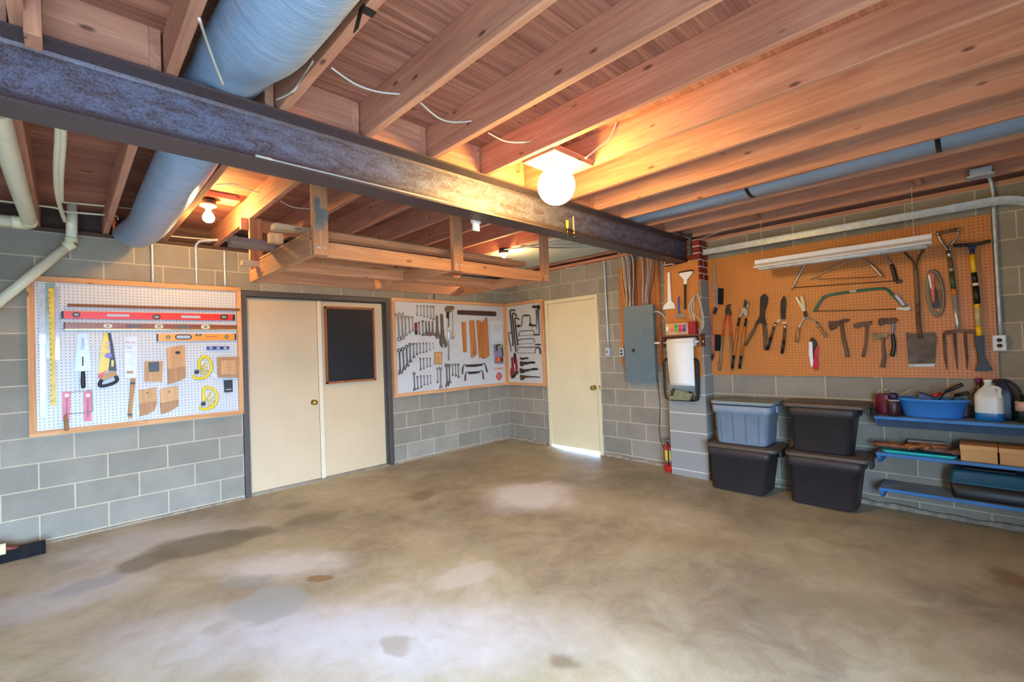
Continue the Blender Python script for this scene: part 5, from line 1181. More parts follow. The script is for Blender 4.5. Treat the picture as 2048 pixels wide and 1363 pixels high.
# saws
t = T_('flush_saw', F, KL4 := K(100, 640, 5.925), 390, 400, PD, 'flat grey saw with black handle pointing down, leftmost saw', 'saw')
pr('blade', F, KL4, ((330, 160), (440, 160), (492, 600), (395, 600), (395, 605), (288, 608)), PD, .003, plain('saw_blade', (186, 196, 208), .4, .15, var=.05), t)
pr('bracket', F, KL4, ((372, 405), (385, 395), (402, 405), (405, 560), (402, 600), (372, 600)), PD+.0035, .006, M_CHROME, t); pr('bracket_inlay', F, KL4, ((374, 425), (400, 425), (402, 545), (376, 545)), PD+.0097, .002, M_BLACK, t)
tb('handle', F, KL4, ((390, 600), (392, 640), (392, 720), (394, 780), (394, 806)), PD+.014, [.010, .013, .0145, .014, .009], M_BLACK, t, 4, 12)
txt(F, KL4, 385, 280, PD+.0034, .030, 'Clayton', plain('ink_navy', (60, 70, 96), .5), t, rot=math.pi/2)
t = T_('hand_saw', F, KL4, 690, 480, PD, 'hand saw in yellow and black cardboard sleeve with black and tan grip', 'saw')
pr('saw_sleeve', F, KL4, ((640, 150), (680, 150), (700, 250), (706, 480), (690, 600), (568, 640), (580, 560), (610, 300)), PD, .005, plain('sleeve_yellow', (232, 200, 50), .4, var=.06), t)
pr('sleeve_side', F, KL4, ((680, 150), (722, 150), (750, 300), (792, 600), (690, 600), (706, 480), (720, 380), (700, 250)), PD, .0052, plain('sleeve_black', (44, 44, 48), .45), t)
pr('sleeve_flash', F, KL4, ((568, 640), (690, 585), (650, 620), (600, 690), (568, 690)), PD+.0055, .001, plain('flash_red', (220, 60, 50), .4), t)
disc('round_badge', F, KL4, 692, 418, PD+.0055, .001, .024, plain('badge_violet', (130, 110, 190), .4), t); disc('round_badge', F, KL4, 690, 325, PD+.0055, .001, .015, plain('badge_pale', (200, 170, 170), .4), t)
disc('round_badge', F, KL4, 688, 268, PD+.0055, .001, .013, plain('badge_pale', (200, 170, 170), .4), t)
pr('small_badge', F, KL4, ((728, 472), (756, 472), (754, 548), (726, 548)), PD+.0055, .001, plain('sleeve_yellow', (232, 200, 50), .4), t)
M_SG = plain('saw_grip_tan', (196, 146, 84), .5)
tb('grip', F, KL4, ((690, 640), (620, 700), (592, 745), (600, 780), (680, 770), (770, 735), (795, 700), (765, 650), (690, 640)), PD+.012, .0125, M_BLACK, t, 4, 10)
pr('grip_plate', F, KL4, ((700, 612), (780, 602), (790, 660), (740, 668), (640, 712), (600, 700), (640, 645)), PD+.0055, .020, M_SG, t, bev=.003)
pr('grip_hole', F, KL4, ((640, 715), (770, 668), (785, 690), (765, 715), (650, 755), (625, 740)), PD+.006, .003, M_HOLE, t)
t = T_('pull_saw', F, KL4, 950, 560, PD, 'long pull saw in white sleeve with cane-wrapped handle hanging down', 'saw')
pr('blade_sleeve', F, KL4, ((886, 200), (1040, 198), (1022, 685), (905, 687), (884, 655)), PD, .005, plain('sleeve_white', (214, 220, 224), .35, var=.08, sc=20), t)
txt(F, KL4, 955, 262, PD+.0054, .026, 'Ryoba', plain('ink_red', (200, 50, 50), .5), t)
for y in (305, 320, 335, 372): pr('printed_line', F, KL4, ((902, y), (970, y), (970, y+5), (902, y+5)), PD+.0053, .0005, plain('print_grey', (150, 150, 155), .5) if y < 360 else M_RED, t)
pr('printed_patch', F, KL4, ((908, 600), (988, 600), (988, 630), (908, 630)), PD+.0053, .0005, plain('patch_tan', (180, 140, 100), .5), t)
o_ = ((955, 690), (1014, 690), (1008, 740), (985, 960), (972, 1100), (975, 1160), (950, 1166), (924, 1150), (924, 1110), (945, 900), (952, 740))
pr('handle', F, KL4, o_, PD, .022, wood('cane_handle', (206, 160, 100), (170, 122, 70), 2, knots=False), t, bev=.005)
pr('handle_band', F, KL4, ((955, 733), (1010, 733), (1009, 758), (954, 758)), PD-.0005, .0235, M_BLACK, t); pr('handle_band', F, KL4, ((923, 1106), (974, 1106), (974, 1130), (923, 1130)), PD-.0005, .0235, M_BLACK, t)
# coping saw and two red blade packs
pkr = plain('blade_pack_red', (206, 38, 62), .35, var=.12, sc=30)
for i, (pts, pal) in enumerate(((((145, 850), (242, 845), (244, 1000), (232, 1205), (150, 1200)), 'left'), (((395, 842), (490, 835), (492, 1000), (490, 1195), (402, 1200)), 'right'))):
    t = T_('blade_pack', F, KL4, 190+250*i, 1000, PD, 'red carded pack of coping saw blades, %s one of the pair' % pal, 'blade pack', 'red blade packs')
    pr('card', F, KL4, pts, PD, .005, pkr, t); x = pts[0][0]+45
    disc('clear_bubble', F, KL4, x+10, 890, PD+.0055, .006, .013, plain('bubble_pale', (216, 196, 200), .2), t)
    pr('blades', F, KL4, ((x, 925), (x+16, 925), (x+16, 1150), (x, 1150)), PD+.0055, .004, plain('blade_dark_red', (120, 40, 40), .4, .3), t)
t = T_('coping_saw', F, KL4, 300, 1000, PD+.01, 'coping saw with thin steel bow and wooden handle over the red packs', 'saw')
tb('bow', F, KL4, ((190, 1112), (330, 1105), (490, 1085), (498, 1000), (492, 835), (430, 842), (240, 855)), PD+.034, .0028, M_STEEL, t, 4, 8)
tb('handle', F, KL4, ((182, 1120), (184, 1160), (192, 1230), (196, 1290), (196, 1308)), PD+.034, [.006, .011, .0135, .0135, .010], M_HANDLE, t, 4, 12)
# wooden jig board with a black sheath
M_TAN = wood('tan_beech', (216, 172, 122), (190, 142, 94), 2, knots=False, sc=.6); M_TAN2 = wood('tan_beech_dark', (188, 142, 100), (164, 118, 80), 2, knots=False, sc=1.5)
t = T_('wooden_template', F, KL3, 175, 665, PD, 'square beech template with a small black sheath hooked over it', 'template')
pr('board', F, KL3, ((60, 532), (297, 530), (288, 798), (58, 800)), PD, .008, M_TAN, t, bev=.001)
pr('inner_board', F, KL3, ((100, 590), (255, 590), (250, 768), (98, 770)), PD+.0085, .006, M_TAN, t, bev=.001)
pr('blade_sheath', F, KL3, ((113, 545), (245, 536), (247, 660), (122, 668)), PD+.015, .01, plain('sheath_black', (46, 50, 62), .4), label='small black sheath hanging over the square beech template', cat='sheath', bev=.003)
def block_(pts, low, hx, hy, label, hr=.006):
    t = T_('push_block', F, KL3, hx, hy+100, PD, label, 'wooden block', 'comb-cut beech blocks')
    pr('block', F, KL3, pts, PD, .018, M_TAN, t, bev=.001)
    pr('comb_end', F, KL3, low, PD+.0005, .0185, M_TAN2, t)
    x0 = min(p[0] for p in low); x1 = max(p[0] for p in low); n_ = int((x1-x0)/22)
    disc('hole', F, KL3, hx, hy, PD+.0182, .0012, hr, M_DARK, t, sx=1.4 if hr > .008 else 1)
block_(((345, 370), (375, 352), (540, 328), (583, 318), (597, 735), (545, 775), (440, 815), (362, 832)), ((356, 632), (592, 598), (597, 735), (545, 775), (440, 815), (362, 832)), 490, 420, 'tall beech block with dark oval hole on the left pegboard', .014)
block_(((-15, 910), (212, 868), (218, 1075), (190, 1165), (120, 1215), (0, 1250)), ((-8, 1085), (216, 1045), (216, 1090), (190, 1165), (120, 1215), (0, 1250)), 95, 942, 'comb-cut beech block, left one of the lower pair')
block_(((258, 905), (320, 880), (490, 850), (502, 1080), (500, 1110), (400, 1180), (275, 1222)), ((262, 1075), (500, 1030), (500, 1110), (400, 1180), (275, 1222)), 378, 928, 'comb-cut beech block, right one of the lower pair')
def feather(pts, knob, ribs, label):
    t = T_('featherboard', F, KL3, knob[0]+60, knob[1]-40, PD, label, 'featherboard', 'yellow featherboards')
    tb('curved_rim', F, KL3, pts, PD+.011, .0135, M_YELLOW, t, 4, 8, sq=.8)
    for a, c in ribs: tb('rib', F, KL3, (a, c), PD+.009, .006, M_YELLOW, t, 0, 6)
    q = F.px(KL3, knob[0], knob[1], PD+.03); st = [(q[0]+(.024 if i % 2 == 0 else .016)*math.cos(i*math.pi/6), q[1]+(.024 if i % 2 == 0 else .016)*math.sin(i*math.pi/6)) for i in range(12)]
    b = MB(); b.prism(F, st, PD+.026, PD+.042); obj('star_knob', b, M_BLACK, t, bev=.002)
feather(((770, 640), (765, 560), (790, 500), (830, 470), (890, 500), (925, 570), (920, 650), (870, 720), (800, 755), (720, 750), (690, 715)), (735, 672), (((780, 630), (850, 545)), ((790, 645), (880, 600)), ((780, 665), (885, 650)), ((780, 690), (850, 690))), 'yellow featherboard with black star knob, upper one')
feather(((835, 1050), (825, 980), (830, 890), (870, 870), (950, 900), (1000, 970), (995, 1050), (950, 1120), (870, 1150), (800, 1150), (780, 1120)), (822, 1085), (((860, 1040), (920, 935)), ((875, 1055), (965, 990)), ((880, 1080), (970, 1055)), ((870, 1105), (930, 1110))), 'yellow featherboard with black star knob, lower one')
t = T_('wooden_template', F, KL3, 1145, 610, PD, 'square beech outlet template with drilled holes at the right edge of the board', 'template')
pr('board', F, KL3, ((1003, 478), (1290, 475), (1290, 745), (1012, 742)), .0405, .01, M_TAN2, t, bev=.001)
pr('inner_board', F, KL3, ((1045, 520), (1250, 518), (1250, 700), (1050, 708)), .051, .006, M_TAN, t, bev=.001)
for x, y in ((1118, 570), (1190, 568), (1118, 652), (1190, 650), (1105, 610), (1130, 610), (1182, 610), (1200, 610)): disc('hole', F, KL3, x, y, 0.0572, .001, .003, M_DARK, t, 8)
pr('clear_tag', F, KL3, ((915, 700), (965, 680), (1025, 745), (975, 775)), PD+.002, .003, plain('clear_pack', (206, 212, 224), .15), label='small clear tag hanging between the upper featherboard and the template', cat='tag')
t = T_('tool_pouch', F, KL3, 1148, 856, PD, 'small black folded pouch near the right edge of the left pegboard', 'pouch')
pr('pouch_body', F, KL3, ((1088, 778), (1203, 772), (1206, 930), (1098, 938)), PD, .014, plain('pouch_black', (34, 36, 42), .5), t, bev=.003)
pr('pale_line', F, KL3, ((1115, 895), (1185, 890), (1185, 899), (1116, 904)), PD+.0143, .001, M_CABLE, t)

# ---------------------------------------------------------------- wrenches on the middle pegboard
def circ(cx, cz, r, n=14): return [(cx+r*math.cos(2*math.pi*i/n), cz+r*math.sin(2*math.pi*i/n)) for i in range(n)]
def jaw(sg, an):
    P_ = [(-.03, -.30), (-.05, -.37), (-.088, -.41), (-.1, -.455), (-.08, -.505), (-.042, -.50), (-.04, -.445), (.03, -.445), (.045, -.50), (.085, -.49), (.098, -.445), (.082, -.40), (.05, -.37), (.03, -.30)]
    out = []
    for x, z in P_:
        dx, dz = x, z+.42
        if z > -.36: out.append((x, z*sg)); continue
        out.append((dx*math.cos(an)-dz*math.sin(an), (dx*math.sin(an)+dz*math.cos(an)-.42)*sg))
    return out
FL = Frame((1, 0, 0), (0, -1, 0), 1, -1)
def shank(b, z0, z1): b.prism(FL, [(-.032, z0), (.032, z0), (.026, (z0+z1)/2), (.032, z1), (-.032, z1), (-.026, (z0+z1)/2)], -.014, .014)
def boxend(b, z, r=.085): b.ring(FL, circ(0, z, r), circ(0, z, r*.55), -.025, .025)
def mkw(kind, mat=M_STEEL):
    b = MB()
    if kind == 'combination': shank(b, -.33, .36); boxend(b, .43); b.prism(FL, jaw(1, .26), -.02, .02)
    elif kind == 'open': shank(b, -.33, .33); b.prism(FL, jaw(1, .26), -.02, .02); b.prism(FL, jaw(-1, .26), -.02, .02)
    elif kind == 'box': shank(b, -.36, .36); boxend(b, .43); boxend(b, -.43)
    elif kind == 'topopen': shank(b, -.36, .33); boxend(b, -.43); b.prism(FL, jaw(-1, -.26), -.02, .02)
    elif kind == 'adjustable':
        b.prism(FL, [(-.03, .5), (.03, .5), (.045, .45), (.04, .1), (.06, -.18), (.12, -.3), (.14, -.4), (.1, -.49), (.06, -.5), (.05, -.4), (.0, -.36), (-.02, -.42), (-.01, -.5), (-.07, -.48), (-.12, -.38), (-.12, -.28), (-.07, -.2), (-.045, .1), (-.05, .45)], -.02, .02)
        b.lathe((.0, -.0, -.31), (1, 0, 0), [(-.06, 0), (-.06, .022), (.03, .022), (.03, 0)], 10)
    return b
protoW = {}
def wrench(kind, k, x0, y0, x1, y1, label, group, mat=M_STEEL, d=PD+.008, name='wrench'):
    a = FA.px(k, x0, y0, d); c = FA.px(k, x1, y1, d)
    L = math.hypot(a[0]-c[0], a[1]-c[1]); an = math.atan2(a[0]-c[0], a[1]-c[1])
    loc = FA.P((a[0]+c[0])/2, (a[1]+c[1])/2, d); key = (kind, mat.name)
    if key not in protoW:
        o = obj(name, mkw(kind), mat, origin=(0, 0, 0)); protoW[key] = o
    else:
        o = protoW[key].copy(); COL.objects.link(o)
    o.location = loc; o.scale = (L, L, L); o.rotation_euler = (0, an, 0); WL[o.name] = loc
    tagit(o, label, 'wrench', group); return o
M_STEELD = plain('worn_steel', (122, 114, 102), .5, .6, var=.15)
def row(kind, k, items, desc, group, mat=M_STEEL):
    n_ = len(items)
    for i, it in enumerate(items):
        wrench(kind, k, it[0], it[1], it[2], it[3], '%s, %s from the left' % (desc, ordn[i]), group, mat)
row('open', KM1, ((688, 185, 690, 480), (785, 195, 788, 490), (870, 190, 880, 525), (965, 200, 970, 530), (1055, 200, 1062, 570), (1135, 205, 1140, 600)), 'small chrome wrench in the short top row', 'wrenches in the short top row')
row('topopen', KM1, ((165, 390, 205, 1165), (265, 400, 300, 1120), (360, 470, 385, 1030), (460, 480, 490, 960), (555, 490, 575, 900)), 'long thin wrench in the upper left group', 'wrenches in the upper left group')
wrench('combination', KM1, 735, 640, 755, 995, 'small grey wrench just right of the red-handled pliers', 'wrenches beside the red-handled pliers', M_STEELD)
for i, (a_, b_, c_, d_) in enumerate(((835, 600, 850, 1030), (925, 620, 945, 1030), (1010, 620, 1030, 1040), (1105, 625, 1115, 1025))):
    wrench('adjustable' if i else 'combination', KM1, a_, b_, c_, d_, 'dark-jawed wrench in the second row right of the red pliers, %s from the left' % ordn[i+1], 'wrenches beside the red-handled pliers', M_STEELD)
wrench('adjustable', KM1, 1225, 470, 1245, 1110, 'medium adjustable wrench beside the largest adjustable wrench', 'adjustable wrenches', M_STEELD)
wrench('adjustable', KM1, 1350, 425, 1400, 1350, 'largest adjustable wrench hanging in the middle of the wrench pegboard', 'adjustable wrenches', M_STEELD)
row('combination', KM, ((170, 752, 183, 1055), (211, 735, 228, 1012), (254, 708, 266, 970), (295, 685, 303, 918), (337, 683, 343, 865), (376, 683, 380, 828), (414, 682, 418, 810), (456, 678, 458, 804), (492, 678, 496, 796), (530, 682, 535, 775), (570, 682, 575, 758)), 'combination wrench in the long descending middle row', 'wrenches in the descending middle row', M_STEELD)
row('open', KM2, ((770, 345, 785, 690), (862, 340, 872, 650), (950, 335, 965, 600), (1040, 335, 1045, 590)), 'small wrench in the row of four left of the tan plaque', 'wrenches left of the tan plaque', M_STEELD)
row('combination', KM2, ((600, 735, 620, 1240), (692, 840, 708, 1205), (785, 820, 800, 1165), (875, 820, 885, 1100), (965, 815, 975, 1090), (1050, 810, 1060, 1045)), 'wrench in the lowest descending row', 'wrenches in the lowest row', M_STEELD)
row('open', KM2, ((1240, 610, 1245, 1035), (1325, 585, 1330, 1180)), 'double open-end wrench in the lower pair under the tan plaque', 'pair of open-end wrenches')
row('combination', KM4, ((118, 505, 145, 1135), (198, 508, 212, 1050), (285, 505, 298, 835), (360, 500, 380, 855), (440, 500, 458, 890)), 'worn wrench in the lower middle group of five', 'lower middle wrenches', plain('olive_steel', (112, 106, 88), .5, .5, var=.15))
t = T_('pliers', FA, KM1, 650, 820, PD, 'pliers with dark red dipped handles hanging upside down', 'pliers')
pr('handles', FA, KM1, ((625, 665), (690, 660), (700, 760), (690, 860), (665, 900), (640, 860), (620, 760)), PD, .014, plain('dark_red_grip', (136, 30, 36), .4), t, bev=.003)
pr('jaws', FA, KM1, ((632, 862), (698, 862), (708, 930), (690, 985), (660, 1000), (632, 960)), PD+.0, .012, M_DARK, t, bev=.002)
# torque wrench, drain key, keys
t = T_('torque_wrench', FA, KM, 755, 580, PD, 'tall chrome torque wrench with round head reaching down the board', 'torque wrench')
disc('head', FA, KM, 755, 285, PD, .024, .048, plain('brown_chrome', (150, 132, 106), .3, .7), t, 20, 1.15)
pr('collar', FA, KM, ((738, 315), (762, 315), (762, 388), (738, 388)), PD+.001, .024, M_BLACK, t, bev=.003)
tb('shaft', FA, KM, ((750, 388), (753, 560), (755, 890)), PD+.013, .011, M_CHROME, t, 0, 12)
t = T_('ratchet', FA, KM, 802, 450, PD, 'slim socket ratchet hanging right of the torque wrench', 'ratchet')
disc('head', FA, KM, 798, 268, PD, .018, .03, plain('brown_chrome', (150, 132, 106), .3, .7), t, 18, 1.2); tb('shaft', FA, KM, ((800, 290), (806, 540)), PD+.009, .0045, M_STEEL, t, 0, 8)
t = T_('oil_can_spout', FA, KM, 812, 590, PD, 'small bright cone-shaped spout under the ratchet', 'spout')
pr('cone', FA, KM, ((806, 530), (812, 545), (832, 605), (790, 610)), PD, .02, M_CHROME, t, bev=.002); pr('base', FA, KM, ((790, 612), (830, 608), (815, 640), (796, 640)), PD, .018, plain('pinkish_metal', (186, 170, 160), .4, .5), t, bev=.002)
tb('key_ring', FA, KM, ((790, 700), (810, 715), (835, 725), (860, 715), (885, 690), (870, 700), (850, 740), (820, 740), (795, 715)), PD+.004, .002, M_CABLE, None, 3, 6, label='thin pale wire and small keys hanging under the bright spout', cat='keys')
pr('wooden_rail', FA, KM, ((868, 296), (880, 294), (1310, 312), (1322, 330), (1322, 360), (1310, 366), (870, 345), (864, 330)), PD, .02, wood('dark_rail', (92, 58, 46), (64, 40, 34), 0, knots=False), label='dark brown wooden level with rounded ends on the wrench pegboard', cat='level', bev=.003)
M_STK = wood('orange_stake', (198, 128, 66), (160, 96, 46), 2, sc=1, kc=(90, 50, 24))
for i, (pts, dd) in enumerate(((((912, 436), (958, 434), (972, 770), (970, 785), (955, 796), (932, 796)), 0), (((1005, 416), (1060, 412), (1090, 800), (1088, 820), (1068, 840), (1040, 862), (1024, 850)), 0), (((1088, 414), (1135, 420), (1150, 470), (1165, 850), (1150, 858), (1122, 862)), 0), (((1140, 460), (1205, 382), (1216, 385), (1240, 820), (1236, 838), (1210, 860), (1170, 874), (1158, 860)), .016))):
    pr('wooden_stake', FA, KM, pts, PD+dd, .014, M_STK, label=['narrow short wooden stake, leftmost of the four on the pegboard', 'wide wooden stake with a knot, second of the four', 'wooden stake partly hidden behind the pointed one', 'wooden stake with slanted pointed top, rightmost of the four'][i], cat='stake', group='wooden stakes', bev=.001)
t = T_('instruction_card', FA, KM, 1325, 545, PD, 'white printed instruction card in a clear sleeve', 'card')
pr('card', FA, KM, ((1256, 424), (1385, 430), (1392, 662), (1268, 664)), PD, .003, plain('card_white', (216, 216, 210), .4, var=.02), t)
for i in range(9): pr('printed_line', FA, KM, ((1275, 458+i*10), (1370, 460+i*10), (1370, 463+i*10), (1275, 461+i*10)), PD+.0033, .0005, plain('print_grey2', (176, 178, 176), .5), t)
t = T_('ear_muffs', FA, KM, 1350, 820, PD, 'orange and black ear muffs in clear packaging', 'ear muffs')
pr('backing_card', FA, KM, ((1288, 700), (1400, 700), (1405, 930), (1300, 928)), PD, .004, plain('backing_mauve', (148, 138, 150), .35), t)
tb('headband', FA, KM, ((1330, 780), (1320, 730), (1340, 705), (1375, 715), (1392, 760), (1398, 840)), PD+.016, .010, M_BLACK, t, 4, 8)
q = FA.px(KM, 1342, 882, PD+.025); b = MB(); b.sphere(FA.P(q[0], q[1], PD+.03), .032, 16, 10, 1.3); obj('ear_cup', b, M_ORANGE, t)
q = FA.px(KM, 1382, 880, PD+.02); b = MB(); b.sphere(FA.P(q[0], q[1], PD+.022), .022, 16, 10, 1.7); obj('ear_cup', b, plain('cup_dark', (90, 40, 30), .4), t)
pr('yellow_label', FA, KM, ((1350, 710), (1390, 710), (1390, 740), (1350, 740)), PD+.028, .002, plain('label_gold', (190, 160, 90), .5), t)
t = T_('saw_blade', FA, KM, 1353, 1075, PD, 'orange circular blade under a printed header card', 'blade')
q = FA.px(KM, 1353, 1078, PD+.003); b = MB(); b.ring(FA, circ(q[0], q[1], .058, 28), circ(q[0], q[1], .014, 28), PD, PD+.003); obj('blade_disc', b, plain('blade_orange', (206, 74, 38), .4), t)
for dx, dz in ((-.028, .028), (.028, .028), (-.028, -.028), (.028, -.028)):
    b = MB(); b.prism(FA, [(q[0]+dx*.5, q[1]+dz*.5), (q[0]+dx*1.35, q[1]+dz*.75), (q[0]+dx*.75, q[1]+dz*1.35)], PD+.0032, PD+.004); obj('cut_out', b, M_CABLE, t)
pr('header_card', FA, KM, ((1296, 980), (1390, 975), (1390, 1005), (1300, 1015)), PD, .003, plain('header_pale', (216, 190, 176), .5), t); pr('header_band', FA, KM, ((1296, 980), (1390, 975), (1390, 983), (1296, 988)), PD+.0032, .0006, M_ORANGE, t)
t = T_('wooden_template', FA, KM, 633, 865, PD, 'small tan wooden plaque with a key outline among the wrenches', 'plaque')
pr('board', FA, KM, ((588, 792), (680, 788), (678, 938), (590, 940)), PD, .012, wood('plaque_rim', (206, 150, 80), (176, 122, 60), 2, knots=False), t, bev=.001); pr('inner_board', FA, KM, ((604, 808), (668, 805), (666, 918), (606, 922)), PD+.0125, .005, M_TAN, t, bev=.001)
tb('key_outline', FA, KM, ((634, 838), (640, 848), (634, 860), (630, 880), (640, 892), (634, 904)), PD+.0185, .002, M_DARK, t, 3, 6)
def drawknife(k, blade, hl, hr, label, mat_h):
    t = T_('drawknife', FA, k, blade[0][0], blade[0][1], PD, label, 'drawknife', 'drawknives')
    pr('blade', FA, k, blade, PD+.006, .006, plain('drawknife_iron', (66, 52, 42), .5, .5), t, bev=.001)
    for hp in (hl, hr):
        tb('tang', FA, k, hp[:3], PD+.010, .006, plain('drawknife_iron', (66, 52, 42), .5, .5), t, 4, 8)
        tb('handle', FA, k, hp[2:], PD+.012, [.008]+[.012]*(len(hp)-4)+[.010], mat_h, t, 4, 10)
drawknife(KM4, ((650, 530), (1095, 505), (1100, 560), (900, 590), (655, 590)), ((660, 545), (600, 530), (580, 580), (565, 650), (560, 790)), ((1095, 520), (1165, 495), (1190, 560), (1210, 640), (1235, 740)), 'large drawknife with dark handles, upper of the two', wood('dark_turned', (90, 62, 46), (60, 40, 32), 2, knots=False))
drawknife(KM4, ((725, 722), (1025, 705), (1035, 750), (900, 778), (730, 790)), ((730, 735), (665, 730), (645, 780), (635, 850), (635, 975)), ((1020, 715), (1090, 690), (1110, 740), (1120, 820), (1135, 930)), 'smaller drawknife with reddish handles, lower of the two', wood('red_turned', (112, 44, 40), (80, 30, 28), 2, knots=False))

# ---------------------------------------------------------------- corner pegboard (right wall)
F = FB
M_OLD = plain('old_brown_iron', (66, 54, 44), .6, .4, var=.2)
for i, pts in enumerate((((360, 375), (300, 360), (235, 365), (212, 410), (225, 560), (260, 900), (300, 1350)), ((415, 540), (380, 490), (320, 455), (285, 490), (290, 620), (330, 1000), (365, 1350)), ((485, 640), (430, 605), (375, 600), (355, 640), (370, 780), (400, 1050), (440, 1350)))):
    e_ = ((1003+300*0), 0)
    P_ = [FB.P(*FB.px(KN1, x, y, PD+.012), PD+.012) for x, y in pts]
    x2, y2 = ((262, 70), (372, 255), (420, 70))[i]; P_.append(FB.P(*FB.px(KN2, x2, y2, PD+.012), PD+.012))
    b = MB(); b.tube(smooth(P_, 5), [.011]*(5*(len(P_)-1))+[.007], 8); obj('pry_bar', b, M_OLD, label='long hooked iron pry bar in the corner board, %s from the left' % ordn[i], cat='pry bar', group='hooked pry bars')
P_ = [FB.P(*FB.px(KN1, x, y, PD+.010), PD+.010) for x, y in ((255, 1065), (205, 1030), (170, 1060), (180, 1200), (205, 1350))]+[FB.P(*FB.px(KN2, x, y, PD+.010), PD+.010) for x, y in ((222, 130), (224, 235))]
b = MB(); b.tube(smooth(P_, 5), .0065, 8); obj('pry_bar', b, M_OLD, label='short thin hooked bar at the left edge of the corner board', cat='pry bar', group='hooked pry bars')
t = T_('bit_brace', F, KN1, 700, 700, PD, 'old hand brace drill with cranked frame and round pad', 'brace')
tb('crank', F, KN1, ((500, 850), (545, 835), (570, 760), (580, 600), (610, 530), (700, 510), (790, 515), (820, 560), (820, 680), (820, 790)), PD+.02, .0062, M_OLD, t, 4, 8)
tb('grip', F, KN1, ((630, 522), (700, 518), (770, 522)), PD+.02, [.009, .013, .009], wood('dark_grip', (70, 46, 34), (50, 34, 28), 1, knots=False), t, 4, 10)
disc('pad', F, KN1, 440, 840, PD+.002, .03, .021, M_OLD, t, 16); tb('chuck', F, KN1, ((800, 820), (870, 825), (980, 820)), PD+.02, [.010, .014, .012], M_OLD, t, 4, 10)
pr('ratchet_body', F, KN1, ((790, 760), (840, 755), (850, 830), (780, 835)), PD+.008, .02, M_OLD, t, bev=.002)
t = T_('framing_hammer', F, KN1, 1050, 500, PD, 'dark claw hammer with long slender handle at the right of the corner board', 'hammer')
pr('head', F, KN1, ((880, 240), (900, 220), (1040, 225), (1050, 195), (1085, 225), (1090, 330), (1040, 320), (1000, 290), (885, 300)), PD+.004, .025, plain('blue_black_steel', (46, 50, 66), .4, .5), t, bev=.003)
tb('handle', F, KN1, ((1065, 320), (1068, 560), (1090, 860), (1100, 1080)), PD+.014, [.013, .010, .007, .006], plain('blue_black_steel', (46, 50, 66), .4, .5), t, 4, 10)
tb('file', F, KN1, ((1005, 345), (1012, 560), (1018, 965)), PD+.012, [.009, .008, .003], M_OLD, None, 0, 8, label='slim dark file hanging left of the dark claw hammer', cat='file')
def hacksaw(frame, blade, handle, label, hr=.011, r=.005, k=KN1, hk=None):
    t = T_('hacksaw', F, k, frame[0][0], frame[0][1], PD, label, 'hacksaw', 'hacksaws')
    tb('saw_frame', F, k, frame, PD+.012, r, M_OLD, t, 3, 8)
    tb('blade', F, k, blade, PD+.012, .0028, M_OLD, t, 0, 6)
    tb('handle', F, hk or k, handle, PD+.012, [hr*.7]+[hr]*(len(handle)-2)+[hr*.8], M_OLD, t, 3, 10)
hacksaw(((485, 1150), (490, 1060), (530, 995), (700, 985), (880, 975), (930, 1000), (940, 1060), (930, 1110)), ((440, 1140), (930, 1112)), ((930, 1112), (1000, 1108), (1060, 1100), (1100, 1110)), 'small coping-style saw, uppermost of the three frame saws')
hacksaw(((445, 1340), (460, 1270), (560, 1245), (720, 1230), (900, 1225), (945, 1260), (960, 1345)), ((430, 1390), (960, 1360)), ((930, 40), (990, 40), (1050, 38), (1090, 40)), 'frame saw with straight handle, middle one of three', hk=KN2)
hacksaw(((425, 290), (430, 130), (600, 118), (800, 115), (960, 120), (935, 180), (930, 290)), ((415, 285), (945, 280)), ((975, 125), (1040, 130), (1075, 200), (1080, 320)), 'hacksaw with dropped pistol handle, lowest of the frame saws', .013, .005, KN2)
for i, (pts) in enumerate((((480, 410), (560, 425), (690, 405), (718, 425), (710, 455), (600, 470), (570, 488), (490, 465)), ((480, 520), (560, 535), (700, 540), (800, 525), (900, 530), (915, 560), (900, 592), (740, 590), (700, 620), (580, 630), (560, 670), (490, 660)), ((470, 730), (535, 725), (545, 760), (760, 745), (870, 715), (975, 720), (1000, 750), (980, 780), (760, 790), (720, 820), (610, 830), (595, 870), (560, 870), (550, 800), (535, 870), (490, 870)), ((485, 915), (560, 925), (720, 945), (900, 960), (1055, 972), (1050, 1000), (800, 990), (640, 1005), (590, 1040), (570, 1070), (500, 1065)))):
    pr('pipe_wrench', F, KN2, pts, PD, .02, [M_OLD, M_OLD, M_OLD, plain('brown_brass_iron', (96, 72, 42), .6, .4, var=.2)][i], label=['tiny dark adjustable wrench, topmost of the four lying sideways', 'dark monkey wrench, second of the four lying sideways', 'long dark monkey wrench with gap jaws, third of the four', 'tapered brownish hatchet-shaped wrench, lowest of the four'][i], cat='wrench', group='sideways old wrenches', bev=.003)
t = T_('pipe_pliers', F, KN2, 260, 800, PD, 'red pipe wrench hanging jaws down at the left of the corner board', 'pipe wrench')
pr('handle', F, KN2, ((228, 400), (265, 398), (300, 740), (310, 860), (280, 940), (215, 935), (200, 860), (215, 720), (245, 700)), PD, .022, M_RED if 0 else plain('wrench_red', (150, 28, 34), .4), t, bev=.004)
pr('jaw', F, KN2, ((215, 930), (300, 900), (330, 960), (290, 1015), (240, 1015)), PD+.0005, .026, M_OLD, t, bev=.002)
t = T_('pipe_pliers', F, KN2, 370, 700, PD, 'black and red pipe pliers hanging jaws down beside the red wrench', 'pliers')
pr('handle', F, KN2, ((300, 290), (345, 285), (365, 420), (355, 560), (320, 600), (305, 430)), PD, .02, M_OLD, t, bev=.003)
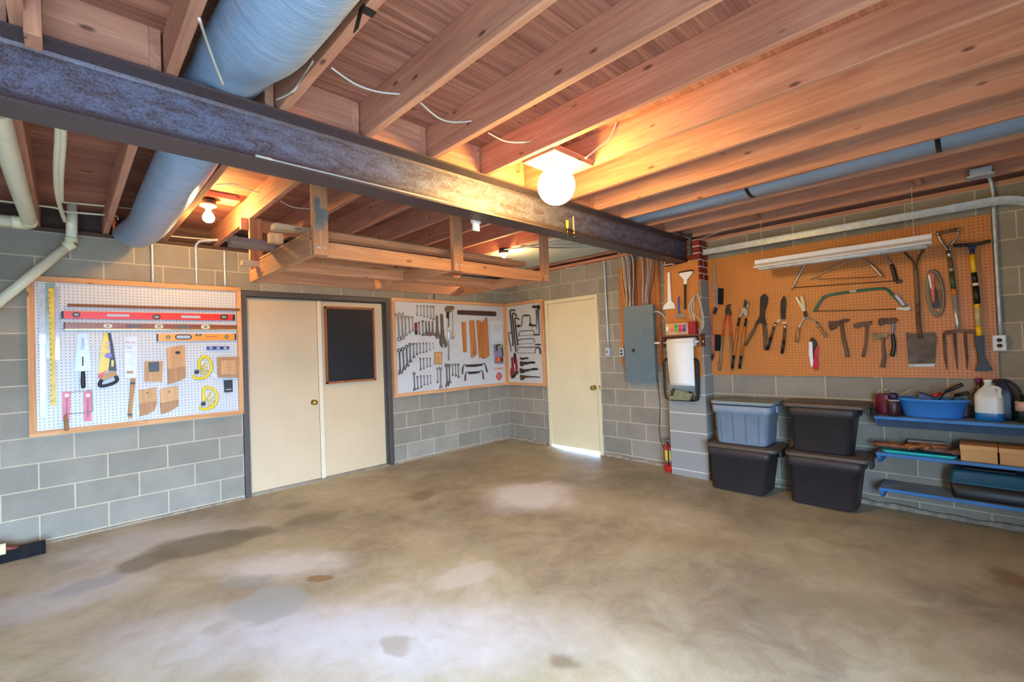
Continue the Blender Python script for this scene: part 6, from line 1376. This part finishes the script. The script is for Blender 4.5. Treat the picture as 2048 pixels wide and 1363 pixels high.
pr('red_grip', F, KN2, ((365, 430), (385, 470), (410, 720), (400, 800), (355, 800), (350, 650)), PD+.0, .021, plain('wrench_red', (150, 28, 34), .4), t, bev=.004)
pr('jaw', F, KN2, ((345, 810), (410, 805), (420, 870), (370, 910), (310, 980), (330, 880)), PD, .024, M_OLD, t, bev=.003)
# ---------------------------------------------------------------- large brown pegboard: garden tools
F = FB
def rod2(name, k, pts, d, r, mat, parent, n=12, sq=None, **kw): return tb(name, F, k, pts, d, r, mat, parent, 0, n, sq, **kw)
def snow(k, dy, hc, label, tint):
    t = T_('snow_brush', F, k, 100, 600+dy, PD, label, 'snow brush', 'snow brushes at the board edge')
    o = lambda pts: tuple((x-dy*.065, y+dy) for x, y in pts)
    tb('handle', F, k, o(((98, 455), (92, 520), (95, 600), (108, 640), (110, 720), (104, 745))), PD+.012, [.005, .007, .008, .008, .008, .006], hc, t, 4, 8)
    tb('handle_rib', F, k, o(((92, 560), (88, 640), (97, 700), (108, 735))), PD+.010, .004, hc, t, 4, 8)
    pr('bristles', F, k, o(((114, 618), (143, 622), (140, 722), (112, 720))), PD+.002, .03, plain('black_bristle', (14, 12, 16), .9, bump=1, sc=60), t)
    pr('scraper_tip', F, k, o(((92, 735), (112, 745), (98, 785), (80, 780))), PD+.004, .012, tint, t, bev=.002)
snow(KR, 0, plain('periwinkle_plastic', (140, 150, 190), .3), 'blue-grey snow brush with black bristles, upper one beside the pillar', M_BLACK)
snow(KR, 293, plain('rose_plastic', (176, 84, 96), .35), 'rose pink snow brush with black bristles, lower one beside the pillar', plain('dark_plum', (60, 36, 44), .5))
M_LORG = plain('lopper_orange', (206, 78, 30), .4, var=.06); M_GREYH = wood('grey_ash_handle', (150, 124, 96), (116, 94, 74), 2, knots=False); M_ORW = wood('orange_varnished', (206, 124, 54), (176, 96, 38), 2, knots=False, rough=.35)
t = T_('lopping_shears', F, KR1, 350, 400, PD, 'loppers with orange sockets and long grey wooden handles, leftmost', 'loppers')
pr('blade', F, KR1, ((308, 290), (325, 225), (388, 208), (372, 250), (386, 300), (402, 368), (372, 385), (345, 350), (330, 380), (306, 372)), PD+.006, .012, M_DARK, t, bev=.002)
for a, m_, c in (((315, 378), (268, 690), (222, 1215)), ((372, 378), (395, 690), (412, 1215))):
    rod2('orange_socket', KR1, (a, m_), PD+.016, [.010, .014], M_LORG, t); rod2('handle', KR1, (m_, ((m_[0]+c[0])/2, (m_[1]+c[1])/2), (c[0], c[1]-40), c), PD+.016, [.012, .0115, .0145, .012], M_GREYH, t)
t = T_('lopping_shears', F, KR1, 570, 400, PD, 'loppers with varnished orange wooden handles and black grips', 'loppers')
pr('hook_blade', F, KR1, ((600, 140), (630, 150), (652, 200), (640, 260), (628, 285), (600, 275), (580, 255), (590, 190)), PD+.028, .008, M_DARK, t, bev=.002)
tb('hook', F, KR1, ((600, 140), (635, 155), (650, 200), (640, 245), (615, 285)), PD+.038, .003, M_CHROME, t, 4, 6)
pr('head', F, KR1, ((548, 285), (590, 255), (640, 300), (650, 385), (600, 390), (575, 345), (530, 420), (500, 415), (515, 370)), PD+.026, .014, M_STEEL, t, bev=.003)
for a, b_, c, e_ in (((522, 415), (500, 540), (438, 985), (412, 1185)), ((622, 425), (605, 545), (550, 990), (522, 1190))):
    rod2('upper_sleeve', KR1, (a, b_), PD+.036, [.011, .0125], M_BLACK, t); rod2('handle', KR1, (b_, c), PD+.036, [.0125, .0125], M_ORW, t); rod2('grip', KR1, (c, e_), PD+.036, [.0135, .012], M_BLACK, t)
t = T_('hedge_shears', F, KR1, 880, 300, PD, 'old hedge shears with broad dark blade and spread wooden handles', 'hedge shears')
pr('blade', F, KR1, ((885, 52), (915, 60), (952, 110), (945, 190), (905, 330), (902, 400), (850, 420), (825, 400), (835, 110)), PD+.006, .010, plain('old_blade', (58, 48, 42), .7, .3, var=.2), t)
pr('pivot', F, KR1, ((825, 390), (902, 390), (915, 470), (935, 540), (870, 500), (830, 495), (780, 520), (750, 510), (790, 450)), PD+.006, .014, plain('old_blade', (58, 48, 42), .7, .3, var=.2), t, bev=.002)
rod2('handle', KR1, ((785, 510), (720, 640), (612, 835)), PD+.016, [.010, .0145, .012], M_HANDLED, t); rod2('handle', KR1, ((880, 490), (895, 600), (905, 760), (905, 905)), PD+.016, [.010, .014, .013, .011], M_HANDLED, t); rod2('handle_back', KR1, ((905, 520), (935, 620), (930, 760)), PD+.008, [.008, .01, .009], M_HANDLED, t)
t = T_('hedge_shears', F, KR1, 1180, 300, PD, 'slim dark hedge shears with silver ferrules and black grips', 'hedge shears')
pr('blade', F, KR1, ((1190, 80), (1215, 110), (1226, 200), (1215, 330), (1212, 440), (1150, 440), (1140, 330), (1145, 170)), PD+.006, .010, plain('old_blade', (58, 48, 42), .7, .3, var=.2), t)
pr('tang', F, KR1, ((1070, 485), (1100, 430), (1140, 435), (1145, 470), (1110, 490)), PD+.006, .012, plain('pale_tang', (206, 180, 140), .5), t); pr('tang', F, KR1, ((1145, 485), (1230, 470), (1240, 505), (1180, 505)), PD+.006, .012, plain('pale_tang', (206, 180, 140), .5), t)
M_DKB = wood('brown_varnished', (116, 74, 54), (84, 52, 40), 2, knots=False, rough=.4)
for a, b_, c, e_ in (((1075, 490), (1042, 560), (1000, 715), (942, 905)), ((1212, 520), (1210, 585), (1195, 755), (1165, 960))):
    rod2('ferrule', KR1, (a, b_), PD+.016, [.0115, .0115], M_CHROME, t); rod2('handle', KR1, (b_, c), PD+.016, [.012, .0135], M_DKB, t); rod2('grip', KR1, (c, e_), PD+.016, [.0145, .0125], M_BLACK, t)
t = T_('grass_shears', F, KR3, 340, 350, PD, 'small open grass shears with pale spread handles', 'shears')
pr('blade', F, KR3, ((218, 170), (240, 165), (290, 250), (345, 290), (360, 380), (330, 385), (260, 260)), PD+.006, .006, plain('pale_blue_steel', (150, 164, 170), .35, .6), t); pr('blade', F, KR3, ((292, 155), (320, 150), (350, 230), (368, 360), (345, 380), (330, 300), (300, 230)), PD+.013, .005, M_STEEL, t)
pr('pivot', F, KR3, ((330, 375), (378, 375), (395, 440), (345, 455)), PD+.006, .014, M_DARK, t, bev=.002)
tb('arm', F, KR3, ((350, 455), (310, 530), (262, 610)), PD+.014, .0105, plain('pale_arm', (214, 184, 144), .5), t, 4, 8); tb('arm', F, KR3, ((380, 455), (430, 490), (520, 530)), PD+.014, .009, plain('grey_arm', (160, 146, 122), .5), t, 4, 8)
rod2('handle', KR3, ((265, 612), (238, 820)), PD+.016, [.0145, .0145], M_HANDLE, t); rod2('handle', KR3, ((550, 585), (665, 740)), PD+.016, [.0135, .0145], M_HANDLE, t); rod2('ferrule', KR3, ((525, 535), (572, 608)), PD+.016, [.010, .0125], M_STEEL, t)
t = T_('folding_saw', F, KR3, 480, 1000, PD, 'curved folding saw with white, black and red handle', 'saw')
pr('white_side', F, KR3, ((412, 812), (465, 815), (470, 1000), (478, 1100), (465, 1175), (442, 1170), (410, 1000)), PD, .018, M_WHITE, t, bev=.003)
pr('black_spine', F, KR3, ((420, 790), (458, 745), (510, 790), (535, 850), (500, 900), (480, 1060), (471, 1000), (466, 815)), PD+.0003, .022, M_BLACK, t, bev=.003)
pr('red_grip', F, KR3, ((515, 880), (545, 880), (545, 1000), (532, 1060), (555, 1120), (540, 1190), (515, 1230), (470, 1190), (480, 1100), (492, 960)), PD+.0006, .024, M_RED if 0 else plain('crimson_grip', (204, 24, 48), .35), t, bev=.004)
def hatchet(head, handle, label, mh, mhd=M_RUST, k=KR3, r=None, extra=None):
    t = T_('hatchet', F, k, head[0][0], head[0][1], PD, label, 'hatchet', 'hatchets')
    pr('head', F, k, head, PD+.002, .022, mhd, t, bev=.003)
    tb('handle', F, k, handle, PD+.014, r or [.010]*(len(handle)-1)+[.013], mh, t, 4, 10, sq=None)
    return t
hatchet(((690, 520), (830, 515), (900, 485), (975, 480), (1000, 495), (970, 520), (900, 540), (830, 580), (790, 620), (730, 650), (700, 620)), ((880, 540), (895, 640), (920, 800), (960, 950), (970, 1030)), 'rusty broad hatchet, leftmost of the four', M_HANDLED, r=[.013, .013, .015, .016, .017])
KR_ = KR
hatchet(((967, 850), (990, 838), (1085, 825), (1080, 850), (1055, 865), (1020, 862), (1000, 875), (972, 870)), ((1055, 850), (1052, 920), (1046, 990), (1030, 1052)), 'narrow rusty hatchet with slim handle, second of the four', M_HANDLED, k=KR, r=[.012, .010, .010, .013])
hatchet(((165, 765), (240, 760), (310, 755), (395, 755), (402, 800), (380, 835), (300, 835), (230, 850), (180, 862)), ((335, 830), (335, 950), (350, 1080), (335, 1180), (320, 1250)), 'small bronze-coloured hatchet with leather-wrapped handle, lowest hatchet', wood('leather_wrapped', (124, 96, 76), (92, 68, 54), 2, knots=False), plain('bronze_head', (140, 112, 80), .45, .5, var=.25), KR4, [.011, .010, .014, .014, .019])
t = hatchet(((262, 560), (300, 545), (515, 540), (545, 570), (515, 605), (440, 625), (360, 625), (290, 660), (262, 640)), ((478, 610), (470, 690), (465, 775)), 'hatchet with blue-banded shank and black rubber grip, right of the four', plain('blue_band_metal', (120, 130, 160), .35, .5), M_RUST, KR4, [.010, .009, .009])
tb('grip', F, KR4, ((465, 770), (478, 860), (485, 960), (460, 1090)), PD+.015, [.012, .015, .015, .016], M_BLACK, t, 4, 10)
# bow saws
t = T_('bow_saw', F, KR, 950, 650, PD, 'green bow saw with pale grip end under the two steel bow saws', 'bow saw', 'bow saws')
tb('frame', F, KR, ((725, 760), (770, 690), (810, 665), (960, 640), (1130, 622), (1180, 628), (1225, 670), (1290, 735)), PD+.016, .0105, M_GREEN, t, 5, 10)
tb('paint_wear', F, KR, ((945, 641), (990, 636)), PD+.016, .0112, plain('worn_white', (206, 190, 180), .5), t, 0, 10)
tb('blade', F, KR, ((715, 765), (1240, 752)), PD+.012, .004, plain('blade_brown', (120, 84, 58), .6, .4), t, 0, 6)
tb('end_sleeve', F, KR, ((1238, 662), (1290, 728)), PD+.020, .0135, plain('pale_lilac', (208, 206, 226), .4), t, 0, 10); pr('tension_lever', F, KR, ((1238, 742), (1290, 738), (1330, 735), (1334, 750), (1310, 762), (1240, 755)), PD+.006, .02, M_CABLE, t, bev=.002)
t = T_('bow_saw', F, KR, 900, 480, PD, 'small chrome bow saw hanging just below the fluorescent fixture', 'bow saw', 'bow saws')
tb('frame', F, KR, ((690, 562), (830, 495), (985, 430), (1040, 440), (1100, 490), (1150, 545)), PD+.036, [.005, .006, .007, .0075, .012, .014], plain('silvery_frame', (176, 160, 150), .3, .7), t, 5, 10)
tb('blade', F, KR, ((745, 562), (1120, 548)), PD+.036, .003, plain('blade_brown', (120, 84, 58), .6, .4), t, 0, 6)
tb('front_fork', F, KR, ((684, 556), (740, 545)), PD+.036, .005, plain('pale_end', (214, 196, 176), .4), t, 0, 8)
t = T_('bow_saw', F, KR, 900, 600, PD, 'large steel bow saw with black pistol grip, partly behind the fixture', 'bow saw', 'bow saws')
tb('frame', F, KR, ((578, 630), (672, 455), (760, 380), (1050, 350), (1150, 395), (1210, 470)), PD+.012, .0085, plain('silvery_frame', (176, 160, 150), .3, .7), t, 5, 10)
tb('blade', F, KR, ((595, 615), (1250, 572)), PD+.012, .0045, plain('blade_brown', (120, 84, 58), .6, .4), t, 0, 6)
tb('grip', F, KR, ((1212, 470), (1225, 520), (1240, 575)), PD+.014, [.013, .016, .015], M_BLACK, t, 4, 10); pr('clamp_end', F, KR, ((1225, 565), (1275, 565), (1278, 580), (1240, 592)), PD+.002, .02, M_DARK, t, bev=.002)
# square shovel
t = T_('square_shovel', F, KR2, 450, 700, PD, 'old square-bladed shovel with D-shaped forked top and rusty blade', 'shovel')
pr('blade', F, KR2, ((380, 970), (440, 975), (580, 968), (592, 1000), (580, 1198), (400, 1200)), PD+.004, .006, plain('rusty_blade', (108, 92, 82), .7, .35, var=.25, sc=10), t)
pr('blade_edge', F, KR2, ((400, 1184), (580, 1182), (576, 1203), (400, 1203)), PD+.0102, .002, plain('worn_edge', (176, 160, 150), .35, .7), t)
tb('socket', F, KR2, ((462, 770), (466, 880), (480, 1010)), PD+.02, [.0165, .016, .018], M_RUST, t, 4, 12, sq=.9)
tb('shaft', F, KR2, ((446, 535), (455, 650), (462, 775)), PD+.02, [.0145, .0155, .0165], M_HANDLED, t, 4, 12)
tb('fork_arm', F, KR2, ((446, 540), (425, 480), (378, 430), (372, 395), (385, 350)), PD+.02, .008, M_RUST, t, 4, 8); tb('fork_arm', F, KR2, ((446, 540), (462, 475), (492, 420), (498, 385), (490, 345)), PD+.02, .008, M_RUST, t, 4, 8)
rod2('grip_bar', KR2, ((375, 352), (500, 340)), PD+.02, [.013, .013], M_HANDLED, t)
# digging fork
t = T_('digging_fork', F, KR2, 720, 700, PD, 'digging fork with chrome D handle, labelled shaft and four rusty tines', 'garden fork')
M_SHF = plain('bright_shaft', (196, 206, 206), .25, .6)
rod2('grip_bar', KR2, ((610, 292), (735, 268)), PD+.03, [.013, .013], M_HANDLED, t); rod2('grip_cap', KR2, ((590, 290), (608, 300)), PD+.03, [.014, .014], M_CHROME, t); rod2('grip_cap', KR2, ((730, 272), (746, 262)), PD+.03, [.012, .012], M_CHROME, t)
tb('fork_arm', F, KR2, ((600, 305), (625, 350), (655, 390), (670, 415)), PD+.028, .0085, M_CHROME, t, 4, 8); tb('fork_arm', F, KR2, ((735, 275), (722, 330), (690, 365), (678, 412)), PD+.028, .0075, M_CHROME, t, 4, 8)
rod2('collar', KR2, ((670, 410), (678, 460)), PD+.026, [.016, .0155], M_CHROME, t)
rod2('shaft', KR2, ((678, 460), (690, 530)), PD+.024, [.014, .014], M_HANDLED, t); rod2('shaft_band', KR2, ((688, 525), (692, 555)), PD+.024, [.0155, .0155], M_STEEL, t)
rod2('shaft_label', KR2, ((692, 555), (706, 672)), PD+.024, [.0155, .0155], plain('label_dark', (70, 84, 56), .4, var=.4, sc=60), t); rod2('orange_label', KR2, ((706, 672), (712, 715)), PD+.024, [.0155, .0155], plain('label_orange', (196, 116, 50), .5), t)
rod2('socket', KR2, ((712, 715), (730, 900), (735, 945)), PD+.023, [.0165, .0125, .011], M_SHF, t)
pr('shoulder', F, KR2, ((628, 975), (650, 960), (735, 948), (860, 955), (885, 972), (880, 985), (740, 970), (640, 990)), PD+.012, .014, M_RUST, t, bev=.002)
for x0, x1, x2 in ((640, 650, 662), (712, 725, 735), (785, 798, 800), (865, 875, 880)):
    tb('tine', F, KR2, ((x0, 975), (x0+5, 1060), (x1, 1140), (x2, 1222)), PD+.016, [.0085, .0085, .0075, .002], M_RUST, t, 4, 6)
# roof scraper, black and yellow
t = T_('roofing_scraper', F, KR2, 860, 700, PD, 'black and yellow long scraper with flared black blade and T top', 'scraper')
tb('top_bar', F, KR2, ((705, 378), (840, 372), (960, 345)), PD+.046, .012, M_BLACK, t, 4, 10); pr('top_head', F, KR2, ((800, 388), (865, 378), (850, 410), (825, 412)), PD+.038, .016, plain('navy_metal', (40, 50, 110), .4, .3), t)
M_YT = plain('scraper_yellow', (240, 190, 20), .4)
for a, c, m_, r in (((832, 405), (835, 437), plain('navy_metal', (40, 50, 110), .4, .3), .0135), ((833, 437), (845, 562), M_YT, .015), ((845, 562), (855, 632), M_BLACK, .0165), ((855, 632), (857, 652), M_WHITE, .015), ((857, 652), (868, 775), M_BLACK, .0185), ((866, 775), (870, 800), M_YT, .0165), ((868, 800), (876, 925), plain('dusty_yellow', (200, 180, 120), .4), .0165), ((876, 925), (882, 992), M_YT, .0165)):
    rod2('pole_section', KR2, (a, c), PD+.046, [r, r], m_, t)
pr('blade', F, KR2, ((848, 995), (912, 992), (918, 1130), (975, 1228), (940, 1234), (850, 1234), (872, 1190), (876, 1120), (852, 1060)), PD+.034, .02, M_BLACK, t, bev=.002)
# extension cord coil with pruning saw
t = T_('rope_coil', F, KR2, 580, 700, PD, 'oval coil of grey cord hanging between the shovel and the fork', 'cord')
for i in range(5):
    cx, cy, rx, ry = 582+i*1.5-3, 702, 62-4*i, 162-5*i
    P_ = []
    for j in range(22):
        a = 2*math.pi*j/22+.1*i; P_.append((cx+rx*math.cos(a)+.09*(ry*math.sin(a)), cy+ry*math.sin(a), PD+.008+.006*(i % 3)))
    P3 = [F.P(*F.px(KR2, x, y, d), d) for x, y, d in P_]; b = MB(); b.tube(P3, .0062, 6, closed=True); obj('cord_loop', b, plain('grey_cord', (146, 132, 112), .7), t)
t = T_('pruning_saw', F, KR2, 570, 680, PD+.03, 'red and white pruning saw with black grip hanging inside the grey cord coil', 'saw')
pr('body', F, KR2, ((530, 570), (552, 558), (575, 570), (578, 660), (575, 760), (558, 760), (548, 680)), PD+.028, .012, plain('salmon_red', (190, 96, 70), .4), t, bev=.002); pr('white_edge', F, KR2, ((530, 575), (545, 580), (560, 680), (545, 660)), PD+.041, .002, M_WHITE, t)
pr('grip', F, KR2, ((580, 660), (600, 700), (612, 800), (570, 805), (565, 770), (585, 760)), PD+.026, .016, plain('navy_grip', (40, 46, 70), .5), t, bev=.003)
